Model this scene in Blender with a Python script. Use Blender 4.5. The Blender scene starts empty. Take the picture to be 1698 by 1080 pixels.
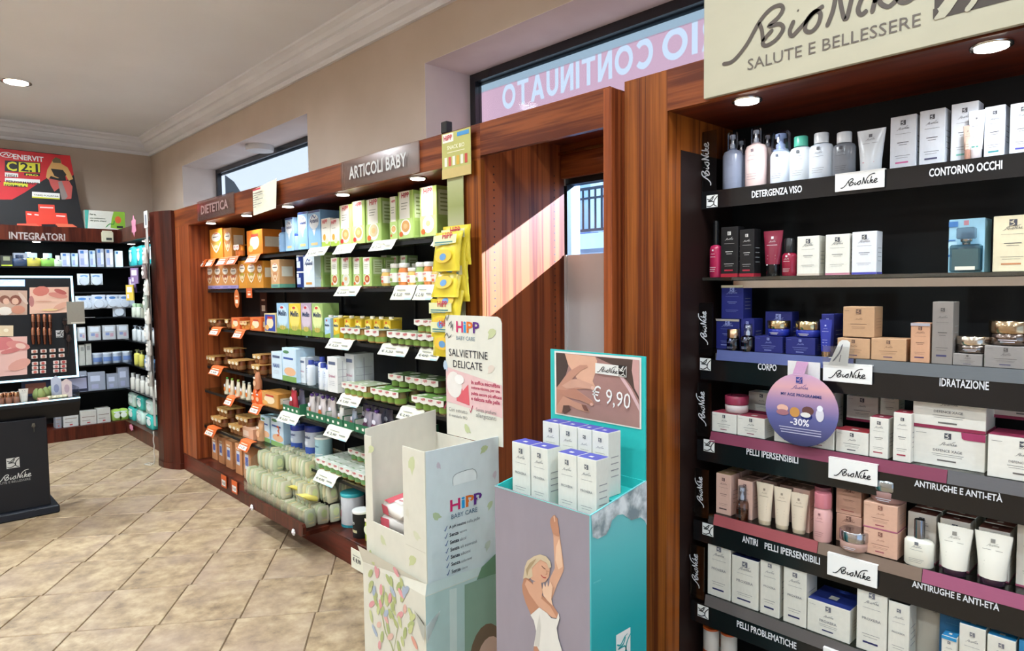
import bpy, bmesh, math, random
from mathutils import Vector, Matrix, Quaternion
random.seed(7)
SC = bpy.context.scene
COL = SC.collection

# ------------------------------------------------------------------ camera (photograph taken as 1698 x 1080)
FPX = 1113.8
YAW, PITCH, ROLL = math.radians(136.80866), math.radians(-3.24329), math.radians(-0.62817)
CAM = Vector((0, 0, 1.5))
_f = Vector((math.cos(YAW) * math.cos(PITCH), math.sin(YAW) * math.cos(PITCH), math.sin(PITCH)))
_r = Vector((math.sin(YAW), -math.cos(YAW), 0))
_u = _r.cross(_f)
RT = _r * math.cos(ROLL) + _u * math.sin(ROLL)
UP = -_r * math.sin(ROLL) + _u * math.cos(ROLL)
cam_d = bpy.data.cameras.new('camera')
cam_d.sensor_width = 36
cam_d.lens = FPX / 1698 * 36
cam_d.clip_start = .05
cam = bpy.data.objects.new('camera', cam_d)
COL.objects.link(cam)
cam.matrix_world = Matrix((
    (RT.x, UP.x, -_f.x, CAM.x), (RT.y, UP.y, -_f.y, CAM.y), (RT.z, UP.z, -_f.z, CAM.z), (0, 0, 0, 1)))
SC.camera = cam
SC.view_settings.view_transform = 'Standard'
SC.view_settings.look = 'None'
SC.view_settings.gamma = 1
SC.view_settings.use_curve_mapping = False
SC.view_settings.exposure = 0.40
LAMP_W = 46      # ceiling downlights
SPOT_W = 5.5     # shelf spots

# world: bright hazy daylight sky
world = bpy.data.worlds.new('sky')
SC.world = world
world.use_nodes = True
wn = world.node_tree.nodes
wb = wn['Background']
wb.inputs[0].default_value = (.72, .86, 1, 1)
wb.inputs[1].default_value = 1.7
# sun (slope measured from the light patch on the alcove side panel)
sun_d = bpy.data.lights.new('sun', 'SUN')
sun_d.energy = 85
sun_d.angle = .009
sun_d.color = (1, .93, .93)
sun = bpy.data.objects.new('sun', sun_d)
COL.objects.link(sun)
sdir = Vector((1.22, 1.0, .575))          # towards the sun
sun.rotation_euler = sdir.to_track_quat('Z', 'Y').to_euler()
sun.location = (3, 6, 6)


def at(x, y, X=None, Y=None, Z=None):
    """the point of the place seen at pixel (x, y) on the plane X=, Y= or Z="""
    d = _f + RT * ((x - 849) / FPX) - UP * ((y - 540) / FPX)
    if X is not None:
        t = (X - CAM.x) / d.x
    elif Y is not None:
        t = (Y - CAM.y) / d.y
    else:
        t = (Z - CAM.z) / d.z
    return CAM + d * t


def proj(p):
    v = Vector(p) - CAM
    w = v.dot(_f)
    if w < .05:
        return None
    return 849 + FPX * v.dot(RT) / w, 540 - FPX * v.dot(UP) / w


# ------------------------------------------------------------------ materials
MATS = {}


def lin(h):
    h = h.lstrip('#')
    o = []
    for i in (0, 2, 4):
        c = int(h[i:i + 2], 16) / 255
        o.append(c / 12.92 if c <= .04045 else ((c + .055) / 1.055) ** 2.4)
    return (*o, 1)


def newmat(name):
    m = bpy.data.materials.new(name)
    m.use_nodes = True
    nt = m.node_tree
    return m, nt, nt.nodes['Principled BSDF'], nt.nodes['Material Output']


def clearmat(name, col, gloss=.1, rough=.03, fres=.55):
    m, nt, b, out = newmat(name)
    nt.nodes.remove(b)
    t = nt.nodes.new('ShaderNodeBsdfTransparent')
    t.inputs[0].default_value = col
    g = nt.nodes.new('ShaderNodeBsdfGlossy')
    g.inputs[0].default_value = (1, 1, 1, 1)
    g.inputs['Roughness'].default_value = rough
    lw = nt.nodes.new('ShaderNodeLayerWeight')
    lw.inputs[0].default_value = .25
    ma = nt.nodes.new('ShaderNodeMath')
    ma.operation = 'MULTIPLY_ADD'
    ma.inputs[1].default_value = fres
    ma.inputs[2].default_value = gloss
    nt.links.new(lw.outputs['Fresnel'], ma.inputs[0])
    mx = nt.nodes.new('ShaderNodeMixShader')
    nt.links.new(ma.outputs[0], mx.inputs[0])
    nt.links.new(t.outputs[0], mx.inputs[1])
    nt.links.new(g.outputs[0], mx.inputs[2])
    nt.links.new(mx.outputs[0], out.inputs[0])
    return m


def M(spec):
    if spec in MATS:
        return MATS[spec]
    base, _, k = spec.partition('/')
    nm = 'mat_' + spec.replace('#', '').replace('/', '_')
    if k.startswith('g'):
        m = clearmat(nm, lin(base), .06)
        MATS[spec] = m
        return m
    if k.startswith('t'):        # translucent film lit from behind
        m, nt, b, out = newmat(nm)
        tr = nt.nodes.new('ShaderNodeBsdfTranslucent')
        tr.inputs[0].default_value = lin(base)
        tp = nt.nodes.new('ShaderNodeBsdfTransparent')
        tp.inputs[0].default_value = lin(base)
        mx = nt.nodes.new('ShaderNodeMixShader')
        mx.inputs[0].default_value = float(k[1:] or .5)
        nt.links.new(tr.outputs[0], mx.inputs[1])
        nt.links.new(tp.outputs[0], mx.inputs[2])
        nt.links.new(mx.outputs[0], out.inputs[0])
        MATS[spec] = m
        return m
    m, nt, b, out = newmat(nm)
    c = lin(base)
    b.inputs['Base Color'].default_value = c
    b.inputs['Roughness'].default_value = .5
    b.inputs['Specular IOR Level'].default_value = .35
    if k.startswith('e'):
        b.inputs['Emission Color'].default_value = c
        b.inputs['Emission Strength'].default_value = float(k[1:] or 1)
    elif k == 'p':
        b.inputs['Roughness'].default_value = .22
        b.inputs['Specular IOR Level'].default_value = .5
    elif k == 'm':
        b.inputs['Metallic'].default_value = 1
        b.inputs['Roughness'].default_value = .2
    elif k == 'd':
        b.inputs['Roughness'].default_value = .9
        b.inputs['Specular IOR Level'].default_value = .1
    else:   # printed card: the faintest mottling
        n = nt.nodes.new('ShaderNodeTexNoise')
        n.inputs['Scale'].default_value = 9
        hs = nt.nodes.new('ShaderNodeMixRGB')
        hs.blend_type = 'MULTIPLY'
        hs.inputs[0].default_value = .12
        hs.inputs[1].default_value = c
        nt.links.new(n.outputs['Fac'], hs.inputs[2])
        nt.links.new(hs.outputs[0], b.inputs['Base Color'])
    MATS[spec] = m
    return m


def wood(name, dark, light, scale, rough=.32):
    m, nt, b, out = newmat(name)
    tc = nt.nodes.new('ShaderNodeTexCoord')
    mp = nt.nodes.new('ShaderNodeMapping')
    mp.inputs['Scale'].default_value = scale
    nt.links.new(tc.outputs['Object'], mp.inputs[0])
    n1 = nt.nodes.new('ShaderNodeTexNoise')
    n1.inputs['Scale'].default_value = 1
    n1.inputs['Detail'].default_value = 4
    n1.inputs['Distortion'].default_value = .5
    nt.links.new(mp.outputs[0], n1.inputs[0])
    mp2 = nt.nodes.new('ShaderNodeMapping')
    mp2.inputs['Scale'].default_value = [s * 5 for s in scale]
    nt.links.new(tc.outputs['Object'], mp2.inputs[0])
    n2 = nt.nodes.new('ShaderNodeTexNoise')
    n2.inputs['Scale'].default_value = 1
    n2.inputs['Detail'].default_value = 3
    nt.links.new(mp2.outputs[0], n2.inputs[0])
    mx = nt.nodes.new('ShaderNodeMath')
    mx.operation = 'MULTIPLY_ADD'
    mx.inputs[1].default_value = .35
    nt.links.new(n2.outputs['Fac'], mx.inputs[0])
    nt.links.new(n1.outputs['Fac'], mx.inputs[2])
    cr = nt.nodes.new('ShaderNodeValToRGB')
    cr.color_ramp.elements[0].position = .54
    cr.color_ramp.elements[0].color = lin(dark)
    cr.color_ramp.elements[1].position = .78
    cr.color_ramp.elements[1].color = lin(light)
    nt.links.new(mx.outputs[0], cr.inputs[0])
    nt.links.new(cr.outputs[0], b.inputs['Base Color'])
    b.inputs['Roughness'].default_value = rough
    b.inputs['Specular IOR Level'].default_value = .22
    MATS[name] = m


wood('wood_v', '#5a260c', '#94521f', (34, 34, .6))
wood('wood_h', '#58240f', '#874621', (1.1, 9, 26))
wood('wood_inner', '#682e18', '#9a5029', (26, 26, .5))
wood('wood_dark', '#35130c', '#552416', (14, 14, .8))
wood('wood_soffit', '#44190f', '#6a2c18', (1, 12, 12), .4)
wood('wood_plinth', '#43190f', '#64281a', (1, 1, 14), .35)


def noisy(name, c1, c2, scale, rough=.85, bump=.0, detail=6, bscale=None):
    m, nt, b, out = newmat(name)
    tc = nt.nodes.new('ShaderNodeTexCoord')
    n = nt.nodes.new('ShaderNodeTexNoise')
    n.inputs['Scale'].default_value = scale
    n.inputs['Detail'].default_value = detail
    nt.links.new(tc.outputs['Object'], n.inputs[0])
    cr = nt.nodes.new('ShaderNodeValToRGB')
    cr.color_ramp.elements[0].position = .38
    cr.color_ramp.elements[0].color = lin(c1)
    cr.color_ramp.elements[1].position = .66
    cr.color_ramp.elements[1].color = lin(c2)
    nt.links.new(n.outputs['Fac'], cr.inputs[0])
    nt.links.new(cr.outputs[0], b.inputs['Base Color'])
    b.inputs['Roughness'].default_value = rough
    b.inputs['Specular IOR Level'].default_value = .3
    if bump:
        n2 = nt.nodes.new('ShaderNodeTexNoise')
        n2.inputs['Scale'].default_value = bscale or scale * 6
        nt.links.new(tc.outputs['Object'], n2.inputs[0])
        bp = nt.nodes.new('ShaderNodeBump')
        bp.inputs['Strength'].default_value = bump
        bp.inputs['Distance'].default_value = .004
        nt.links.new(n2.outputs['Fac'], bp.inputs['Height'])
        nt.links.new(bp.outputs[0], b.inputs['Normal'])
    MATS[name] = m
    return m


noisy('wall_paint', '#c5b3a2', '#ccbaaa', 2.2, .9, .15)
noisy('ceiling_paint', '#f0f1f5', '#f4f5f9', 1.5, .9, .05)
noisy('cornice_paint', '#ecebee', '#f2f1f4', 3, .8)
noisy('reveal_paint', '#dccfc9', '#e6dad4', 3, .85)
noisy('grout', '#75604a', '#8a745c', 12, .95)
noisy('black_back', '#0c0c0e', '#121214', 5, .6)
noisy('stucco_white', '#b4c6da', '#bed0e2', 3, .95)
noisy('marble_foam', '#7d8c92', '#dfe6e8', 26, .5, 0, 5)


def tile_mat():
    m, nt, b, out = newmat('floor_tile_stone')
    tc = nt.nodes.new('ShaderNodeTexCoord')
    ob = nt.nodes.new('ShaderNodeObjectInfo')
    ad = nt.nodes.new('ShaderNodeVectorMath')
    ad.operation = 'MULTIPLY_ADD'
    cmb = nt.nodes.new('ShaderNodeCombineXYZ')
    for i in range(3):
        nt.links.new(ob.outputs['Random'], cmb.inputs[i])
    ad.inputs[1].default_value = (37, 51, 13)
    nt.links.new(cmb.outputs[0], ad.inputs[0])
    nt.links.new(tc.outputs['Object'], ad.inputs[2])
    n = nt.nodes.new('ShaderNodeTexNoise')
    n.inputs['Scale'].default_value = 11
    n.inputs['Detail'].default_value = 10
    n.inputs['Roughness'].default_value = .66
    nt.links.new(ad.outputs[0], n.inputs[0])
    cr = nt.nodes.new('ShaderNodeValToRGB')
    e = cr.color_ramp.elements
    e[0].position = .3
    e[0].color = lin('#6e5b46')
    e[1].position = .7
    e[1].color = lin('#bda988')
    k = e.new(.5)
    k.color = lin('#a08869')
    nt.links.new(n.outputs['Fac'], cr.inputs[0])
    n3 = nt.nodes.new('ShaderNodeTexNoise')
    n3.inputs['Scale'].default_value = 2.5
    nt.links.new(ad.outputs[0], n3.inputs[0])
    mx = nt.nodes.new('ShaderNodeMixRGB')
    mx.inputs[2].default_value = lin('#a08a7a')
    mr = nt.nodes.new('ShaderNodeMapRange')
    mr.inputs[1].default_value = .45
    mr.inputs[2].default_value = .7
    mr.inputs[4].default_value = .55
    nt.links.new(n3.outputs['Fac'], mr.inputs[0])
    nt.links.new(mr.outputs[0], mx.inputs[0])
    nt.links.new(cr.outputs[0], mx.inputs[1])
    nt.links.new(mx.outputs[0], b.inputs['Base Color'])
    b.inputs['Roughness'].default_value = .42
    bp = nt.nodes.new('ShaderNodeBump')
    bp.inputs['Strength'].default_value = .25
    bp.inputs['Distance'].default_value = .003
    nt.links.new(n.outputs['Fac'], bp.inputs['Height'])
    nt.links.new(bp.outputs[0], b.inputs['Normal'])
    MATS['tile'] = m


tile_mat()
MATS['glass'] = clearmat('shelf_glass', (.86, .94, .92, 1), .08)
MATS['plexi'] = clearmat('clear_acrylic', (.95, .96, .96, 1), .05)
MATS['pane'] = clearmat('high_window_glass', (.94, .97, .99, 1), .0, .05, .02)
MATS['plexi_dim'] = clearmat('smoked_acrylic', (.5, .5, .52, 1), .05)
MATS['bluefilm'] = clearmat('window_pane_glass', (.66, .83, 1, 1), .02)


def grad(name, stops, axis=2, rough=.4):
    """a printed colour gradient (the artwork itself) along the object's own bounding box"""
    m, nt, b, out = newmat(name)
    tc = nt.nodes.new('ShaderNodeTexCoord')
    sx = nt.nodes.new('ShaderNodeSeparateXYZ')
    nt.links.new(tc.outputs['Generated'], sx.inputs[0])
    cr = nt.nodes.new('ShaderNodeValToRGB')
    e = cr.color_ramp.elements
    e[0].position, e[0].color = stops[0][0], lin(stops[0][1])
    e[1].position, e[1].color = stops[-1][0], lin(stops[-1][1])
    for p, c in stops[1:-1]:
        k = e.new(p)
        k.color = lin(c)
    nt.links.new(sx.outputs[axis], cr.inputs[0])
    nt.links.new(cr.outputs[0], b.inputs['Base Color'])
    b.inputs['Roughness'].default_value = rough
    MATS[name] = m


grad('wobbler_print', [(0, '#2b2d52'), (.4, '#5d5f95'), (.62, '#a585a8'), (.8, '#d9a3a8'), (1, '#c79fc0')])
grad('teal_print', [(0, '#3fb0b4'), (.3, '#1c9aa2'), (.6, '#1fa3a8'), (.8, '#4fb9bd'), (1, '#7cc4c8')])
grad('strip_print', [(0, '#7e8a55'), (.25, '#c9c8a8'), (.4, '#6e7c42'), (.6, '#cfc9ae'), (.8, '#8f9557'), (1, '#b9b78a')])


# ------------------------------------------------------------------ text and line art (flat print)
TEXTS = {}


def text_geo(s, bold=False, shear=0):
    key = (s, bold, shear)
    if key not in TEXTS:
        cu = bpy.data.curves.new('t', 'FONT')
        cu.body = s
        cu.size = 1
        cu.resolution_u = 2
        cu.shear = shear
        if bold:
            cu.offset = .022 if bold is True else bold
        ob = bpy.data.objects.new('t', cu)
        COL.objects.link(ob)
        bpy.context.view_layer.update()
        dg = bpy.context.evaluated_depsgraph_get()
        me = bpy.data.meshes.new_from_object(ob.evaluated_get(dg))
        vs = [(v.co.x, v.co.y) for v in me.vertices]
        fs = [tuple(p.vertices) for p in me.polygons]
        bpy.data.objects.remove(ob)
        bpy.data.curves.remove(cu)
        bpy.data.meshes.remove(me)
        x0 = min(v[0] for v in vs)
        x1 = max(v[0] for v in vs)
        y0 = min(v[1] for v in vs)
        y1 = max(v[1] for v in vs)
        TEXTS[key] = ([(v[0] - x0, v[1] - y0) for v in vs], fs, x1 - x0, y1 - y0)
    return TEXTS[key]


def catmull(pts, n=3):
    if len(pts) < 3:
        return pts
    P = [pts[0]] + list(pts) + [pts[-1]]
    out = []
    for i in range(1, len(P) - 2):
        for k in range(n):
            t = k / n
            a, b, c, d = P[i - 1], P[i], P[i + 1], P[i + 2]
            out.append(tuple(.5 * (2 * b[j] + (c[j] - a[j]) * t + (2 * a[j] - 5 * b[j] + 4 * c[j] - d[j]) * t * t
                                   + (3 * b[j] - a[j] - 3 * c[j] + d[j]) * t ** 3) for j in (0, 1)))
    out.append(tuple(pts[-1]))
    return out


def ribbon(pts, w):
    vs, fs = [], []
    n = len(pts)
    for i, p in enumerate(pts):
        a = pts[max(i - 1, 0)]
        b = pts[min(i + 1, n - 1)]
        dx, dy = b[0] - a[0], b[1] - a[1]
        L = math.hypot(dx, dy) or 1
        ww = w * (1 if 0 < i < n - 1 else .5)
        vs += [(p[0] - dy / L * ww / 2, p[1] + dx / L * ww / 2), (p[0] + dy / L * ww / 2, p[1] - dx / L * ww / 2)]
        if i:
            k = 2 * i
            fs.append((k - 2, k - 1, k + 1, k))
    return vs, fs


def strokes_geo(strokes, w, n=3):
    V, F = [], []
    for s in strokes:
        vs, fs = ribbon(catmull(s, n), w)
        o = len(V)
        V += vs
        F += [tuple(i + o for i in f) for f in fs]
    return V, F


_S = [[(1035, 178), (1062, 180), (1095, 155), (1125, 115), (1150, 96), (1172, 95), (1180, 106), (1170, 120), (1148, 132), (1172, 136), (1181, 150), (1165, 168), (1142, 173), (1135, 161), (1158, 142)],
      [(1125, 115), (1132, 135), (1135, 161)],
      [(1205, 140), (1196, 160), (1201, 173), (1216, 164), (1235, 150), (1250, 139), (1261, 148), (1257, 168), (1243, 179), (1230, 172), (1231, 156), (1240, 144), (1252, 139), (1268, 134)],
      [(1212, 122), (1215, 124)],
      [(1274, 182), (1287, 150), (1296, 105), (1303, 150), (1313, 180), (1328, 130), (1355, 97), (1392, 82), (1420, 84)],
      [(1345, 145), (1336, 168), (1342, 182), (1354, 177)], [(1352, 126), (1355, 128)],
      [(1383, 108), (1371, 150), (1362, 188)], [(1365, 168), (1385, 150), (1393, 158), (1376, 168), (1392, 186), (1410, 176)],
      [(1408, 174), (1430, 166), (1440, 152), (1428, 146), (1412, 158), (1409, 178), (1424, 190), (1450, 180)]]
_SC = [[((x - 1035) / 415, (190 - y) / 415 + .089 * (x - 1035) / 415) for x, y in s] for s in _S]
SCRIPT = strokes_geo(_SC, .025, 4)
SCRIPT_LO = strokes_geo(_SC, .022, 1)
_EM = [[(.05, .72), (.3, .62), (.62, .9), (.5, .6), (.12, .5), (.55, .48), (.68, .3), (.35, .08), (.02, .12)],
       [(1, .88), (.72, .55), (.7, .2), (.95, .05)], [(.62, .9), (.78, .95)]]
EMB = strokes_geo(_EM, .075, 3)
EMB_LO = strokes_geo(_EM[:1], .1, 1)
_LEAF = [(0, .1), (.25, .55), (.2, .8), (.5, 1), (.8, .85), (1, .5), (.85, .2), (.5, .02), (.2, .12)]


class MB:
    """collects shapes of several materials into one mesh"""

    def __init__(s):
        s.v, s.f, s.m, s.s, s.names = [], [], [], [], []

    def mi(s, mat):
        if mat not in s.names:
            s.names.append(mat)
        return s.names.index(mat)

    def add(s, vs, fs, mat, smooth=False):
        o = len(s.v)
        s.v += [tuple(v) for v in vs]
        k = s.mi(mat)
        for f in fs:
            s.f.append(tuple(i + o for i in f))
            s.m.append(k)
            s.s.append(smooth)
        return s

    def box(s, x0, x1, y0, y1, z0, z1, mat, ch=0):
        if ch <= 0:
            vs = [(x, y, z) for z in (z0, z1) for y in (y0, y1) for x in (x0, x1)]
            fs = [(0, 1, 5, 4), (1, 3, 7, 5), (3, 2, 6, 7), (2, 0, 4, 6), (4, 5, 7, 6), (2, 3, 1, 0)]
            return s.add(vs, fs, mat)
        c = min(ch, (x1 - x0) / 3, (y1 - y0) / 3, (z1 - z0) / 3)
        vs, idx = [], {}
        for ix, x, xi in ((0, x0, x0 + c), (1, x1, x1 - c)):
            for iy, y, yi in ((0, y0, y0 + c), (1, y1, y1 - c)):
                for iz, z, zi in ((0, z0, z0 + c), (1, z1, z1 - c)):
                    for a, p in (('x', (x, yi, zi)), ('y', (xi, y, zi)), ('z', (xi, yi, z))):
                        idx[(a, ix, iy, iz)] = len(vs)
                        vs.append(p)
        fs = []
        for i in (0, 1):
            q = [idx[('x', i, a, b)] for a, b in ((0, 0), (1, 0), (1, 1), (0, 1))]
            fs.append(q if i else q[::-1])
            q = [idx[('y', a, i, b)] for a, b in ((0, 0), (1, 0), (1, 1), (0, 1))]
            fs.append(q[::-1] if i else q)
            q = [idx[('z', a, b, i)] for a, b in ((0, 0), (1, 0), (1, 1), (0, 1))]
            fs.append(q if i else q[::-1])
        for i in (0, 1):
            for j in (0, 1):
                q = [idx[('x', i, j, 0)], idx[('x', i, j, 1)], idx[('y', i, j, 1)], idx[('y', i, j, 0)]]
                fs.append(q if i != j else q[::-1])
                q = [idx[('x', i, 0, j)], idx[('x', i, 1, j)], idx[('z', i, 1, j)], idx[('z', i, 0, j)]]
                fs.append(q if i == j else q[::-1])
                q = [idx[('y', 0, i, j)], idx[('y', 1, i, j)], idx[('z', 1, i, j)], idx[('z', 0, i, j)]]
                fs.append(q if i != j else q[::-1])
        for i in (0, 1):
            for j in (0, 1):
                for k in (0, 1):
                    q = [idx[('x', i, j, k)], idx[('y', i, j, k)], idx[('z', i, j, k)]]
                    fs.append(q if (i + j + k) % 2 == 1 else q[::-1])
        return s.add(vs, fs, mat)

    def lathe(s, prof, mat, c=(0, 0), seg=16, ex=1, ey=1, smooth=True, axis='z', z0=0):
        """profile of (radius, height); ex/ey squash it; closed with caps"""
        vs, fs = [], []
        n = len(prof)
        for r, z in prof:
            for k in range(seg):
                a = 2 * math.pi * k / seg
                p = (c[0] + r * ex * math.cos(a), c[1] + r * ey * math.sin(a), z + z0)
                if axis == 'y':
                    p = (c[0] + r * ex * math.cos(a), z, c[1] + r * ey * math.sin(a))
                vs.append(p)
        for i in range(n - 1):
            for k in range(seg):
                k2 = (k + 1) % seg
                q = (i * seg + k, i * seg + k2, (i + 1) * seg + k2, (i + 1) * seg + k)
                fs.append(q if axis == 'z' else q[::-1])
        s.add(vs, fs, mat, smooth)
        lo = tuple(range(seg))[::-1]
        hi = tuple(range((n - 1) * seg, n * seg))
        s.add(vs[:seg], [lo if axis == 'z' else lo[::-1]], mat)
        s.add(vs[-seg:], [tuple(range(seg)) if axis == 'z' else tuple(range(seg))[::-1]], mat)
        return s

    def loft(s, rings, mat, smooth=True, caps=True):
        n = len(rings[0])
        vs = [p for r in rings for p in r]
        fs = []
        for i in range(len(rings) - 1):
            for k in range(n):
                k2 = (k + 1) % n
                fs.append((i * n + k, i * n + k2, (i + 1) * n + k2, (i + 1) * n + k))
        s.add(vs, fs, mat, smooth)
        if caps:
            s.add(rings[0], [tuple(range(n))[::-1]], mat)
            s.add(rings[-1], [tuple(range(n))], mat)
        return s

    def prism(s, pts, axis, a, b, mat):
        """extrude a polygon; axis 'y': pts (x,z); 'x': pts (y,z); 'z': pts (x,y)"""
        mk = {'y': lambda p, t: (p[0], t, p[1]), 'x': lambda p, t: (t, p[0], p[1]), 'z': lambda p, t: (p[0], p[1], t)}[axis]
        n = len(pts)
        vs = [mk(p, a) for p in pts] + [mk(p, b) for p in pts]
        fs = [tuple(range(n)), tuple(range(2 * n - 1, n - 1, -1))]
        fs += [(i, i + n, (i + 1) % n + n, (i + 1) % n) for i in range(n)]
        return s.add(vs, fs, mat)

    def tube(s, pts, r, mat, seg=8):
        rings = []
        for i, p in enumerate(pts):
            p = Vector(p)
            d = (Vector(pts[min(i + 1, len(pts) - 1)]) - Vector(pts[max(i - 1, 0)])).normalized()
            a = d.orthogonal().normalized()
            if rings:
                a = (pa - d * pa.dot(d)).normalized()
            pa = a
            b = d.cross(a)
            rr = r[i] if isinstance(r, (list, tuple)) else r
            rings.append([p + (a * math.cos(t) + b * math.sin(t)) * rr for t in [2 * math.pi * k / seg for k in range(seg)]])
        return s.loft(rings, mat)

    def build(s, name, parent=None, loc=None, rz=0):
        me = s.mesh(name)
        return link(name, me, parent, loc, rz)

    def mesh(s, name):
        me = bpy.data.meshes.new(name)
        me.from_pydata(s.v, [], s.f)
        for n in s.names:
            me.materials.append(M(n))
        me.polygons.foreach_set('material_index', s.m)
        me.polygons.foreach_set('use_smooth', s.s)
        me.update()
        return me


def link(name, me, parent=None, loc=None, rz=0):
    o = bpy.data.objects.new(name, me)
    COL.objects.link(o)
    if parent is not None:
        o.parent = parent
    if loc is not None:
        o.location = loc
    if rz:
        o.rotation_euler = (0, 0, rz)
    return o


def empty(name, loc=(0, 0, 0), rz=0):
    o = bpy.data.objects.new(name, None)
    o.empty_display_size = .05
    COL.objects.link(o)
    o.location = loc
    o.rotation_euler = (0, 0, rz)
    return o


def tag(o, label=None, cat=None, group=None, kind=None):
    if label:
        o['label'] = label
    if cat:
        o['category'] = cat
    if group:
        o['group'] = group
    if kind:
        o['kind'] = kind
    return o


class Face:
    """a flat print area: origin, u and v axes; things are printed a hair above the surface"""

    def __init__(s, mb, O, U, V, lift=.0006):
        s.mb, s.O, s.U, s.V = mb, Vector(O), Vector(U), Vector(V)
        s.N = s.U.cross(s.V).normalized()
        s.k = lift
        s.cnt = 0

    def P(s, u, v, layer=1):
        return s.O + s.U * u + s.V * v + s.N * (s.k * layer + 1.2e-5 * s.cnt)

    def rect(s, u0, v0, u1, v1, mat, layer=1):
        s.mb.add([s.P(u0, v0, layer), s.P(u1, v0, layer), s.P(u1, v1, layer), s.P(u0, v1, layer)], [(0, 1, 2, 3)], mat)

    def poly(s, pts, mat, layer=1):
        s.cnt += 1
        s.mb.add([s.P(u, v, layer) for u, v in pts], [tuple(range(len(pts)))], mat)

    def ell(s, cu, cv, ru, rv, mat, layer=1, n=14, rot=0):
        c, sn = math.cos(rot), math.sin(rot)
        pts = []
        for k in range(n):
            a = 2 * math.pi * k / n
            x, y = ru * math.cos(a), rv * math.sin(a)
            pts.append((cu + x * c - y * sn, cv + x * sn + y * c))
        s.poly(pts, mat, layer)

    def geo(s, g, u, v, sc, mat, layer=2, rot=0, sy=None):
        c, sn = math.cos(rot), math.sin(rot)
        sy = sy or sc
        s.mb.add([s.P(u + x * sc * c - y * sy * sn, v + x * sc * sn + y * sy * c, layer) for x, y in g[0]], g[1], mat)

    def text(s, t, u, v, width, mat, bold=False, layer=2, h=None, align='l', shear=0, rot=0):
        g = text_geo(t, bold, shear)
        sc = width / g[2]
        sy = h / g[3] if h else sc
        if align == 'c':
            u -= width / 2
        s.geo(g, u, v, sc, mat, layer, rot, sy)

    def line(s, pts, w, mat, layer=2, n=3):
        g = strokes_geo([pts], w, n)
        s.mb.add([s.P(x, y, layer) for x, y in g[0]], g[1], mat)

    def script(s, u, v, width, mat, layer=2, hi=False, rot=0):
        s.geo(SCRIPT if hi else SCRIPT_LO, u, v, width, mat, layer, rot)

    def emblem(s, u, v, size, bg, fg, layer=2, hi=False):
        s.rect(u, v, u + size, v + size, bg, layer)
        s.geo(EMB if hi else EMB_LO, u, v, size, fg, layer + 1)

    def leaf(s, u, v, size, mat, rot=0, layer=1, w=.6):
        s.geo((_LEAFG[0], _LEAFG[1]), u, v, size, mat, layer, rot, size * w)


_LEAFG = ([(x - .5, y - .5) for x, y in _LEAF], [tuple(range(len(_LEAF)))])


def front(mb, w, h, d=0, **k):
    """front face of a product standing at its local origin, facing -Y"""
    return Face(mb, (-w / 2, 0, 0), (1, 0, 0), (0, 0, 1), **k)


def side(mb, w, h, d):
    return Face(mb, (w / 2, 0, 0), (0, 1, 0), (0, 0, 1))


def top(mb, w, h, d):
    return Face(mb, (-w / 2, 0, h), (1, 0, 0), (0, 1, 0))


# ------------------------------------------------------------------ products: spawn(), shared meshes, labels
CACHE = {}
REG = []          # (object, base label, unit anchor, sort key)
ORD = ['first', 'second', 'third', 'fourth', 'fifth', 'sixth', 'seventh', 'eighth', 'ninth', 'tenth', 'eleventh', 'twelfth', 'thirteenth', 'fourteenth', 'fifteenth', 'sixteenth']


def spawn(key, fn, name, loc, label, cat, group=None, rz=0, anchor=None, keyf=None):
    if key not in CACHE:
        CACHE[key] = [(n, mb.mesh(n), par, pos) for n, mb, par, pos in fn()]
    objs = []
    for i, (n, me, par, pos) in enumerate(CACHE[key]):
        if i == 0:
            o = link(name, me, None, loc, rz)
        else:
            o = link(n, me, objs[par], pos)
        objs.append(o)
    r = objs[0]
    tag(r, label, cat, group)
    if anchor:
        REG.append((r, label, anchor, keyf(r) if keyf else (r.location.x, r.location.z)))
    return r


def finish_labels():
    by = {}
    for r, l, a, k in REG:
        by.setdefault((l, a), []).append((k, r))
    for (l, a), L in by.items():
        if len(L) < 2:
            continue
        L.sort(key=lambda t: t[0])
        for i, (_, r) in enumerate(L):
            if len(L) == 2:
                w = ('nearer ' + a) if i == 0 else ('farther from ' + a)
            else:
                w = ORD[min(i, 15)] + ' from ' + a
            r['label'] = l + ', ' + w
            if len(r['label'].replace(',', '').split()) > 16:
                r['label'] = r['label'].replace(' on the ', ' on ').replace(' in the ', ' in ')


INK = '#4a4a52'


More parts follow.
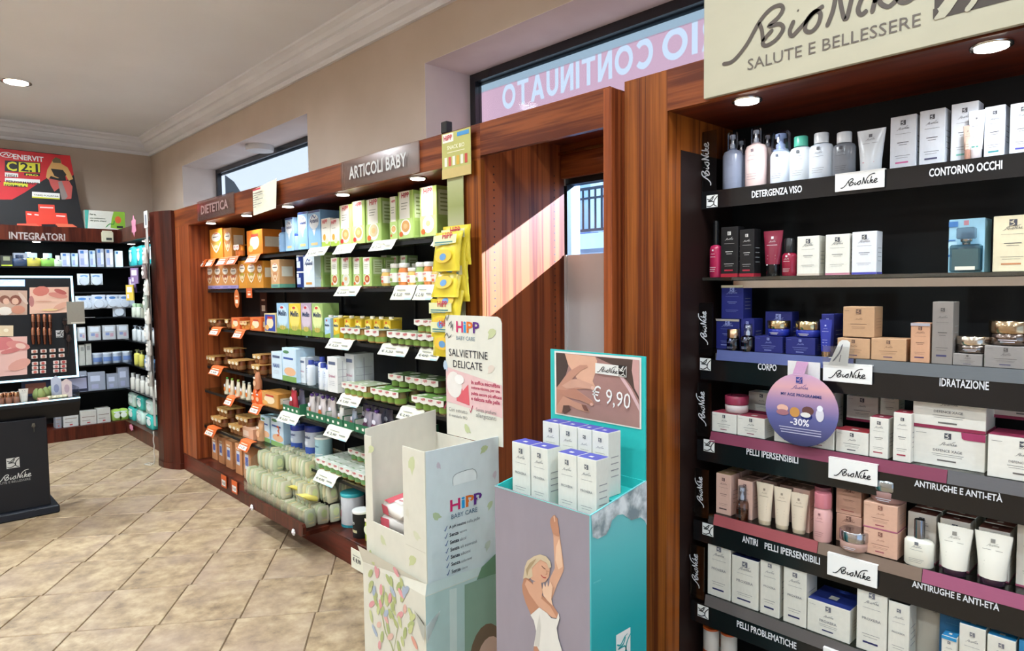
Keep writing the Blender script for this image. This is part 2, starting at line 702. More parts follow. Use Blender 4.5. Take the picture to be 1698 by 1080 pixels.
def bn(fc, w, h, bar=None, paper='#eae6dc', ink=INK, name=None, band=None, small=False, bandh=.05):
    """cosmetics carton print: emblem, script, fine lines, name, bar"""
    if h > w * 1.15:
        e = w * .2
        fc.emblem(w / 2 - e / 2, h * .87 - e / 2, e, ink, paper)
        fc.script(w * .24, h * .73, w * .5, ink)
        fc.rect(w * .2, h * .665, w * .8, h * .669, ink)
        if name:
            fc.text(name, w * .5, h * .48, w * .62, ink, align='c')
        else:
            fc.rect(w * .28, h * .5, w * .72, h * .512, ink)
            fc.rect(w * .34, h * .46, w * .66, h * .467, ink)
        fc.rect(w * .2, h * .26, w * .78, h * .266, ink)
        fc.rect(w * .24, h * .22, w * .7, h * .225, ink)
        if bar:
            fc.rect(w * .22, h * .12, w * .72, h * .15, bar)
    else:
        e = h * .16
        fc.emblem(w / 2 - e / 2, h * .76, e, ink, paper)
        fc.script(w * .38, h * .56, w * .25, ink)
        if name:
            fc.text(name, w * .5, h * .4, w * .4, ink, align='c')
        else:
            fc.rect(w * .24, h * .42, w * .76, h * .435, ink)
        fc.rect(w * .28, h * .33, w * .72, h * .338, ink)
        fc.rect(w * .3, h * .28, w * .7, h * .287, ink)
        if bar:
            fc.rect(w * .36, h * .14, w * .62, h * .18, bar)
        fc.rect(w * .05, h * .86, w * .2, h * .868, ink)
    if band:
        fc.rect(0, 0, w, h * bandh, band)


def carton(w, h, d, body, style, **k):
    def fn():
        mb = MB()
        mb.box(-w / 2, w / 2, 0, d, 0, h, body, .0012)
        fc = front(mb, w, h)
        sd = side(mb, w, h, d)
        tp = top(mb, w, h, d)
        style(fc, sd, tp, w, h, d, k)
        return [('carton', mb, None, None)]
    return fn


def st_bn(fc, sd, tp, w, h, d, k):
    bn(fc, w, h, k.get('bar'), k.get('paper', '#eae6dc'), k.get('ink', INK), k.get('name'), k.get('band'), bandh=k.get('bandh', .05))
    if k.get('topc'):
        tp.rect(.001, .001, w - .001, d - .001, k['topc'])
        tp.rect(w * .38, d * .3, w * .58, d * .5, k.get('paper', '#eae6dc'), 2)
    if k.get('band'):
        sd.rect(0, 0, d, h * k.get('bandh', .05), k['band'])
    if k.get('headband'):
        fc.rect(0, h * .93, w, h, k['headband'], 3)
    for i in range(4):
        sd.rect(d * .2, h * (.3 + .1 * i), d * .8, h * (.315 + .1 * i), k.get('sink', '#9a9a9c'))


def bowl(fc, u, v, r, bowlc='#ece8da', food='#c98a4a'):
    fc.ell(u, v, r, r * .92, bowlc, 2)
    fc.ell(u, v + r * .1, r * .8, r * .66, food, 3)
    fc.ell(u, v + r * .1, r * .4, r * .3, '#e0b47c', 4)


def hipp_word(fc, u, v, w):
    cs = [('H', '#d02a5e'), ('i', '#2a8fce'), ('P', '#d8641e'), ('P', '#5a2d84')]
    ws = [.3, .13, .27, .27]
    x = u
    for (c, m), a in zip(cs, ws):
        fc.text(c, x, v, w * a, m, True, 3, h=w * .36)
        x += w * (a + .01)


def hipp_red(fc, u, v, w, layer=3):
    fc.text('HiPP', u, v, w, '#c83a4a', True, layer)


def st_hipp(fc, sd, tp, w, h, d, k):
    g = k.get('g', '#a9c46a')
    fc.rect(w * .1, h * .42, w * .78, h, '#edece0')
    fc.rect(0, 0, w * .94, h * .42, k.get('g2', '#b7cf7c'))
    hipp_red(fc, w * .26, h * .86, w * .5)
    for i in range(3):
        fc.rect(w * .22, h * (.74 - .06 * i), w * (.66 - .05 * i), h * (.755 - .06 * i), '#8a8f80', 2)
    bowl(fc, w * .5, h * .24, w * .34, food=k.get('food', '#c9995a'))
    fc.ell(w * .2, h * .1, w * .13, w * .1, k.get('acc', '#d0642c'), 4)
    sd.rect(d * .12, h * .42, d * .88, h * .92, '#d3deb0')
    for i in range(5):
        sd.rect(d * .25, h * (.5 + .08 * i), d * .8, h * (.53 + .08 * i), '#8fa060', 2)
    sd.rect(d * .12, h * .06, d * .88, h * .36, '#9db860')


def st_hipp_s(fc, sd, tp, w, h, d, k):
    fc.rect(0, 0, w, h, '#eeeade')
    fc.rect(0, 0, w, h * .18, '#b4cf4e', 2)
    hipp_red(fc, w * .12, h * .82, w * .6)
    fc.rect(w * .15, h * .66, w * .6, h * .68, '#9a9a8c', 2)
    fc.ell(w * .34, h * .34, w * .16, h * .12, '#e0a93c', 2)
    fc.ell(w * .62, h * .2, w * .2, h * .1, '#efe9c8', 3)


def st_circle(fc, sd, tp, w, h, d, k):
    """tan box with a pale medallion"""
    fc.ell(w * .5, h * .72, w * .36, h * .15, '#f0e6d6')
    fc.rect(w * .36, h * .82, w * .66, h * .85, '#b83a34', 2)
    fc.rect(w * .26, h * .71, w * .74, h * .74, '#5a4a44', 2)
    fc.ell(w * .5, h * .44, w * .3, h * .13, k.get('food', '#c98a5c'))
    fc.ell(w * .5, h * .4, w * .16, h * .06, '#e6c69c', 2)
    fc.line([(w * .12, h * .55), (w * .5, h * .22), (w * .88, h * .55)], w * .06, '#ead9c0', 2)
    if k.get('foot'):
        fc.rect(0, 0, w, h * .13, k['foot'])
        sd.rect(0, 0, d, h * .13, k['foot'])
        fc.rect(w * .15, h * .05, w * .8, h * .075, '#5a4a74', 2)
    sd.rect(d * .15, h * .4, d * .85, h * .75, k.get('sd', '#e8dcc2'))


def st_aptamil(fc, sd, tp, w, h, d, k):
    fc.ell(w * .5, h * .7, w * .4, h * .2, '#e9eef2')
    fc.poly([(w * .36, h * .5), (w * .64, h * .5), (w * .5, h * .32)], '#f0f2f2', 2)
    fc.line([(w * .3, h * .78), (w * .42, h * .87), (w * .56, h * .8), (w * .66, h * .86)], w * .05, '#34508e', 3)
    fc.text(k.get('word', 'Aptamil'), w * .5, h * .64, w * .7, '#2f4276', True, 3, align='c')
    fc.rect(w * .22, h * .08, w * .78, h * .15, k.get('gold', '#d9c08a'), 2)
    fc.rect(w * .02, h * .94, w * .98, h * .995, '#2b3f86')
    tp.rect(0, 0, w, d, '#3448a0')
    sd.rect(d * .1, h * .3, d * .9, h * .34, '#dfe8ee')
    sd.rect(d * .1, h * .2, d * .9, h * .24, '#dfe8ee')


def st_milk(fc, sd, tp, w, h, d, k):
    fc.ell(w * .5, h * .56, w * .44, h * .38, k.get('pale', '#e3ead0'))
    fc.ell(w * .45, h * .86, w * .14, h * .04, '#c94040', 2)
    fc.text(k.get('word', 'Mellin'), w * .5, h * .58, w * .7, '#2e4468', True, 3, align='c')
    fc.rect(0, 0, w, h * .18, '#7d9a3e', 2)
    fc.ell(w * .5, h * .2, w * .3, h * .07, '#d8b45a', 3)
    for i in range(6):
        fc.poly([(w * (.08 + .15 * i), h * .16), (w * (.13 + .15 * i), h * .34), (w * (.16 + .15 * i), h * .16)], '#95ab58', 3)
    sd.rect(0, 0, d, h * .14, '#7d9a3e')


def st_white(fc, sd, tp, w, h, d, k):
    fc.rect(w * .12, h * .78, w * .82, h * .87, '#5b6580')
    fc.text(k.get('word', 'DHAmil'), w * .16, h * .42, w * .62, k.get('wc', '#b87a92'), True)
    for i in range(3):
        fc.rect(w * .16, h * (.3 - .05 * i), w * .7, h * (.312 - .05 * i), '#a8a8ae')
        sd.rect(d * .08, h * (.25 + .2 * i), d * .92, h * (.26 + .2 * i), '#9a96a4')
    sd.rect(d * .48, h * .1, d * .52, h * .9, '#9a96a4')


def st_nutri(fc, sd, tp, w, h, d, k):
    fc.rect(w * .06, h * .4, w * .94, h * .96, '#cfe0ec')
    fc.ell(w * .3, h * .88, w * .22, h * .05, '#5a8a5e', 2)
    fc.rect(w * .1, h * .66, w * .8, h * .72, '#3b5aa0', 2)
    fc.ell(w * .55, h * .3, w * .42, h * .13, '#e6b48c', 2)
    fc.rect(0, 0, w, h * .16, '#7fa65a', 2)
    if k.get('num'):
        fc.text(k['num'], w * .5, h * .36, w * .2, '#d0622c', True, 4)


def st_snack(fc, sd, tp, w, h, d, k):
    c = k.get('c', '#e07a24')
    fc.rect(w * .06, h * .06, w * .94, h * .94, c)
    fc.ell(w * .5, h * .5, w * .3, h * .3, '#f0d9b4', 2)
    fc.rect(w * .3, h * .72, w * .75, h * .84, '#c03a30', 3)
    fc.ell(w * .25, h * .25, w * .16, h * .14, '#e8b060', 3)
    sd.rect(d * .1, h * .3, d * .9, h * .7, '#f0dcc0')


def st_plain(fc, sd, tp, w, h, d, k):
    for i, (a, b, c_, e, m) in enumerate(k.get('marks', [])):
        fc.rect(w * a, h * b, w * c_, h * e, m, 1 + i % 3)
    if k.get('topc'):
        tp.rect(0, 0, w, d, k['topc'])


def jar_fn(w, h, glass='#d9a25c', lid='#e8e4da', lab='#f0ece0', acc='#cf5a32', seg=12):
    r = w / 2

    def fn():
        b = MB()
        b.lathe([(r * .86, 0), (r * .97, h * .06), (r * .97, h * .62), (r * .85, h * .74), (r * .8, h * .8)], glass + '/p', (0, r), seg)
        b.lathe([(r * .985, h * .16), (r * .985, h * .58)], lab, (0, r), seg)
        f = Face(b, (-r, -.0002, 0), (1, 0, 0), (0, 0, 1))
        hipp_red(f, r * .55, h * .44, w * .42)
        f.ell(r * 1.1, h * .27, r * .32, h * .09, acc, 3, 8)
        l = MB()
        l.lathe([(r * .88, h * .8), (r * .92, h * .82), (r * .92, h * .96), (r * .84, h)], lid + '/p', (0, r), seg)
        return [('jar', b, None, None), ('lid', l, 0, (0, 0, 0))]
    return fn


def pack_fn(n, jw, h, d, rows=2, sleeve='#e9e6da', green='#8ca850', food='#c98448', topc='#c9cdb4', red='#c8444c', brown=False):
    """cardboard sleeve holding small food jars, front jars show below the flap"""
    W = n * jw

    def fn():
        s = MB()
        t = .0015
        s.box(-W / 2, W / 2, -.002, d, h * .97, h, topc)
        s.prism([(-W / 2, h), (W / 2, h)] + [(W / 2 - jw * .5 * i, h * (.52 if i % 2 else .62)) for i in range(2 * n + 1)], 'y', -.0045, -.003, sleeve)
        f = Face(s, (-W / 2, -.0046, 0), (1, 0, 0), (0, 0, 1), .0004)
        for i in range(n):
            if brown:
                f.ell(jw * (i + .5), h * .72, jw * .3, h * .15, '#efe6d4')
                f.rect(jw * (i + .36), h * .7, jw * (i + .64), h * .74, '#7a4a3a', 2)
            else:
                hipp_red(f, jw * (i + .22), h * .76, jw * .52, 2)
        tt = Face(s, (-W / 2, 0, h), (1, 0, 0), (0, 1, 0), .0004)
        for i in range(n):
            for j in range(rows):
                tt.ell(jw * (i + .5), d * (j + .5) / rows, jw * .4, jw * .4, topc if (i + j) % 2 else sleeve, 1, 10)
                tt.rect(jw * (i + .3), d * (j + .42) / rows, jw * (i + .7), d * (j + .55) / rows, green, 2)
        out = [('sleeve', s, None, None)]
        j = MB()
        r = jw * .48
        j.lathe([(r * .85, .001), (r, h * .1), (r, h * .6), (r * .85, h * .78), (r * .88, h * .95)], food + '/p', (0, 0), 10)
        j.lathe([(r * 1.01, h * .12), (r * 1.01, h * .5)], green, (0, 0), 10)
        for i in range(n):
            for k in range(rows):
                out.append(('jar', j, 0, (-W / 2 + jw * (i + .5), r + .001 + k * (d - 2 * r - .002) / max(rows - 1, 1), 0)))
        return out
    return fn


def can_fn(w, h, body, lid, lidh=.14, style=None, k=None, seg=24):
    r = w / 2

    def fn():
        b = MB()
        b.lathe([(r * .96, 0), (r * .98, h * .01), (r * .97, h * (1 - lidh))], body, (0, r), seg)
        l = MB()
        l.lathe([(r * 1.0, h * (1 - lidh)), (r * 1.02, h * (1 - lidh * .8)), (r * 1.02, h * .985), (r * .96, h)], lid + '/p', (0, r), seg)
        if k:
            cyl_print(b, r * .972, (0, r), h, k)
        return [('can', b, None, None), ('lid', l, 0, (0, 0, 0))]
    return fn


def cyl_print(mb, r, c, h, marks, lift=.0008):
    """wrap rectangles / words round a cylinder; angle 0 looks to -Y, +1 = a quarter turn to +X"""
    def wrap(u, v, L):
        a = -math.pi / 2 + u * math.pi / 2
        R = r + lift * L
        return (c[0] + R * math.cos(a), c[1] + R * math.sin(a), v * h)
    for i, m in enumerate(marks):
        L = 1 + i
        if m[0] == 'r':
            _, u0, v0, u1, v1, mat = m
            n = max(1, int(abs(u1 - u0) * 8))
            vs = []
            for j in range(n + 1):
                u = u0 + (u1 - u0) * j / n
                vs += [wrap(u, v0, L), wrap(u, v1, L)]
            mb.add(vs, [(2 * j, 2 * j + 2, 2 * j + 3, 2 * j + 1) for j in range(n)], mat)
        else:
            _, s, u0, v0, uw, vh, mat = m
            g = text_geo(s, True)
            mb.add([wrap(u0 + x / g[2] * uw, v0 + y / g[3] * vh, L) for x, y in g[0]], g[1], mat)


def bottle_fn(w, h, body, cap, kind='round', cap_h=.2, cap_w=.55, d=None, marks=None, liquid=None, ink='#6c7076'):
    """squashed bottle body, cap a part; kind: round, pump, dome"""
    r = w / 2
    e = (d or w * .55) / w
    cz = h * (1 - cap_h)

    def fn():
        b = MB()
        b.lathe([(r * .9, 0), (r, h * .03), (r, cz * .86), (r * .86, cz * .95), (r * cap_w * .8, cz), (r * cap_w * .8, cz + h * .02)], body, (0, r * e), 20, 1, e)
        if liquid:
            b.lathe([(r * .84, h * .02), (r * .9, h * .3)], liquid + '/p', (0, r * e), 16, 1, e)
        f = Face(b, (-r, -.001, 0), (1, 0, 0), (0, 0, 1))
        em = w * .13
        f.rect(r - em / 2, cz * .8, r + em / 2, cz * .8 + em, ink, 1)
        f.script(w * .32, cz * .69, w * .36, ink, 1)
        for v, a, c in ((.62, .28, .72), (.3, .25, .75), (.24, .25, .7), (.18, .25, .66)):
            f.rect(w * a, cz * v, w * c, cz * v + h * .006, ink, 1)
        c = MB()
        cr = r * cap_w
        if kind == 'round':
            c.lathe([(cr, cz), (cr, h * .985), (cr * .93, h)], cap, (0, r * e), 18)
            return [('bottle', b, None, None), ('cap', c, 0, (0, 0, 0))]
        out = [('bottle', b, None, None)]
        if kind == 'dome':
            c.lathe([(cr, cz), (cr, h * .96), (cr * .8, h)], '#c9d2e6/g', (0, r * e), 18)
        else:
            c.lathe([(cr, cz), (cr, h * .98), (cr * .9, h)], '#d8dde6/g', (0, r * e), 18)
        p = MB()
        p.lathe([(cr * .5, cz), (cr * .5, cz + h * cap_h * .3), (cr * .28, cz + h * cap_h * .4), (cr * .28, cz + h * cap_h * .62), (cr * .6, cz + h * cap_h * .64), (cr * .55, cz + h * cap_h * .86)], cap, (0, r * e), 14)
        p.box(-cr * .15, cr * .15, r * e - cr * .95, r * e, cz + h * cap_h * .68, cz + h * cap_h * .8, cap)
        return out + [('pump_head', p, 0, (0, 0, 0)), ('overcap', c, 0, (0, 0, 0))]
    return fn


def tube_fn(w, h, body, cap, cap_h=.12, ink='#74747a', accent=None, headc=None, dw=.5):
    """squeeze tube standing on its cap: round below, crimped flat on top"""
    r = w / 2

    def fn():
        b = MB()
        rings = []
        for t, rx, ry in ((cap_h, .72, .72 * dw), (.3, .76, .7 * dw), (.6, .86, .45 * dw), (.85, .95, .16 * dw), (.93, .98, .05), (1, 1, .04)):
            rings.append([(r * rx * math.cos(a), r * .7 + r * ry * 1.4 * math.sin(a), h * t) for a in [2 * math.pi * k / 16 for k in range(16)]])
        b.loft(rings, body)
        f = Face(b, (-r, r * .7 - r * .72 * dw * 1.4 - .0015, 0), (1, 0, 0), (0, .0 + r * dw * .9 / h, 1), .0003)
        f.rect(w * .44, h * .82, w * .56, h * .82 + w * .12, ink)
        f.script(w * .33, h * .74, w * .34, ink)
        for v, a, c in ((.68, .24, .76), (.45, .3, .7), (.38, .3, .7), (.31, .32, .68)):
            f.rect(w * a, h * v, w * c, h * v + h * .008, ink)
        if accent:
            f.rect(w * .28, h * .24, w * .68, h * .265, accent)
        c = MB()
        c.lathe([(r * .62, 0), (r * .66, h * .01), (r * .66, h * cap_h)], cap, (0, r * .7), 16, 1, .8)
        return [('tube', b, None, None), ('cap', c, 0, (0, 0, 0))]
    return fn


def cream_fn(w, h, body, lid, lidf=.5, seg=24):
    """cosmetic jar: low glass body, wide lid"""
    r = w / 2

    def fn():
        b = MB()
        b.lathe([(r * .82, 0), (r * .95, h * .08), (r * .97, h * (1 - lidf) * .9), (r * .88, h * (1 - lidf))], body, (0, r), seg)
        f = Face(b, (-r, .001, 0), (1, 0, 0), (0, 0, 1), .0005)
        f.rect(w * .3, h * .22, w * .7, h * .25, '#c8c4cc')
        f.rect(w * .34, h * .14, w * .66, h * .17, '#c8c4cc')
        l = MB()
        l.lathe([(r * .98, h * (1 - lidf)), (r, h * (1 - lidf * .9)), (r, h * .96), (r * .95, h)], lid, (0, r), seg)
        return [('jar', b, None, None), ('lid', l, 0, (0, 0, 0))]
    return fn


def pouch_fn(w, h, d, body, food, cap='#6a4a9a'):
    """stand-up food pouch with a spout cap"""
    def fn():
        b = MB()
        rings = []
        for t, rx, ry in ((0, .42, .5), (.1, .5, .5), (.45, .5, .36), (.75, .44, .15), (.84, .5, .06), (.88, .5, .05)):
            rings.append([(w * rx * x, d / 2 + d * ry * y, h * t) for x, y in ((-1, -.4), (-.5, -1), (.5, -1), (1, -.4), (1, .4), (.5, 1), (-.5, 1), (-1, .4))])
        b.loft(rings, body + '/p')
        f = Face(b, (-w / 2, -.0015, 0), (1, 0, 0), (0, 0, 1))
        f.ell(w * .5, h * .3, w * .3, h * .13, food, 1)
        f.ell(w * .55, h * .52, w * .22, h * .1, '#e9e4ee', 1)
        c = MB()
        c.lathe([(w * .1, h * .87), (w * .1, h * .91), (w * .17, h * .92), (w * .17, h)], cap + '/p', (0, d / 2), 8)
        return [('pouch', b, None, None), ('cap', c, 0, (0, 0, 0))]
    return fn

# ================================================================== THE SETTING
D = 1.80          # front plane of the cabinets on the window wall
YW = 2.31         # window wall
XB = -8.42        # back wall
HC = 3.2          # ceiling
XF, YL = 2.6, -3.2
WIN1 = (-7.36, -4.60)
WIN2 = (-3.16, -.40)
ZS, ZH = 2.30, 2.775     # sill / head of the high windows
OX0, OX1 = -2.094, -1.40  # alcove opening
YO = 2.80

w = MB()
t2 = YO
w.box(XB - .3, WIN1[0], YW, t2, 0, HC, 'wall_paint')
w.box(WIN1[1], WIN2[0], YW, t2, 0, HC, 'wall_paint')
w.box(WIN2[1], XF, YW, t2, 0, HC, 'wall_paint')
for a, b in (WIN1, WIN2):
    w.box(a, b, YW, t2, ZH, HC, 'wall_paint')
w.box(WIN1[0], WIN1[1], YW, t2, 0, ZS, 'wall_paint')
w.box(WIN2[0], OX0 - .02, YW, 2.43, 0, ZS, 'wall_paint')
w.box(OX1 + .02, WIN2[1], YW, 2.37, 0, ZS, 'wall_paint')
w.box(WIN2[0], WIN2[1], 2.43, t2, 2.26, ZS, 'wall_paint')
w.box(OX0 - .02, OX1 + .02, YW, 2.43, 2.16, ZS, 'wall_paint')
wr = tag(w.build('wall_right'), kind='structure')
for a, b in (WIN1, WIN2):
    rv = MB()
    e = .002
    rv.box(a, a + e, YW, 2.66, ZS, ZH, 'reveal_paint')
    rv.box(b - e, b, YW, 2.66, ZS, ZH, 'reveal_paint')
    rv.box(a, b, YW, 2.66, ZH - e, ZH, 'reveal_paint')
    rv.box(a, b, YW, 2.66, ZS, ZS + e, 'reveal_paint')
    rv.build('reveal', wr)
tag(MB().box(XB - .3, XB, YL, YW, 0, HC, 'wall_paint').build('wall_back'), kind='structure')
tag(MB().box(XB - .3, XF, YL - .2, YL, 0, HC, 'wall_paint').build('wall_left'), kind='structure')
wf = MB()
wf.box(XF, XF + .2, YL - .2, -2.7, 0, HC, 'wall_paint')
wf.box(XF, XF + .2, .9, YO, 0, HC, 'wall_paint')
wf.box(XF, XF + .2, -2.7, .9, 2.6, HC, 'wall_paint')   # unseen opening added behind the camera to let in fill daylight
tag(wf.build('wall_front'), kind='structure')
tag(MB().box(XB - .3, XF + .2, YL - .2, YO, HC, HC + .2, 'ceiling_paint').build('ceiling'), kind='structure')
PR = [(0, 3.03), (.022, 3.03), (.03, 3.045), (.03, 3.062), (.052, 3.07), (.085, 3.095), (.1, 3.125), (.1, 3.137), (.118, 3.142), (.128, 3.165), (.15, 3.178), (.16, 3.183), (.16, 3.2), (0, 3.2)]
c = MB()
n = len(PR)
vs = [(XB + o, YW - o, z) for o, z in PR] + [(XF, YW - o, z) for o, z in PR]
c.add(vs, [(i, i + n, i + n + 1, i + 1) for i in range(n - 1)] + [tuple(range(n)), tuple(range(2 * n - 1, n - 1, -1))], 'cornice_paint')
tag(c.build('trim_1'), kind='structure')
c = MB()
vs = [(XB + o, YW - o, z) for o, z in PR] + [(XB + o, YL, z) for o, z in PR]
c.add(vs, [(i + 1, i + n + 1, i + n, i) for i in range(n - 1)] + [tuple(range(n)), tuple(range(2 * n - 1, n - 1, -1))], 'cornice_paint')
tag(c.build('trim_2'), kind='structure')

# floor: diagonal stone tiles, each one a piece
fl = tag(MB().box(XB - .3, XF, YL, YW, -.12, -.006, 'grout').build('floor'), kind='structure')
FO, FU, FV = Vector((-3.783, .799)), Vector((.1975, .287)), Vector((-.333, .2445))
tm = MB()
g = .006
lu, lv = FU.length, FV.length
tm.box(-lu / 2 + g / 2, lu / 2 - g / 2, -lv / 2 + g / 2, lv / 2 - g / 2, -.009, 0, 'tile', .0025)
tile_me = tm.mesh('tile')
ang = math.atan2(FU.y, FU.x)
near, far = [], []
for i in range(-45, 45):
    for j in range(-36, 36):
        p = FO + FU * (i + .5) + FV * (j + .5)
        if not (XB < p.x < XF - .1 and YL + .1 < p.y < YW - .1):
            continue
        q = proj((p.x, p.y, 0))
        if q and -60 < q[0] < 1760 and 640 < q[1] < 1160 and p.y < 1.98:
            near.append((p.x ** 2 + p.y ** 2, p))
        else:
            far.append(p)
near.sort(key=lambda t: t[0])
far += [p for _, p in near[290:]]
for _, p in near[:290]:
    o = link('tile', tile_me, fl, (p.x, p.y, random.uniform(-.0006, .0004)), ang)
rest = MB()
for p in far:
    cu = [(-lu / 2 + g / 2, -lv / 2 + g / 2), (lu / 2 - g / 2, -lv / 2 + g / 2), (lu / 2 - g / 2, lv / 2 - g / 2), (-lu / 2 + g / 2, lv / 2 - g / 2)]
    vs = []
    for z in (-.009, 0):
        for x, y in cu:
            vs.append((p.x + x * math.cos(ang) - y * math.sin(ang), p.y + x * math.sin(ang) + y * math.cos(ang), z))
    rest.add(vs, [(4, 5, 6, 7), (0, 1, 5, 4), (1, 2, 6, 5), (2, 3, 7, 6), (3, 0, 4, 7)], 'tile')
tag(rest.build('outlying_tiles', fl), kind='stuff')


# ------------------------------------------------------------------ high windows
def high_window(name, a, b):
    z0, z1 = ZS, ZH
    fr = MB()
    k = .05
    fr.box(a, a + k, 2.64, 2.70, z0, z1, '#26272b/p')
    fr.box(b - k, b, 2.64, 2.70, z0, z1, '#26272b/p')
    fr.box(a + k, b - k, 2.64, 2.70, z1 - k, z1, '#26272b/p')
    fr.box(a + k, b - k, 2.64, 2.70, z0, z0 + .02, '#26272b/p')
    o = tag(fr.build(name), kind='structure')
    MB().box(a + k, b - k, 2.668, 2.674, z0 + .02, z1 - k, 'pane').build('pane', o)
    return o


w1 = high_window('window_1', *WIN1)
w2 = high_window('window_2', *WIN2)
# frosted films stuck on the panes
f1 = MB()
f1.add([(WIN1[0] + .05, 2.683, ZS + .02), (WIN1[1] - .05, 2.683, ZS + .02), (WIN1[1] - .05, 2.683, ZH - .05), (WIN1[0] + .05, 2.683, ZH - .05)], [(0, 1, 2, 3)], '#383d42/t.01')
f1.build('frosted_film', w1)
f1 = MB()
fx = at(372, 320, Y=2.66).x
f1.add([(fx + .02, 2.664, 2.33), (fx + .62, 2.664, 2.33), (fx + .26, 2.664, 2.60), (fx + .02, 2.664, 2.70)], [(0, 1, 2, 3)], '#5a5e62/t.05')
f1.build('taped_sheet', w1)
x0 = at(806, 150, Y=2.66).x
zt = at(835, 143, Y=2.68).z
f2 = MB()
f2.add([(WIN2[0] + .05, 2.679, zt), (WIN2[1] - .05, 2.679, zt), (WIN2[1] - .05, 2.679, ZH - .05), (WIN2[0] + .05, 2.679, ZH - .05)], [(0, 1, 2, 3)], '#c4d0d0/t1')
f2.build('frosted_film', w2)
f2 = MB()
f2.add([(WIN2[0] + .04, 2.69, ZS + .01), (WIN2[1] - .04, 2.69, ZS + .01), (WIN2[1] - .04, 2.69, ZH - .04), (WIN2[0] + .04, 2.69, ZH - .04)], [(0, 1, 2, 3)], '#32383e/t.01')
f2.build('letter_backing_film', w2)
xa = at(829, 165, Y=2.66).x
xb = at(1079, 100, Y=2.66).x
lz = at(1060, 114, Y=2.66).z
x0_ = at(1094, 110, Y=2.66).x
x1_ = at(1200, 80, Y=2.66).x + .42


def arc(cx, cy, rx, ry, a0, a1, n=14):
    return [(cx + rx * math.cos(math.radians(a0 + (a1 - a0) * k / n)), cy + ry * math.sin(math.radians(a0 + (a1 - a0) * k / n))) for k in range(n + 1)]


GLY = {
    'O': (1.0, [arc(.5, .5, .5, .5, 0, 345, 23), arc(.5, .5, .29, .29, 0, 345, 23)]),
    'C': (.9, [arc(.5, .5, .5, .5, 42, 318, 20) + arc(.5, .5, .28, .28, 318, 42, 20)]),
    'N': (.82, [[(0, 0), (0, 1), (.2, 1), (.61, .38), (.61, 1), (.82, 1), (.82, 0), (.62, 0), (.21, .62), (.21, 0)]]),
    'T': (.82, [[(.3, 0), (.3, .81), (0, .81), (0, 1), (.82, 1), (.82, .81), (.52, .81), (.52, 0)]]),
    'I': (.22, [[(0, 0), (0, 1), (.22, 1), (.22, 0)]]),
    'U': (.8, [[(0, 1)] + arc(.4, .39, .4, .39, 180, 360, 12) + [(.8, 1), (.58, 1)] + arc(.4, .39, .18, .19, 360, 180, 10) + [(.22, 1)]]),
    'A': (.96, [[(0, 0), (.37, 1), (.59, 1), (.96, 0), (.72, 0), (.65, .2), (.31, .2), (.24, 0)], [(.375, .39), (.585, .39), (.48, .71)]]),
    'R': (.78, [[(0, 0), (0, 1), (.44, 1)] + arc(.44, .67, .31, .33, 80, -50, 8) + [(.78, 0), (.53, 0), (.37, .33), (.22, .33), (.22, 0)], [(.22, .52), (.22, .81), (.43, .81), (.53, .67), (.43, .52)]]),
}


def outlines(word):
    """heavy sans capitals as outline loops"""
    x, out = 0, []
    for ch in word:
        w_, L = GLY[ch]
        out += [[(x + a, b_) for a, b_ in l_] for l_ in L]
        x += w_ + .15
    return out, x - .15, 1.0


# the words are cut out of the pink film; they read mirrored from in here
pf = MB()
LPS = []
for word, xl, xr in (('CONTINUATO', xa, xb), ('ORARIO', x0_, x1_)):
    loops, w_, h_ = outlines(word)
    LPS += [[(xr - x / w_ * (xr - xl), lz + y / h_ * .142) for x, y in L] for L in loops]
NR = 110
for k in range(-1, NR + 1):       # the film is laid as fine rows that stop at the cut edges
    if k == -1:
        r0_, r1_ = ZS + .015, lz
    elif k == NR:
        r0_, r1_ = lz + .142, max(zt, lz + .143)
    else:
        r0_, r1_ = lz + .142 * k / NR, lz + .142 * (k + 1) / NR
    zc = (r0_ + r1_) / 2
    xs_ = []
    for L in LPS:
        for p_, q_ in zip(L, L[1:] + L[:1]):
            if (p_[1] > zc) != (q_[1] > zc):
                xs_.append((q_[0] - p_[0]) * (zc - p_[1]) / (q_[1] - p_[1]) + p_[0])
    xs_ = [WIN2[0] + .045] + sorted(x for x in xs_ if x < WIN2[1] - .045) + [WIN2[1] - .045]
    for a, b_ in zip(xs_[::2], xs_[1::2]):
        pf.add([(a, 2.679, r0_), (b_, 2.679, r0_), (b_, 2.679, r1_), (a, 2.679, r1_)], [(0, 1, 2, 3)], '#ffc6cb/t1')
pf.build('pink_film', w2)
# smoke detector / lamp dome under the lintel of the first window
p = at(418, 240, Z=ZH - .003)
l = MB()
l.lathe([(.115, ZH - .05), (.12, ZH - .02), (.12, ZH - .003)], '#d9d2cd', (p.x, 2.5), 24)
tag(l.build('ceiling_dome'), 'white round dome lamp, unlit, under the lintel of the first high window', 'lamp')

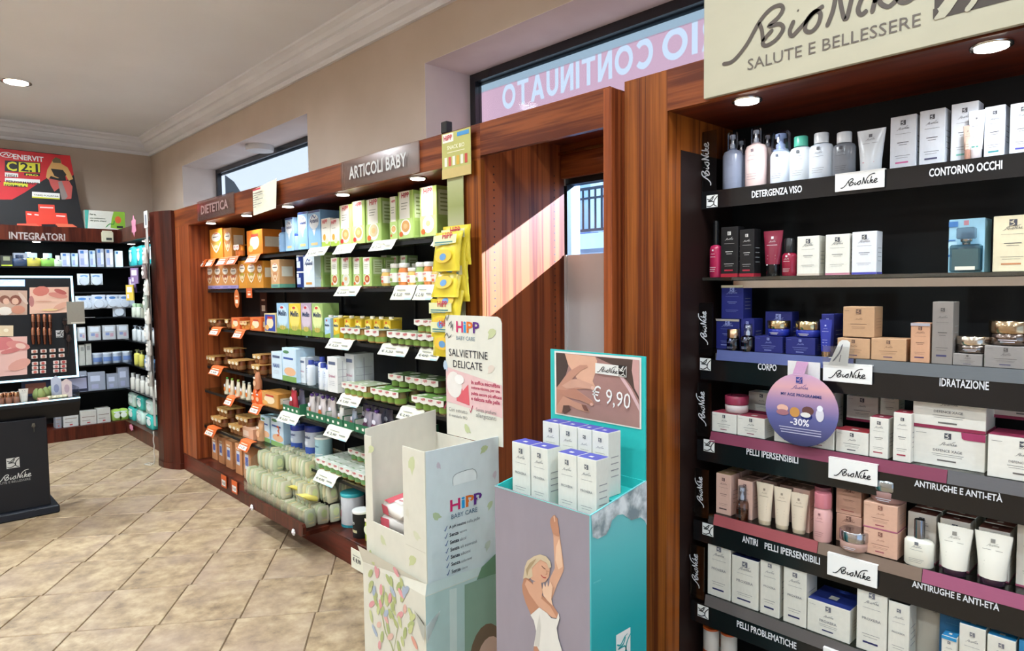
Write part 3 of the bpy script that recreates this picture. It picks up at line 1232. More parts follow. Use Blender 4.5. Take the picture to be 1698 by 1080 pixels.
# ------------------------------------------------------------------ outside, seen through the alcove glass
FY = 9.0
b = MB()
b.box(-15, -4.6, FY, FY + .4, -.5, 7, 'stucco_white')
bl = b.build('house')
tag(bl, 'white rendered house with a railed balcony across the street, seen through the glass', 'building')
pa, pb = at(955, 390, Y=FY), at(1030, 384, Y=FY)
s = MB()
s.box(pa.x - 1.5, pb.x + 1.2, FY - .9, FY, pa.z - .32, pa.z - .08, 'stucco_white')
s.build('balcony_slab', bl)
zt_, zb_ = at(985, 309, Y=FY - .9).z, pa.z - .05
r = MB()
r.box(pa.x - 1.5, pb.x + 1.2, FY - .9, FY - .86, zt_ - .04, zt_, '#30363f')
r.box(pa.x - 1.5, pb.x + 1.2, FY - .9, FY - .86, zb_, zb_ + .04, '#30363f')
r.box(pa.x - 1.5, pb.x + 1.2, FY - .9, FY - .86, zb_ + .5, zb_ + .53, '#30363f')
r.build('balcony_rail', bl)
bm_ = MB().box(-.012, .012, -.012, .012, 0, zt_ - zb_, '#30363f').mesh('baluster')
xx = pa.x - 1.45
while xx < pb.x + 1.2:
    link('baluster', bm_, bl, (xx, FY - .88, zb_))
    xx += .125
q = at(990, 340, Y=FY)
MB().box(q.x - .1, q.x + .16, FY - .05, FY - .002, q.z - .8, q.z + 1.1, '#eef3f8').build('shutter', bl)
q = at(1012, 340, Y=FY)
MB().box(q.x - .05, q.x + .9, FY - .04, FY - .002, q.z - .8, q.z + 1.1, '#c9909a').build('curtain', bl)
q0, q1 = at(962, 418, Y=FY - .1), at(990, 385, Y=FY - .1)
sg = MB()
sg.box(q0.x - .4, q1.x, FY - .12, FY - .06, q0.z, q1.z, '#1d55b4')
F = Face(sg, (q0.x - .1, FY - .121, q0.z), (1, 0, 0), (0, 0, 1), .002)
ww, hh = q1.x - q0.x, q1.z - q0.z
F.poly([(.0, hh * .25), (ww * .95, hh * .3), (ww * .98, hh * .75), (.1, hh * .72)], '#d9a08c')
F.ell(ww * .35, hh * .48, ww * .22, hh * .16, '#e9eef4', 2)
F.ell(ww * .35, hh * .48, ww * .13, hh * .09, '#3a5f9c', 3)
sg.build('blue_sign', bl)
tag(MB().box(6.2, 6.8, -8, 5.2, -.3, 5.0, 'stucco_white').build('sun_blocker'), 'plain unseen block added outside to keep direct sun out of the front opening', 'building')  # unseen volume, added only to stop sun entering through the front opening
tag(MB().box(-30, 12, YO, 12, -.6, -.3, '#2c2e32/d').build('street'), kind='structure')


# ------------------------------------------------------------------ downlights
def downlight(x, y, z, r, power, color, label, group=None, spot=True, cone=140, parent=None, name='downlight'):
    m = MB()
    m.lathe([(r, z - .004), (r * 1.25, z - .006), (r * 1.25, z - .0005)], '#c9c6c2/m', (x, y), 20)
    o = m.build(name)
    e = MB()
    e.lathe([(r * .98, z - .009), (r * .98, z - .0065)], '#fff6ea/e14', (x, y), 20)
    e.build('lamp_disc', o)
    tag(o, label, 'light', group)
    d = bpy.data.lights.new('lamp', 'SPOT')
    d.energy = power
    d.color = color
    d.spot_size = math.radians(cone)
    d.spot_blend = .9
    d.shadow_soft_size = r * .9
    lo = bpy.data.objects.new('lamp', d)
    COL.objects.link(lo)
    lo.location = (x, y, z - .012)
    return o


k = 0
for cx in (-6.75, -4.5, -2.6, -.7, 1.2):
    for cy in (.88, -.75, -2.4):
        w_ = LAMP_W * (8.5 if cx < -6 else 3.7 if cx < -4 else 3.1)
        lab = 'round ceiling downlight shining nearest the back corner of the room' if (cx, cy) == (-6.75, .88) else 'round ceiling downlight out over the shop floor'
        downlight(cx, cy, HC, .085, w_, (.80, .915, 1), lab, 'ceiling downlights', cone=165)

# ================================================================== BABY SHELVING UNIT
SH = [1.75, 1.515, 1.212, .907, .712, .428]
YSH = [1.925, 1.925, 1.925, 1.90, 1.875, 1.86]
YS = 1.925
U0, U1 = -5.64, -2.30
baby = empty('baby_shelving_unit', (-4, 2.0, 0))
tag(baby, 'long reddish wooden shelving unit with black back full of baby food', 'shelving unit')


def part(mb, name, root, **k):
    o = mb.build(name, None)
    o.parent = root
    o.matrix_parent_inverse = Matrix.Translation(-root.location) if not root.rotation_euler.z else root.matrix_world.inverted()
    return o


def part_at(root, mb, name):
    """geometry is written in place; the parent's offset is taken off the mesh"""
    L = root.location
    mb.v = [(x - L.x, y - L.y, z - L.z) for x, y, z in mb.v]
    return mb.build(name, root)


ZF = 2.165
m = MB()
m.box(-5.98, OX0, D, D + .022, 2.02, ZF, 'wood_h')
part_at(baby, m, 'fascia')
m = MB()
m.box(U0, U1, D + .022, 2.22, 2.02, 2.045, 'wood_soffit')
part_at(baby, m, 'soffit')
m = MB()
pts = [(-6.42, 2.25), (-6.42, 1.86), (-6.40, 1.77), (-6.35, 1.715), (-6.27, 1.69), (-6.15, 1.695), (-6.05, 1.73), (-5.98, 1.775), (-5.98, 2.25)]
m.prism(pts[::-1], 'z', 0.012, ZF, 'wood_dark')
part_at(baby, m, 'curved_end_panel')
m = MB()
m.prism([(-6.425, 2.2), (-6.425, 1.86), (-6.405, 1.768), (-6.354, 1.71), (-6.27, 1.684), (-6.15, 1.689), (-6.045, 1.725), (-5.975, 1.77), (-5.975, 2.2)][::-1], 'z', 0, .05, 'wood_dark')
part_at(baby, m, 'kickboard')
m = MB()
m.box(-5.98, U0, D, 2.22, .13, 2.02, 'wood_inner')
part_at(baby, m, 'side_panel')
m = MB()
m.box(U1, OX0, D, 2.25, 0, 2.02, 'wood_v')
part_at(baby, m, 'side_panel')
m = MB()
m.box(U0, U1, 2.20, 2.22, .14, 2.02, 'black_back')
part_at(baby, m, 'back_panel')
for sx in (-4.8, -3.96, -3.13):
    m = MB()
    m.box(sx - .006, sx + .006, 2.188, 2.2, .14, 2.02, '#1b1b1e')
    part_at(baby, m, 'slotted_upright')
m = MB()
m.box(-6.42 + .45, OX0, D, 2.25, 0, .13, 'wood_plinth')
part_at(baby, m, 'plinth')
m = MB()
m.box(-5.97, OX0, D - .004, 2.20, .13, .145, 'wood_dark', .003)
part_at(baby, m, 'base_board')
for i, z in enumerate(SH):
    m = MB()
    m.box(U0 + .003, U1 - .003, YSH[i], 2.186, z - .011, z, 'glass')
    part_at(baby, m, 'glass_shelf')
    m = MB()
    m.box(U0 + .003, U1 - .003, YSH[i] + .004, YSH[i] + .018, z - .03, z - .0115, '#121315')
    part_at(baby, m, 'shelf_rail')
# pull-out bin drawer in the plinth
dl, dr = at(399, 822, Y=1.64), at(502, 880, Y=1.64)
m = MB()
m.prism([(dl.x, .205), (dr.x, .205), (dr.x + .012, .19), (dr.x + .012, .15), (dr.x - .01, .135), (dl.x, .135)], 'y', 1.635, 1.655, 'wood_dark')
m.box(dl.x, dr.x, 1.655, 1.80, .135, .16, 'wood_dark')
part_at(baby, m, 'drawer_front')
for px_, py_ in ((418, 842), (487, 883)):
    q = at(px_, py_, Y=1.63)
    m = MB()
    for k in range(6):
        a = k * math.pi / 3
        m.lathe([(.002, -.004), (.009, -.002), (.009, .003), (.002, .006)], '#e9e5e2', (q.x + .011 * math.cos(a), q.z + .011 * math.sin(a)), 8, axis='y', z0=0)
    m.v = [(x, y + 1.628, z) for x, y, z in m.v]
    m.lathe([(.001, 1.618), (.007, 1.62), (.007, 1.63)], '#f0dfe2', (q.x, q.z), 8, axis='y')
    lb = 'small white flower ornament stuck on the drawer front, at its ' + ('far end' if px_ == 418 else 'near corner')
    tag(m.build('flower_ornament'), lb, 'ornament', 'flower ornaments on the drawer')
# five-six spots in the soffit
for i, (px_, py_) in enumerate([(347, 369), (405, 356), (473, 341), (562, 321), (680, 293)]):
    q = at(px_, py_, Z=2.02)
    downlight(q.x, 1.865, 2.02, .034, SPOT_W * 1.3, (.97, .98, 1), 'small round spotlight in the soffit above the baby food, ' + ORD[i] + ' from the far end', 'spots over the baby shelves', cone=150, name='soffit_spot')


# fascia signs
def plate(px, z0, z1, text, col, label, tcol, ext=0, tilt=0, backing='plexi'):
    a, b_ = at(px[0], 290, Y=D).x, at(px[1], 250, Y=D).x
    m = MB()
    m.box(a, b_, D - .012, D - .004, z0, z1, backing, .001)
    o = m.build('fascia_sign')
    t = MB()
    f = Face(t, (a, D - .0122, z0), (1, 0, 0), (0, 0, 1), .0008)
    f.text(text, (b_ - a) * .5, (z1 - z0) * .28, (b_ - a) * .74, tcol, True, align='c', h=(z1 - z0) * .46)
    t.build('lettering', o)
    tag(o, label, 'sign')
    return o


MATS['sign_acrylic'] = clearmat('sign_acrylic', (.86, .8, .78, 1), .09, .15)
plate((568, 697), 2.022, ZF - .002, 'ARTICOLI BABY', '', 'clear acrylic sign with grey letters ARTICOLI BABY on the wooden fascia', '#c8c4c0', backing='sign_acrylic')
plate((327, 387), 2.03, ZF + .01, 'DIETETICA', '', 'clear acrylic sign with faded crumpled letters near the far end of the fascia', '#9c7a74', backing='sign_acrylic')
# paper note
q0, q1 = at(418, 300, Y=D - .02), at(458, 293, Y=D - .02)
m = MB()
zz0, zz1 = at(420, 358, Y=D - .02).z, q1.z - .01
m.add([(q0.x, D - .018, zz1 - .03), (q1.x, D - .018, zz1), (q1.x + .006, D - .03, zz0 + .015), (q0.x + .01, D - .022, zz0)], [(0, 3, 2, 1)], '#e9e3cb')
m.v += [(x, y + .0006, z) for x, y, z in m.v]
m.f.append((4, 5, 6, 7)); m.m.append(0); m.s.append(False)
f = Face(m, (q0.x + .012, D - .024, zz0 + .0), (1, 0, .02), (.0, -.01, 1), .002)
kn = (zz1 - zz0 - .035) / .225
f.rect(.03, .21 * kn, .15, .225 * kn, '#c03a48', 5)
for i, (a, b_) in enumerate([(.02, .17), (.02, .18), (.02, .11), (.02, .18), (.02, .08), (.02, .16), (.02, .07)]):
    f.rect(a, (.185 - .02 * i) * kn, b_, (.19 - .02 * i) * kn, '#6a665c', 5)
tag(m.build('paper_note'), 'typed white paper note taped over the edge of the wooden fascia', 'paper note')
# white strip lying on the top edge of the unit
m = MB()
a = at(262, 356, Y=1.86)
m.box(-6.38, -6.02, 1.84, 1.87, ZF, ZF + .012, '#e6decb')
tag(m.build('white_batten'), 'short white batten lying on top of the unit at its curved end', 'batten')


# price tags hooked on shelf edges
def price_tag(px, shelf, kind='white', drop=None, label=None, ysh=None):
    x0, x1 = px
    z = SH[shelf] if isinstance(shelf, int) else shelf
    yy = ysh or YSH[shelf]
    X0, X1 = at(x0, 500, Y=yy - .02).x, at(x1, 500, Y=yy - .02).x
    X0 = at(x0, proj(((X0), yy - .02, z))[1], Y=yy - .02).x
    X1 = at(x1, proj(((X1), yy - .02, z))[1], Y=yy - .02).x
    if X1 - X0 < .05:
        X1 = X0 + .05
    h = drop or .045
    body = {'white': '#e9e6d0', 'orange': '#df6a2c'}[kind]
    wd = X1 - X0
    m = MB()
    prof = [(yy + .03, z + .003), (yy - .004, z + .003), (yy - .014, z - .004), (yy - .026, z - h * .5), (yy - .046, z - h)]
    n = len(prof)
    vs = [(X0, y, zz) for y, zz in prof] + [(X1, y, zz) for y, zz in prof]
    m.add(vs, [(i, i + n, i + n + 1, i + 1) for i in range(n - 1)], body)
    m.add([(x, y + .001, zz - .0008) for x, y, zz in vs], [(i + 1, i + n + 1, i + n, i) for i in range(n - 1)], body)
    U = Vector((1, 0, 0))
    V = (Vector((0, prof[2][0], prof[2][1])) - Vector((0, prof[4][0], prof[4][1])))
    L = V.length
    f = Face(m, (X0, prof[4][0] - .002, prof[4][1] + .001), U, V / L, .0006)
    if kind == 'white':
        f.text(random.choice(['€ 2,90', '€ 4,90', '€ 3,20', '€ 2,25', '€ 5,90']), wd * .12, L * .2, wd * .42, '#3a3a40', True, 3, h=L * .3)
        f.rect(wd * .2, L * .68, wd * .6, L * .74, '#7a7a70', 3)
        f.rect(wd * .64, L * .38, wd * .9, L * .5, '#8a8a80', 3)
        f.rect(wd * .7, 0, wd, L * .14, '#a9cfe0', 3)
    else:
        f.rect(wd * .12, L * .1, wd * .86, L * .56, '#f0e6d8', 3)
        f.rect(wd * .2, L * .68, wd * .8, L * .8, '#f0d0b0', 3)
        f.text('€ 4,20', wd * .2, L * .2, wd * .5, '#4a3a3a', True, 4, h=L * .24)
    lb = label or ('cream price tag hooked on the edge of the ' if kind == 'white' else 'orange price tag hooked on the edge of the ') + SHN[shelf] + ' baby shelf'
    o = tag(m.build('price_tag'), lb, 'price tag', 'price tags on the baby shelves')
    REG.append((o, lb, 'far end', (X0, z)))


SHN = ['top', 'second', 'third', 'fourth', 'fifth', 'lowest glass']
for a, b_, s_ in ((511, 543, 0), (557, 588, 0), (617, 655, 0), (721, 745, 0), (559, 596, 1), (653, 688, 1), (690, 722, 1), (545, 584, 2), (632, 677, 2), (695, 731, 2), (564, 598, 3), (663, 701, 3), (464, 495, 4), (542, 580, 4), (525, 557, 5)):
    price_tag((a, b_), s_, 'white', .07 if (s_ == 1 and a > 640) else .052)
for a, b_, s_ in ((327, 342, 0), (344, 356, 0), (362, 378, 0), (379, 394, 0), (410, 430, 0), (350, 366, 2), (389, 405, 2), (350, 368, 3), (375, 388, 4), (417, 433, 4), (343, 358, 5), (398, 415, 5)):
    price_tag((a, b_), s_, 'orange', .06)

# ================================================================== WINDOW ALCOVE
alc = empty('window_alcove_casing', (OX0, 2.0, 0))
tag(alc, 'tall wooden window alcove casing between the baby shelves and the cosmetics unit', 'alcove casing')
zf = at(797, 258, Y=D).z
m = MB()
m.box(OX0, -1.43, D, D + .022, zf, ZF, 'wood_h')
part_at(alc, m, 'header_board')
m = MB()
m.box(OX0, OX0 + .0015, D + .022, 2.30, 0, 2.14, 'wood_inner')
for zz in [.3 + .032 * k for k in range(54)]:
    for yy in (1.87, 2.235):
        m.box(OX0 + .0015, OX0 + .0022, yy - .003, yy + .003, zz, zz + .006, '#2a0f08')
part_at(alc, m, 'side_lining')
m = MB()
m.box(OX1, OX1 + .012, D + .022, 2.30, 0, 2.14, 'wood_inner')
part_at(alc, m, 'side_lining')
m = MB()
m.box(OX0, OX1, 2.28, 2.30, 1.99, 2.14, 'wood_h')
part_at(alc, m, 'lintel_board')
m = MB()
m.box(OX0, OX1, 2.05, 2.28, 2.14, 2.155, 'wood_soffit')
part_at(alc, m, 'top_board')
m = MB()
zr = at(930, 256, Y=2.27).z
m.box(OX0 + .002, OX1, 2.262, 2.279, zr - .006, zr + .008, '#b59a68/m')
part_at(alc, m, 'metal_rail')
m = MB()
m.box(-1.432, -1.397, 1.765, 1.86, 0, 2.15, 'wood_inner', .003)
part_at(alc, m, 'edge_board')
m = MB()
m.box(OX0 + .004, OX1 - .001, 2.301, 2.306, .02, 1.645, '#d9d6d6')
m.box(OX0 + .004, OX0 + .018, 2.294, 2.301, .02, 1.645, '#e6e3e2')
m.box(OX0 + .25, OX1 - .002, 2.298, 2.301, .6, 1.40, '#dedbdb')
tag(m.build('white_backing_board'), 'plain white board closing the lower part of the alcove window', 'board')
m = MB()
m.box(OX0, OX1, 2.312, 2.37, 1.965, 2.15, '#101216')
m.box(OX0 - .02, OX0 + .002, 2.32, 2.37, 0, 1.965, '#101216')
m.box(OX1, OX1 + .02, 2.32, 2.37, 0, 1.965, '#101216')
wo = tag(m.build('window_3'), kind='structure')
MB().box(OX0 - .1, OX1 + .1, 1.83, 2.3, -.005, .02, 'wood_dark').build('alcove_step', alc).location = (-OX0, -2.0, 0)
MB().box(OX0, OX1, 2.34, 2.346, .02, 1.965, 'bluefilm').build('pane', wo)
rv = MB()
rv.box(OX0 - .019, OX0 - .016, 2.37, 2.43, 0, 2.16, '#2a3a50')
rv.build('outer_reveal', wo)

# ================================================================== COSMETICS UNIT
cos = empty('cosmetics_shelving_unit', (-.6, 2.0, 0))
tag(cos, 'wooden shelving unit with black interior and labelled shelves full of skincare', 'shelving unit')
CX0, CX1 = -1.369, .75
N0 = -1.205
m = MB()
m.box(CX0, N0, D, 2.25, 0, ZF, 'wood_v')
part_at(cos, m, 'pilaster')
m = MB()
m.box(N0, CX1, D, D + .022, 2.04, ZF, 'wood_h')
part_at(cos, m, 'fascia')
m = MB()
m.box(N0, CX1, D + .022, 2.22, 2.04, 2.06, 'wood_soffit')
part_at(cos, m, 'soffit')
m = MB()
m.box(N0, CX1, 2.20, 2.22, 0, 2.04, 'black_back')
part_at(cos, m, 'back_panel')
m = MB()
m.box(N0, N0 + .0015, D + .075, 2.2, 0, 1.93, '#1c0c08')  # thin dark sheet painting the shade on the inner wooden side wall
part_at(cos, m, 'side_shade_sheet')
m = MB()
m.box(CX1, CX1 + .15, D, 2.25, 0, ZF, 'wood_v')
part_at(cos, m, 'side_panel')
for i, px_ in enumerate(((1238, 165), (1642, 72), (0, 0))):
    X = at(px_[0], px_[1], Z=2.04).x if i < 2 else .2
    downlight(X, 1.87, 2.04, .034, SPOT_W * 1.5, (.86, .94, 1), 'bright white spotlight in the soffit over the skincare, ' + ORD[i] + ' from the pilaster', 'spots over the skincare shelves', cone=150, name='soffit_spot')
# big sign over it
SGX0, SGX1, SGZ = -1.07, .35, 2.045
m = MB()
m.box(SGX0, SGX1, D - .016, D - .002, SGZ, 2.56, '#bcb59d', .001)
sg = m.build('brand_sign_board')
t = MB()
f = Face(t, (SGX0, D - .0162, 0), (1, 0, 0), (0, 0, 1), .0006)
sx0, sz0 = at(1198, 104, Y=D - .016).x - SGX0, at(1198, 106, Y=D - .016).z
sx1 = at(1528, 0, Y=D - .016).x - SGX0
f.geo(strokes_geo(_SC, .022, 5), sx0, sz0 - .015, (sx1 - sx0), '#5a5048', 2, 0, (sx1 - sx0) * .98)
tx0, tx1 = at(1240, 108, Y=D - .016), at(1527, 38, Y=D - .016)
tz = at(1240, 117, Y=D - .016).z
f.text('SALUTE E BELLESSERE', tx0.x - SGX0, tz, tx1.x - tx0.x, '#6a6058', False, 2, h=.03)
ex0, ez0 = at(1549, 32, Y=D - .016).x - SGX0, at(1549, 33, Y=D - .016).z
f.rect(ex0, ez0, ex0 + .36, ez0 + .36, '#4a4038', 1)
SP_ = lambda X_, Y_: (at(1150 + X_ / 3.0986, Y_ / 3.0986, Y=D - .016).x - SGX0, at(1150 + X_ / 3.0986, Y_ / 3.0986, Y=D - .016).z)
f.poly([SP_(*p) for p in ((1228, 62), (1262, 40), (1300, -10), (1345, -60), (1395, -60), (1352, 10), (1318, 60), (1290, 92), (1262, 98), (1240, 104))], '#bcb59d', 3)
f.poly([SP_(*p) for p in ((1232, 50), (1250, 40), (1262, 60), (1236, 98), (1232, 100))], '#4a4038', 4)
f.line([SP_(*p) for p in ((1400, 60), (1440, 10), (1470, -50))], .012, '#bcb59d', 4)
t.build('lettering', sg)
tag(sg, 'large cream sign board with brown script lettering and the words SALUTE E BELLESSERE', 'sign')

CZ = {}
CY = [2.0, 2.0, 1.985, 1.965, 1.945, 1.93]
CPX = [(1189, 317), (1300, 458), (1240, 584), (1240, 726), (1240, 868), (1240, 1012)]
for i, (px_, yy) in enumerate(zip(CPX, CY)):
    CZ[i] = at(px_[0], px_[1], Y=yy).z
CZ[6] = .2
CY.append(1.93)
CXR = .70
CN = ['top', 'second', 'third', 'fourth', 'fifth', 'sixth', 'bottom']
for i in range(7):
    z, yy = CZ[i], CY[i]
    m = MB()
    m.box(N0 + .004, CXR, yy, 2.19, z - .01, z, 'glass')
    part_at(cos, m, 'glass_shelf')
    m = MB()
    if i == 1:
        m.box(N0 + .10, CXR, yy + .03, yy + .04, z - .035, z - .012, '#b9b4b0/m')
    else:
        m.box(N0 + .06, CXR, yy + .004, yy + .02, z - .05, z - .011, '#4a4745/p')
    part_at(cos, m, 'shelf_rail')


def emb_sq(f, u, v, s):
    f.rect(u, v, u + s, v + s, '#e9e9e6', 2)
    f.geo(EMB, u, v, s, '#17171a', 3)


def strip(i, ztop, zbot, segs, texts, emx, labs, tags, coly=None):
    """black label rail in front of a shelf with coloured insert, words, emblem and white name tags"""
    yy = CY[i] - .006
    m = MB()
    x0 = N0 + .012 if i else at(1163, 330, Y=yy).x
    m.box(x0, CXR, yy, yy + .003, zbot, ztop, '#121214/p')
    f = Face(m, (0, yy - .0002, 0), (1, 0, 0), (0, 0, 1), .0004)
    for wd, a, b_, cy in texts:
        A, B = at(a, cy, Y=yy), at(b_, cy, Y=yy)
        hh = .0215
        zz = (at((a + b_) / 2, cy, Y=yy)).z - hh / 2
        f.text(wd, A.x, zz, B.x - A.x, '#d9d9dc', True, 2, h=hh)
    if emx:
        A, B = at(emx[0], emx[2], Y=yy), at(emx[1], emx[3], Y=yy)
        emb_sq(f, A.x, B.z, B.x - A.x)
    o = part_at(cos, m, 'label_rail')
    for a, b_, colr in segs:
        A, B = at(a, 700, Y=yy), at(b_, 700, Y=yy)
        c_ = MB()
        c_.add([(A.x, yy - .002, CZ[i] - .032), (B.x, yy - .002, CZ[i] - .032), (B.x, yy + .006, CZ[i] + .001), (A.x, yy + .006, CZ[i] + .001)], [(0, 1, 2, 3)], colr)
        c_.add([(A.x, yy, CZ[i] - .032), (B.x, yy, CZ[i] - .032), (B.x, yy + .008, CZ[i] + .001), (A.x, yy + .008, CZ[i] + .001)], [(3, 2, 1, 0)], colr)
        part_at(cos, c_, 'coloured_insert')
    for a, b_, yt, yb in tags:
        P0, P1 = at(a, yb, Y=yy - .006), at(b_, yt, Y=yy - .006)
        zb = at(a, yb, Y=yy - .006).z
        zt__ = at(a, yt, Y=yy - .006).z
        t = MB()
        t.box(P0.x, P1.x, yy - .009, yy - .005, zb, zt__, '#eceae6/p', .0008)
        t.box(P0.x, P1.x, yy - .009, yy + .01, zt__, zt__ + .003, '#eceae6/p')
        ff = Face(t, (P0.x, yy - .0092, zb), (1, 0, 0), (0, 0, 1), .0004)
        ff.script((P1.x - P0.x) * .12, (zt__ - zb) * .14, (P1.x - P0.x) * .76, '#17171a', 2, True)
        o = t.build('name_tag')
        tag(o, 'white tag with black script lettering on the %s skincare shelf edge' % CN[i], 'tag', 'white script tags on the skincare shelves')


strip(0, CZ[0] + .002, CZ[0] - .055, [], [('DETERGENZA VISO', 1247, 1330, 318), ('CONTORNO OCCHI', 1541, 1662, 280)], (1172, 1190, 320, 343), 0, [(1385, 1467, 291, 319)])
strip(2, CZ[2] - .032, CZ[2] - .10, [(1187, 1412, '#4c5688'), (1416, 1760, '#5c5f62')], [('CORPO', 1257, 1288, 609), ('IDRATAZIONE', 1558, 1640, 637)], (1161, 1179, 592, 615), 0, [(1365, 1447, 602, 631)])
strip(3, CZ[3] - .032, CZ[3] - .10, [(1177, 1572, '#7c384f'), (1573, 1760, '#5c5a5c')], [('PELLI IPERSENSIBILI', 1238, 1324, 756), ('ANTIRUGHE E ANTI-ETÀ', 1516, 1663, 813)], (1167, 1185, 728, 751), 0, [(1374, 1456, 759, 792)])
strip(4, CZ[4] - .032, CZ[4] - .10, [(1184, 1358, '#9c4e52'), (1359, 1534, '#7a6658'), (1535, 1760, '#974f6b')], [('ANTIRI', 1231, 1257, 897), ('PELLI IPERSENSIBILI', 1268, 1360, 918), ('ANTIRUGHE E ANTI-ETÀ', 1512, 1658, 987)], (1165, 1183, 868, 891), 0, [(1372, 1456, 917, 952)])
strip(5, CZ[5] - .032, CZ[5] - .10, [(1170, 1760, '#5a5452')], [('PELLI PROBLEMATICHE', 1222, 1321, 1053)], (1157, 1175, 1005, 1028), 0, [(1365, 1456, 1074, 1100)])
for i, a, b_, yt, yb in ((0, 1161, 1190, 220, 315), (2, 1150, 1187, 502, 588), (3, 1156, 1178, 634, 716), (4, 1152, 1170, 776, 856), (5, 1145, 1163, 902, 982)):
    yy = CY[i] - .004
    A, B = at(a, yb, Y=yy), at(b_, yt, Y=yy)
    m = MB()
    x0 = max(A.x, N0 + .004)
    hgt = at(a, yt, Y=yy).z - CZ[i]
    m.box(x0, x0 + .05, yy, yy + .003, CZ[i] - .02, CZ[i] + hgt, 'plexi_dim')
    f = Face(m, (x0, yy - .0003, CZ[i]), (1, 0, 0), (0, 0, 1), .0005)
    f.geo(SCRIPT, .036, hgt * .1, hgt * .72, '#dcdce0', 2, math.pi / 2)
    tag(m.build('shelf_divider'), 'dark clear divider with upright white script at the pilaster end of the %s skincare shelf' % CN[i], 'divider', 'shelf dividers')

# ================================================================== PRODUCTS ON THE BABY SHELVES
GB = ['products on the top baby shelf', 'products on the second baby shelf', 'products on the third baby shelf', 'products on the fourth baby shelf', 'products on the fifth baby shelf', 'products on the lowest glass baby shelf']


def px_on(px, y, z):
    """x of the point at pixel column px on the line (y, z) that runs along the shelf"""
    lo, hi = -9.0, 1.5
    for _ in range(40):
        mid = (lo + hi) / 2
        q = proj((mid, y, z))
        if q is None or q[0] > px:
            hi = mid
        else:
            lo = mid
    return (lo + hi) / 2


def span(xl, xr, y, z):
    a, b_ = px_on(xl, y, z), px_on(xr, y, z)
    return (a + b_) / 2, b_ - a


def htop(x, y, ytop, z):
    """height over z of the pixel row ytop at world x, y"""
    lo, hi = 0.0, .6
    for _ in range(30):
        mid = (lo + hi) / 2
        if proj((x, y, z + mid))[1] > ytop:
            lo = mid
        else:
            hi = mid
    return hi


def rnd(v, q=.004):
    return round(v / q) * q


SHD = {'top': 'top baby shelf', 'second': 'second baby shelf', 'third': 'third baby shelf', 'fourth': 'fourth baby shelf', 'fifth': 'fifth baby shelf', 'lowest glass': 'lowest glass baby shelf'}


def bx(sh, xl, xr, yt, body, style, desc, d=.07, cat='box', y=None, z=None, deep=0, h=None, dz=0, gap=.004, **k):
    z = (SH[sh] if z is None else z) + dz
    y = (YSH[sh] if sh is not None else YS) + .008 if y is None else y
    X, wv = span(xl, xr, y, z)
    wv = max(.03, rnd(wv, .002) - .001)
    hv = h or rnd(htop(X - wv / 2, y, yt, z))
    lab = desc + (' on the ' + SHN[sh] + ' baby shelf' if sh is not None else '')
    grp = GB[sh] if sh is not None else 'products on the base board'
    nm = k.pop('nm', 'food_box')
    key = (style.__name__, wv, hv, d, body, str(sorted(k.items(), key=str)))
    for j in range(deep + 1):
        spawn(key, carton(wv, hv, d, body, style, **k), nm, (X, y + j * (d + gap), z + .0005),
              lab if j == 0 else lab.replace(desc, desc + ' in the rear row', 1), cat, grp, anchor='far end')


# top shelf
bx(0, 349, 370, 382, '#d98a2c', st_circle, 'orange biscuit box with pale medallion', food='#c9a04c', deep=1, d=.08)
bx(0, 372, 385, 380, '#c9893c', st_circle, 'tan biscuit box with dark pictures', d=.1)
bx(0, 410, 436, 384, '#e07c22', st_snack, 'big orange snack pack with bowl picture', d=.16)
spawn('smalljars', pack_fn(2, .05, .085, .06, 1, sleeve='#e9ddd0', green='#c96a2a', food='#e08a2c', topc='#e6953c'), 'jar_pack', (*[px_on(393, YS + .004, 1.75)], YS + .004, 1.7505), 'small two jar orange fruit pack on the top baby shelf', 'jar pack', GB[0])
X = px_on(464, YS + .01, 1.75)
spawn('bluebottle', bottle_fn(.075, .165, '#8db6e0/p', '#1c2f66/p', 'round', .2, .5, .07, ink='#f0f4fa'), 'baby_bottle', (X, YS + .01, 1.7505), 'pale blue baby bottle with navy cap on the top baby shelf', 'bottle', GB[0])
bx(0, 474, 487, 362, '#9dc4e6', st_aptamil, 'blue milk powder box with navy shoulder', d=.09)
X = px_on(490, YS + .0, 1.75)
spawn('smallcan', can_fn(.055, .105, '#a9cdea', '#2b49a8', .15), 'milk_can', (X, YS - .0, 1.7505), 'small light blue milk can with navy lid on the top baby shelf', 'can', GB[0])
bx(0, 495, 511, 353, '#8fbce4', st_aptamil, 'tall light blue milk carton with white shield', d=.1)
bx(0, 512, 532, 351, '#8fbce4', st_aptamil, 'tall light blue milk carton with white shield', d=.13)
bx(0, 534, 548, 364, '#eeeade', st_hipp_s, 'small white and lime cereal box', d=.06)
bx(0, 549, 563, 364, '#eeeade', st_hipp_s, 'small white and lime cereal box', d=.06)
bx(0, 564, 584, 342, '#a9c46a', st_hipp, 'green cereal box with red apple', d=.07, acc='#c8382c')
bx(0, 585, 606, 336, '#a3bf66', st_hipp, 'green cereal box with red apple', d=.07, acc='#c8382c')
bx(0, 608, 633, 332, '#a3bf66', st_hipp, 'tall green cereal box with pale porridge bowl', d=.075, food='#d8c69a')
bx(0, 647, 660, 328, '#a3bf66', st_hipp, 'half hidden green cereal box with biscuits', d=.08, food='#d8a860')
bx(0, 661, 686, 320, '#a9c46a', st_hipp, 'tall green cereal box with large tan porridge bowl', d=.07, food='#cf9a5c')
bx(0, 697, 725, 313, '#a3bf66', st_hipp, 'tall green cereal box with white semolina bowl', d=.085, food='#eae6d6')
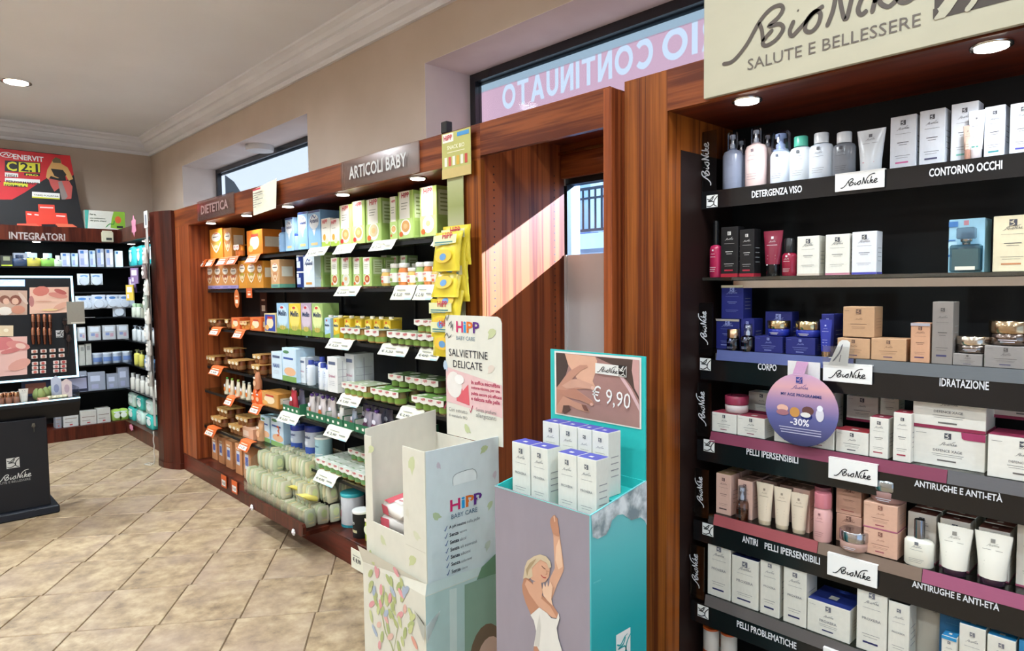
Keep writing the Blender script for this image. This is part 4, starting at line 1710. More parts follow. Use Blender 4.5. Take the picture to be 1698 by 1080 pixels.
# second shelf
for a, b_ in ((342, 355), (355, 368), (368, 381), (381, 395)):
    bx(1, a, b_, 439, '#c98a50', st_circle, 'tan pasta box with lilac foot', foot='#9a8cba', food='#a85a3c', d=.07, deep=0)
for a, b_ in ((396, 409), (409, 426), (426, 437)):
    bx(1, a, b_, 433, '#d08a2e', st_circle, 'amber biscuit box with round medallion', food='#b8a040', d=.09)
bx(1, 450, 464, 431, '#cfa070', st_circle, 'beige cereal box with teal foot', foot='#6aa890', sd='#f0ead8', d=.11)
for k_, (zz, nm) in enumerate(((0, 'lower'), (.103, 'upper'))):
    X = px_on(494, YS + .01, 1.515)
    spawn('bluecan', can_fn(.082, .101, '#27408e', '#e6e6ea', .1, k=[('r', -.5, .2, .4, .6, '#c9d4ea'), ('r', -.3, .62, .2, .85, '#e9edf4')]), 'milk_can', (X, YS + .01, 1.5155 + zz), 'navy milk can with silver rim, ' + nm + ' of the pair on the second baby shelf', 'can', GB[1])
bx(1, 504, 522, 423, '#d6e3ee', st_aptamil, 'pale blue milk carton with dark lettering', d=.08, gold='#d99a48')
bx(1, 523, 536, 420, '#9fc070', st_hipp, 'slim green cereal box with brown bowl', food='#9a6040', d=.09, y=YS + .05)
for i, (a, b_) in enumerate(((549, 563), (566, 583), (586, 600), (602, 617))):
    bx(1, a, b_, 428, '#a5c26c', st_hipp, 'short green cereal box', food=['#c96a3c', '#dcdccc', '#c98a50', '#c05c34'][i], d=.075, deep=1)
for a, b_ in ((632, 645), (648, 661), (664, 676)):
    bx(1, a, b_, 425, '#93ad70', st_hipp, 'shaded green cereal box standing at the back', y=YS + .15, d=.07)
JG = ['#d9b05c', '#8ca85a', '#cf7a3c', '#d9a04c', '#e0a860', '#d07a40', '#b8b860', '#d99a50']
for i, (a, b_, yt) in enumerate(((628, 640, 446), (642, 655, 441), (656, 669, 440), (671, 684, 436), (685, 697, 436), (698, 711, 436), (712, 724, 437))):
    y_ = YS + .012 if i < 3 else YS + .02
    X, wv = span(a, b_, y_, 1.515)
    spawn(('fj', i % 3), jar_fn(.064, .115 if i else .09, JG[i], '#e8e6dc', acc=['#cf5a32', '#8aa040', '#e09030'][i % 3]), 'food_jar', (X, y_, 1.5155), 'glass fruit puree jar with white lid on the second baby shelf', 'jar', GB[1], anchor='far end')
for i, (a, b_) in enumerate(((664, 677), (678, 691), (692, 705))):
    X, wv = span(a, b_, YS + .1, 1.515)
    spawn(('fj', i % 3), jar_fn(.064, .115, JG[i], '#e8e6dc'), 'food_jar', (X, YS + .1, 1.5155), 'fruit puree jar in the rear row of the second baby shelf', 'jar', GB[1], anchor='far end')
# hanging tags under the second shelf
for px_, yt, yb, w_, col_, lb, nm in ((392, 480, 511, .1, '#c96a34', 'oval orange leaflet hanging from the second baby shelf', 'oval'), (413, 478, 494, .1, '#d9622c', 'square orange price label hanging under the second baby shelf', 'sq'), (436, 480, 528, .13, '#4a2820', 'brown promotional strip hanging at the back under the second baby shelf', 'st')):
    yy = YS - .01 if nm != 'st' else 2.15
    X = px_on(px_, yy, 1.5)
    z1_, z0_ = at(px_, yt, Y=yy).z, at(px_, yb, Y=yy).z
    m = MB()
    if nm == 'oval':
        m.prism([(X + w_ / 2 * math.cos(t), (z0_ + z1_) / 2 + (z1_ - z0_) / 2 * math.sin(t)) for t in [2 * math.pi * k / 18 for k in range(18)]], 'y', yy, yy + .0015, col_)
    else:
        m.box(X - w_ / 2, X + w_ / 2, yy, yy + .0015, z0_, z1_, col_)
    f = Face(m, (X - w_ / 2, yy, z0_), (1, 0, 0), (0, 0, 1))
    hh = z1_ - z0_
    f.rect(w_ * .25, hh * .25, w_ * .75, hh * .45, '#efe0cc')
    f.rect(w_ * .25, hh * .6, w_ * .75, hh * .66, '#efd0b4')
    m.box(X - .004, X + .004, yy, yy + .001, z1_, 1.512 if nm != 'st' else z1_ + .001, '#d9d0c4')
    tag(m.build('hanging_label'), lb, 'label')
# third shelf
Z3 = SH[2]


def pack(sh, xl, n, desc, jw=.058, h=.062, d=.125, rows=2, y=None, dz=0, X=None, **k):
    y = YSH[sh] + .006 if y is None else y
    z = (SH[sh] if isinstance(sh, int) else sh) + dz
    x0 = px_on(xl, y, z) if X is None else X
    key = ('pk', n, jw, h, d, rows, str(sorted(k.items())))
    return spawn(key, pack_fn(n, jw, h, d, rows, **k), 'jar_pack', (x0 + n * jw / 2, y, z + .0006), desc + ' on the ' + SHN[sh] + ' baby shelf', 'jar pack', GB[sh], anchor='far end')


BR = dict(sleeve='#c9a060', green='#8a5a30', food='#8a4a28', topc='#c08a48', brown=True)
pack(2, 343, 3, 'tan three jar meat puree pack', jw=.075, h=.06, d=.08, rows=1, **BR)
pack(2, 374, 1, 'single dark jar in a tan sleeve', jw=.07, h=.068, d=.08, rows=1, **BR)
bx(2, 384, 398, 527, '#d9642c', st_snack, 'low orange snack box', d=.12, c='#e07a3c')
pack(2, 399, 2, 'cream two jar custard pack', jw=.062, h=.062, d=.08, rows=1, sleeve='#e6c890', green='#d9903c', food='#e0a850', topc='#dc9040')
bx(2, 415, 434, 526, '#d9622a', st_snack, 'wide orange fruit dessert box', d=.12, c='#dd7a38')
bx(2, 439, 458, 520, '#e0c890', st_snack, 'cream biscuit box with navy band on top', d=.09, c='#3048a0')
bx(2, 460, 479, 503, '#9cc0dc', st_milk, 'light blue tall milk carton with meadow print', pale='#c4dcea', d=.1)
bx(2, 480, 499, 503, '#e0c43c', st_milk, 'yellow tall milk carton with meadow print', pale='#ecd870', d=.1)
bx(2, 500, 517, 503, '#b8a0b4', st_milk, 'lilac tall milk carton with meadow print', pale='#d0c0cc', d=.1)
bx(2, 518, 536, 503, '#9db86c', st_milk, 'pale green tall milk carton with meadow print', pale='#dde4a0', d=.11)


def brick_fn(w_, h, d, body, top_):
    def fn():
        b = MB()
        b.box(-w_ / 2, w_ / 2, 0, d, 0, h * .86, body, .002)
        b.add([(-w_ / 2, 0, h * .86), (w_ / 2, 0, h * .86), (w_ / 2, d, h * .96), (-w_ / 2, d, h * .96)], [(0, 1, 2, 3)], top_)
        b.add([(-w_ / 2, 0, h * .86), (-w_ / 2, d, h * .96), (-w_ / 2, d, h * .86)], [(0, 1, 2)], top_)
        b.add([(w_ / 2, 0, h * .86), (w_ / 2, d, h * .86), (w_ / 2, d, h * .96)], [(0, 1, 2)], top_)
        b.add([(-w_ / 2, d, h * .8), (w_ / 2, d, h * .8), (w_ / 2, d, h * .96), (-w_ / 2, d, h * .96)], [(3, 2, 1, 0)], top_)
        f = front(b, w_, h)
        f.text('Mellin', w_ * .5, h * .5, w_ * .7, '#2e4468', True, 3, align='c')
        f.ell(w_ * .5, h * .52, w_ * .42, h * .2, '#f0e080' if 'e' in body[1:3] else '#c8dcea', 1)
        f.poly([(0, 0), (w_, 0), (w_, h * .22), (0, h * .12)], '#8aa848')
        f.ell(w_ * .4, h * .76, w_ * .12, h * .05, '#d8542c', 2)
        c = MB()
        c.lathe([(w_ * .2, h * .9), (w_ * .2, h)], '#efe9dc/p', (0, d * .4), 10)
        return [('carton', b, None, None), ('cap', c, 0, (0, 0, 0))]
    return fn


X, wv = span(538, 549, YS + .01, Z3)
spawn('brickb', brick_fn(.07, .135, .06, '#a8cce6', '#dcE8f0'), 'milk_brick', (X, YS + .01, Z3 + .0006), 'light blue milk brick with white cap on the third baby shelf', 'milk carton', GB[2])
for i, px_ in enumerate((558, 574, 589, 603, 615, 629)):
    X = px_on(px_, YS + .02, Z3)
    spawn('bricky', brick_fn(.07, .135, .075, '#e0b82c', '#e8cc58'), 'milk_brick', (X, YS + .02 + .01 * i, Z3 + .0006), 'yellow milk brick with white cap on the third baby shelf', 'milk carton', GB[2], anchor='far end')
HG = dict(sleeve='#e9e6da', green='#8ca850', food='#b88a50', topc='#b4bc9a')
HD = dict(sleeve='#e9e6da', green='#7f9c46', food='#4a3428', topc='#8a9a6a')
YP = YS - .012
for px_, n, kk in ((566, 2, HG), (587, 1, HG), (606, 2, HG), (643, 2, HD), (667, 2, HD), (692, 3, HD)):
    pack(2, px_, n, 'white sleeve pack of vegetable puree jars', jw=.07, h=.07, d=.14, y=YP - .02 if px_ > 600 else YP, **kk)
for px_, n in ((688, 2), (711, 2)):
    pack(2, px_, n, 'puree jar pack stacked on another', jw=.066, h=.065, d=.12, dz=.0715, y=YP, **HG)
# fourth shelf
for i in range(2):
    pack(3, 342 + i * 37, 3, 'long tan meat puree jar pack', jw=.068, h=.07, d=.14, y=YS - .02, **BR)
pack(3, 372, 3, 'tan jar pack raised on the second layer', jw=.066, h=.07, d=.1, dz=.0715, y=YS + .04, **BR)
pack(3, 418, 2, 'brown jar pack beside the milk boxes', jw=.07, h=.07, d=.14, y=YS - .03, **BR)
pack(3, 420, 2, 'brown jar pack raised beside the milk boxes', jw=.07, h=.066, d=.12, dz=.0715, y=YS - .0, **BR)
YQ = YS - .02
bx(3, 451, 468, 583, '#cfdfe9', st_white, 'blue white milk box marked 1', y=YQ, d=.09, word='NAN1', wc='#2f4a8c', nm='milk_box')
bx(3, 469, 492, 576, '#c3dcec', st_nutri, 'big pale blue milk box with navy top', y=YQ, d=.13, nm='milk_box')
bx(3, 497, 507, 592, '#dde3e8', st_white, 'narrow white milk box behind a small bottle', y=YQ + .03, d=.1, nm='milk_box')


def babybottle(px_, yt, desc, y=YQ):
    X = px_on(px_, y, SH[3])
    h = rnd(htop(X, y, yt, SH[3]))
    spawn(('bb', h), bottle_fn(.06, h, '#dfe6ee/p', '#3a4a9a/p', 'round', .18, .55, .055, ink='#3a5aa8'), 'milk_bottle', (X, y, SH[3] + .0006), desc + ' on the fourth baby shelf', 'bottle', GB[3], anchor='far end')


babybottle(510, 598, 'small white milk bottle with navy cap')
babybottle(529, 592, 'taller milk bottle with navy cap', YQ + .05)
babybottle(530, 603, 'small white milk bottle with navy cap', YQ - .03)
babybottle(539, 606, 'small white milk bottle with navy cap', YQ - .03)
X = px_on(517, YQ + .07, SH[3])
spawn('navycan', can_fn(.11, .14, '#cfd6dd', '#2b3c86', .22), 'milk_can', (X, YQ + .06, SH[3] + .0006), 'wide grey milk can with navy lid on the fourth baby shelf', 'can', GB[3])
bx(3, 544, 560, 591, '#e4e4e2', st_white, 'white formula carton with mauve lettering', y=YQ - .03, d=.07, nm='milk_box')
bx(3, 573, 588, 586, '#c9ccce', st_white, 'grey formula carton with navy label', y=YQ + .03, d=.13, nm='milk_box')
for px_, n, kk, dz in ((568, 4, HG, 0), (616, 2, dict(sleeve='#e9e6da', green='#7fa042', food='#8a7a50', topc='#6f9a4a'), 0), (638, 2, dict(sleeve='#e9e6da', green='#7fa042', food='#8a7a50', topc='#6f9a4a'), 0), (684, 2, dict(sleeve='#e9e6da', green='#7fa042', food='#7a6a48', topc='#6f9a4a'), 0), (709, 2, dict(sleeve='#e9e6da', green='#7fa042', food='#7a6a48', topc='#6f9a4a'), 0)):
    pack(3, px_, n, 'green topped vegetable jar pack' if n == 2 else 'long white sleeved jar pack', jw=.066, h=.07, d=.15, y=YS - .045, dz=dz, **kk)
for px_ in (645, 673, 700):
    pack(3, px_, 2, 'dark green jar pack stacked at the back', jw=.07, h=.07, d=.13, dz=.072, y=YS + .03, sleeve='#e9e6da', green='#6f8c3c', food='#5a4830', topc='#4f6a38')
# fifth shelf: pouches, trays, snack bags
Z5 = SH[4]
YT = 1.885


def pouch(px_, y, z, desc, w_=.075, h=.13, col_='#c9c6bc', food='#d08a3c', cap='#6a4a9a', grp=GB[4]):
    X = px_on(px_, y, z)
    spawn(('po', w_, h, col_, food, cap), pouch_fn(w_, h, .045, col_, food, cap), 'food_pouch', (X, y, z + .0008), desc, 'pouch', grp, anchor='far end')


for px_, cc in ((373, '#3a8a3c'), (381, '#8ab03c'), (391, '#b8c860'), (400, '#d8d8cc'), (409, '#e0ded2')):
    pouch(px_, YT, Z5, 'slim clear fruit pouch on the fifth baby shelf', .055, .125, '#d8cbb0', '#d9762c', cc)
m = None


def snackbag_fn(w_, h, d, c1, c2):
    def fn():
        b = MB()
        rings = []
        for t, rx, ry in ((0, .46, .5), (.15, .5, .5), (.5, .5, .5), (.85, .48, .2), (.92, .5, .04), (1, .5, .04)):
            rings.append([(w_ * rx * x, d / 2 + d * ry * y, h * t) for x, y in ((-1, -.5), (-.5, -1), (.5, -1), (1, -.5), (1, .5), (.5, 1), (-.5, 1), (-1, .5))])
        b.loft(rings, c1 + '/p')
        f = front(b, w_, h, lift=.0012)
        f.ell(w_ * .5, h * .35, w_ * .34, h * .16, c2)
        f.rect(w_ * .25, h * .62, w_ * .75, h * .72, '#f0e4d4')
        return [('snack_bag', b, None, None)]
    return fn


for px_, dz, lb in ((419, 0, 'lower orange snack sachet'), (427, 0, 'orange snack sachet touching the tan box'), (423, .1, 'brown paper snack bag on top of orange sachets')):
    X = px_on(px_, YT - .02, Z5)
    spawn(('sb', dz), snackbag_fn(.07, .1 if not dz else .12, .05, '#df6028' if not dz else '#b87a58', '#e9b890'), 'snack_sachet', (X, YT - .02, Z5 + .0008 + dz), lb + ' on the fifth baby shelf', 'snack', GB[4])
bx(4, 433, 462, 648, '#c9883c', st_snack, 'large tan gift box with string handle', y=YT, d=.14, c='#cf9a58', nm='snack_box')


def tray(xl, xr, y, z, desc, h=.045, d=.24, col_='#2a6a48'):
    X, w_ = span(xl, xr, y, z)
    m = MB()
    t = .002
    m.box(-w_ / 2, w_ / 2, 0, t, 0, h, col_)
    m.box(-w_ / 2, -w_ / 2 + t, t, d, 0, h * 1.5, col_)
    m.box(w_ / 2 - t, w_ / 2, t, d, 0, h * 1.5, col_)
    m.box(-w_ / 2 + t, w_ / 2 - t, t, d, 0, t, '#d8d4c8')
    m.box(-w_ / 2 + t, w_ / 2 - t, d - t, d, t, h * 1.5, '#d8d4c8')
    m.box(w_ / 2 - t * 1.5, w_ / 2 - t, t, d, 0, h * 1.45, '#d8d4c8')
    m.box(-w_ / 2 + t, -w_ / 2 + t * 1.5, t, d, 0, h * 1.45, '#d8d4c8')
    f = front(m, w_, h)
    for i in range(max(1, int(w_ / .06))):
        f.rect(.012 + .06 * i, h * .3, .035 + .06 * i, h * .62, '#efe9dc')
    o = m.build('display_tray', None, (X, y, z + .0008))
    tag(o, desc, 'tray', 'green trays on the fifth baby shelf')
    REG.append((o, desc, 'far end', (X, z)))
    return X, w_


YR = 1.882
dsc = 'green cardboard display tray holding pouches on the fifth baby shelf'
tray(469, 497, YR, Z5, dsc)
tray(508, 540, YR, Z5, dsc)
tray(541, 568, YR, Z5, dsc)
tray(570, 588, YR, Z5, dsc)
tray(589, 625, YR, Z5, dsc)
tray(627, 664, YR, Z5, dsc)
pouch(483, YR + .03, Z5 + .004, 'red fruit pouch with white top in a green tray', .08, .15, '#b83a44', '#a02a34', '#e4e2e6')
pouch(496, YR + .09, Z5 + .004, 'lilac capped pouch at the back of the first tray', .07, .14, '#a8a4c0', '#7a74a4', '#6a5aa4')
for px_ in (513, 521, 531, 539, 547):
    pouch(px_, YR + .02 + .012 * (px_ % 3), Z5 + .004, 'clear peach pouch with purple cap in a green tray', .072, .14, '#cfc4c0', '#d0703c', '#6a4a9a')
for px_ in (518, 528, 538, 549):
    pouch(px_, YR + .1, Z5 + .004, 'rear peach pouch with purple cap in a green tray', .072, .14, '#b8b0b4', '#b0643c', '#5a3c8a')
pouch(562, YR + .02, Z5 + .004, 'slim yellow pouch in a green tray', .05, .11, '#d8d4cc', '#e0a030', '#e4e0d8')
pouch(583, YR + .02, Z5 + .004, 'slim grey blue pouch in a green tray', .05, .11, '#a8b4c4', '#c87868', '#c8ccd8')
for px_ in (606, 620):
    pouch(px_, YR + .02, Z5 + .004, 'violet berry pouch standing in a green tray', .085, .13, '#9a909c', '#6a4058', '#5a3c8a')
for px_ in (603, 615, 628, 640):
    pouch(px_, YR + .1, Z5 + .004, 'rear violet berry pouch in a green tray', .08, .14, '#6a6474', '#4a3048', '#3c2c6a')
# lowest glass shelf
Z6 = SH[5]
for px_, n, dz, yy, lb in ((351, 3, 0, YS - .03, 'lower tan meat jar pack'), (380, 3, 0, YS - .05, 'lower tan meat jar pack'), (361, 3, .0705, YS + .01, 'upper tan meat jar pack'), (392, 3, .0705, YS - .02, 'upper tan meat jar pack')):
    pack(5, px_, n, lb, jw=.074, h=.069, d=.14, dz=dz, y=yy, **BR)
bx(5, 402, 420, 702, '#d8a888', st_plain, 'open pinkish carton lying beside the jar packs', y=YS - .03, d=.14, h=.075, marks=[(.1, .2, .6, .7, '#e6c8b0')], nm='open_carton')
X = px_on(428, YS - .01, Z6)
spawn(('sb', 9), snackbag_fn(.09, .14, .06, '#c99a70', '#e4b890'), 'snack_sachet', (X, YS - .01, Z6 + .0008), 'crumpled tan snack bag on the lowest glass baby shelf', 'snack', GB[5])
bx(5, 433, 448, 688, '#b9d4e4', st_nutri, 'pale blue follow on milk box', y=YS + .02, d=.12, nm='milk_box')
bx(5, 450, 471, 690, '#b9d4e4', st_nutri, 'pale blue milk box marked 3', y=YS + .012, d=.12, num='3', nm='milk_box')
for px_, w_, yt, yy, body, lid, lb, key in ((484, .115, 706, YS + .03, '#c9d2e6', '#27388e', 'milk powder can with thick navy lid', 'c1'), (508, .125, 707, YS + .02, '#d4dae8', '#27388e', 'milk powder can with thick navy lid', 'c2'), (524, .11, 726, YS + .005, '#a9cfd8', '#e8e6de', 'smaller pale blue milk can with white lid', 'c3')):
    X = px_on(px_, yy, Z6)
    h = rnd(htop(X, yy, yt, Z6))
    mk = [('r', -.9, .1, .9, .32, '#3a56a8'), ('t', 'Novalac' if key != 'c3' else 'Novalac', -.5, .6, .9, .1, '#2a3a78'), ('r', -.2, .38, .2, .5, '#e9edf4')] if key != 'c3' else [('t', 'Novalac', -.5, .6, .8, .08, '#2a5a78'), ('r', -.7, .3, .6, .34, '#e9edf0')]
    spawn(key, can_fn(w_, h, body, lid, .2 if key != 'c3' else .08, k=mk), 'milk_can', (X, yy, Z6 + .0008), lb + ' on the lowest glass baby shelf', 'can', GB[5], anchor='far end')
x_ = px_on(524, YS - .065, Z6)
i = 0
while i < 4:
    for r_ in range(2):
        pack(5, 0, 2, 'white topped jar pack in the front block' if r_ == 0 else 'white topped jar pack in the block behind', jw=.068, h=.066, d=.13, y=YS - .062 + r_ * .133, X=x_ + i * .14, sleeve='#e6e6dc', green='#6f9a5c', food='#a8884c', topc='#cfd4c4')
    i += 1
for j in range(3):
    pack(5, 0, 2, 'jar pack stacked on the rear block', jw=.068, h=.066, d=.13, dz=.0675, y=YS + .05, X=x_ + .19 + j * .14, sleeve='#e6e6dc', green='#6f9a5c', food='#a8884c', topc='#bcc4ac')
# base board
ZB = .145


def bb(xl, xr, yt, body, style, lb, y, **k):
    bx(None, xl, xr, yt, body, style, lb + ' on the wooden base board', y=y, z=ZB, **k)


for a, b_, yt in ((352, 361, 722), (363, 372, 724), (375, 386, 729), (391, 402, 734), (405, 417, 738)):
    bb(a, b_, yt, '#c98a5c', st_plain, 'tall tan baby food carton with blue medallion', D + .1 - (a - 352) * .0008, d=.18, marks=[(.2, .3, .7, .75, '#d8dce6'), (.25, .4, .65, .66, '#5a6ab0'), (.2, .8, .7, .86, '#e9d4b8')], nm='food_carton')
for px_, w_, yt, yy, body, lid, lb, key, mk in (
        (541, .13, 812, 1.90, '#dcd6d0', '#b8a06a', 'tall milk can with tan lid', 'd1', [('r', -1, .0, 1, .12, '#c8743c'), ('t', 'NA', -.8, .6, .5, .16, '#3a3450'), ('t', '2', -.35, .38, .2, .16, '#c8743c')]),
        (568, .135, 820, 1.86, '#d9dde2', '#3aa8b0', 'tall milk can marked 1 with turquoise lid', 'd2', [('r', -1, .0, 1, .08, '#2a8a96'), ('t', 'NA', -.7, .62, .6, .14, '#3a3450'), ('t', '1', -.25, .3, .14, .2, '#b85a6a')]),
        (587, .1, 848, 1.82, '#18181a', '#e4e2dc', 'black labelled can with white lid', 'd3', [('r', -.3, .2, .3, .3, '#b8b088'), ('t', 'Bio', -.3, .5, .4, .14, '#d8d8d0')])):
    X = px_on(px_, yy, ZB)
    h = rnd(htop(X, yy, yt, ZB))
    spawn(key, can_fn(w_, h, body, lid, .1, k=mk), 'milk_can', (X, yy, ZB + .0008), lb + ' on the wooden base board', 'can', 'cans on the base board')
X = px_on(606, 1.83, ZB)
spawn('gp', snackbag_fn(.11, .17, .07, '#a8b850', '#dfe4c4'), 'snack_bag', (X - .0, 1.845, ZB + .0008), 'green snack bag standing on the base board beside the black can', 'snack', None)
# board-edge tags low down
for px_, zz, kind_, lb in ((367, ZB, 'orange', 'orange price tag hanging from the base board'), (384, ZB, 'orange', 'white and orange tag lying at the base board edge')):
    q = at(px_, 790, Y=D - .01)
    m = MB()
    m.box(q.x, q.x + .1, D - .012, D - .009, ZB - .10, ZB - .01, '#d9622c')
    f = Face(m, (q.x, D - .0122, ZB - .1), (1, 0, 0), (0, 0, 1))
    f.rect(.012, .012, .088, .055, '#ece4dc')
    f.text('€ 4,20', .02, .022, .06, '#4a3a3a', True)
    tag(m.build('price_tag'), lb, 'price tag')
q0, q1 = at(583, 910, Y=D - .03), at(607, 910, Y=D - .03)
m = MB()
m.box(q0.x, q1.x + .02, D - .034, D - .031, .02, .125, '#e6e3cf')
f = Face(m, (q0.x, D - .0342, .02), (1, 0, 0), (0, 0, 1))
f.text('€ 8,90', .02, .035, .08, '#3a3a40', True)
f.rect(.02, .07, .09, .074, '#8a8a80')
tag(m.build('price_tag'), 'cream price tag on the plinth beside the tall cardboard dump bin', 'price tag')

# clear drawer bin of sachets
m = MB()
bz0, bz1 = .2055, .40
bx0, bx1 = dl.x + .01, dr.x - .02
hl = .46
t = .003
m.box(bx0, bx1, 1.66, 1.66 + t, bz0 - .04, bz0 + .06, 'plexi')
m.prism([(1.66, bz0), (2.02, bz0), (2.02, hl), (1.80, hl), (1.66, bz0 + .17)], 'x', bx0, bx0 + t, 'plexi')
m.prism([(1.66, bz0 - .04), (1.80, bz0 - .04), (1.80, bz0 + .12), (1.66, bz0 + .06)], 'x', bx1 - t, bx1, 'plexi')
bn_ = tag(m.build('acrylic_bin'), 'clear acrylic bin full of pale green sachets on the pulled out drawer', 'bin')


def sachet_fn(col_, cap):
    def fn():
        b = MB()
        w_, h, d = .072, .10, .0142
        rings = []
        for t_, rx, ry in ((0, .42, .3), (.2, .5, .5), (.7, .48, .4), (.95, .42, .1), (1, .4, .08)):
            rings.append([(d * ry * x * 2, w_ * rx * y * 2 * .5, h * t_) for x, y in ((-.5, -1), (.5, -1), (1, -.5), (1, .5), (.5, 1), (-.5, 1), (-1, .5), (-1, -.5))])
        b.loft(rings, col_ + '/p')
        f = Face(b, (.0147, -w_ * .3, .02), (0, 1, 0), (0, 0, 1), .0004)
        f.ell(w_ * .3, .04, .018, .024, '#cfd8a0')
        f.rect(.008, .0, w_ * .55, .006, '#e8d8a0')
        return [('food_sachet', b, None, None)]
    return fn


random.seed(11)
nx = 30
cols = ['#cdc6a6', '#bcc19c', '#cfcab0', '#b2ba98', '#cfc49c', '#c2c5aa']
for row, yy in enumerate((1.705, 1.785, 1.865, 1.95)):
    for i in range(nx):
        u = i / (nx - 1)
        top_l = max(1, int(round((2.1 + .75 * row) * (1 - u) ** .8 + (.9 + .25 * row) * u)))
        top_l = min(top_l, 3)
        for l_ in range(max(0, top_l - 2) if row else 0, top_l):
            if row >= 2 and l_ == 0 and top_l > 1:
                continue
            c_ = cols[(i * 7 + row * 3 + l_ * 2) % 6]
            X = bx0 + .02 + (bx1 - bx0 - .04) * u
            o = spawn(('sac', c_), sachet_fn(c_, ''), 'food_sachet', (X, yy + random.uniform(-.006, .006), .163 + l_ * .096 + random.uniform(-.003, .006)),
                      'pale green and cream fruit sachet packed upright in the clear drawer bin', 'sachet', 'sachets in the clear bin', rz=random.uniform(-.12, .12))
            o.rotation_euler.x = random.uniform(-.08, .08)
for px_, yy, zz in ((500, 1.80, .285), (523, 1.86, .30), (520, 1.78, .275)):
    X = px_on(px_, yy, zz)
    o = spawn('ysac', snackbag_fn(.09, .1, .03, '#e0cf6a', '#ece4a8'), 'yellow_sachet', (X, yy, zz), 'yellow sachet lying on top of the sachets in the clear bin', 'sachet', 'yellow sachets', anchor='far end')
    o.rotation_euler.x = 1.2

# ------------------------------------------------------------------ hanging strip of yellow bags on the alcove post
YH = D - .012
qa, qb = at(741, 270, Y=YH), at(770, 270, Y=YH)
m = MB()
m.box(qa.x, qb.x - .01, YH, YH + .003, 1.15, 2.02, 'strip_print')
st = m.build('hanging_strip')
h_ = MB()
ca, cb = at(735, 245, Y=YH), at(783, 245, Y=YH)
h_.box(ca.x, cb.x, YH - .008, YH - .005, 1.965, 2.155, '#b9b468', .001)
f = Face(h_, (ca.x, YH - .0082, 1.965), (1, 0, 0), (0, 0, 1))
W_ = cb.x - ca.x
hipp_red(f, W_ * .08, .158, W_ * .3)
f.rect(W_ * .04, .15, W_ * .42, .186, '#ecE8d8', 1)
f.text('SNACK BIO', W_ * .2, .118, W_ * .6, '#eeeac4', True)
f.rect(W_ * .2, .105, W_ * .8, .108, '#e6e0c0')
f.rect(W_ * .55, .165, W_ * .95, .182, '#4a90c4')
for i in range(6):
    f.rect(W_ * (.1 + .14 * i), .05, W_ * (.19 + .14 * i), .088, ['#e9e4d0', '#c85a4a', '#e9e4d0', '#d8a83c', '#e4e0cc', '#c04a3c'][i])
f.rect(0, 0, W_, .04, '#c9b070')
h_.build('header_card', st)
c_ = MB()
q = at(738, 208, Y=D + .005)
c_.box(q.x - .02, q.x + .02, D - .004, D + .03, ZF + .0005, ZF + .05, '#1a1a1c/p', .003)
c_.build('black_clip', st)
tag(st, 'printed green cardboard strip with card SNACK BIO, hanging on the alcove post', 'hanging strip')


def bag_fn(w_, h, d):
    def fn():
        b = MB()
        rings = []
        for t_, rx, ry in ((0, .5, .03), (.06, .5, .05), (.2, .47, .45), (.5, .46, .5), (.8, .46, .4), (.93, .5, .05), (1, .5, .03)):
            rings.append([(w_ * rx * x, d / 2 + d * ry * y, h * t_) for x, y in ((-1, -.2), (-.7, -.8), (0, -1), (.7, -.8), (1, -.2), (1, .2), (.7, .8), (0, 1), (-.7, .8), (-1, .2))])
        b.loft(rings, '#e6cf3c/p')
        f = Face(b, (-w_ / 2, -.003, 0), (1, 0, 0), (0, 0, 1), .001)
        f.ell(w_ * .5, h * .36, w_ * .3, h * .17, '#ecc044', 1)
        f.ell(w_ * .5, h * .34, w_ * .12, h * .09, '#6a9ac8', 2)
        f.poly([(w_ * .08, h * .62), (w_ * .92, h * .68), (w_ * .92, h * .9), (w_ * .08, h * .9)], '#e6e4b0', 1)
        hipp_red(f, w_ * .42, h * .8, w_ * .36, 3)
        f.rect(w_ * .15, h * .7, w_ * .8, h * .73, '#4a8a8c', 2)
        f.rect(w_ * .15, h * .65, w_ * .7, h * .67, '#4a8a8c', 2)
        return [('snack_bag', b, None, None)]
    return fn


for i, (px_, yb, dy, tilt) in enumerate(((743, 449, -.06, -.14), (741, 491, -.055, -.3), (744, 521, -.05, -.3), (757, 470, -.015, .05), (760, 500, -.01, .05), (741, 560, -.04, 0), (744, 592, -.04, 0), (762, 440, -.01, 0))):
    yy = YH + dy
    q = at(px_, yb, Y=yy)
    o = spawn('ybag', bag_fn(.185 if i < 3 else .185, .165, .035), 'snack_bag', (q.x, yy - .03, q.z), 'yellow baby biscuit bag clipped to the hanging strip', 'snack bag', 'yellow bags on the hanging strip', anchor='floor', keyf=lambda r: r.location.z)
    o.rotation_euler.x = tilt

# ================================================================== PRODUCTS ON THE SKINCARE SHELVES
GC = ['skincare on the %s shelf' % n for n in CN]


def cx_(i, xl, xr, back=.012, z=None):
    z = CZ[i] if z is None else z
    y = CY[i] + back
    X, w_ = span(xl, xr, y, z)
    return X, y, w_


def cb(i, xl, xr, yt, body, desc, d=.055, back=.012, dz=0, deep=0, h=None, nm='carton', st=st_bn, rx=0, **k):
    z = CZ[i] + dz
    X, y, w_ = cx_(i, xl, xr, back, z)
    w_ = rnd(w_, .002) - .001
    hh = h or rnd(htop(X, y, yt, z), .003)
    for j in range(deep + 1):
        lab = (desc if j == 0 else desc + ' in the row behind') + ' on the ' + CN[i] + ' skincare shelf'
        spawn(('cb', st.__name__, w_, hh, d, body, str(sorted(k.items(), key=str))), carton(w_, hh, d, body, st, **k), nm, (X, y + j * (d + .006), z + .0006), lab, 'box', GC[i], anchor='pilaster')
    return X, y, w_, hh


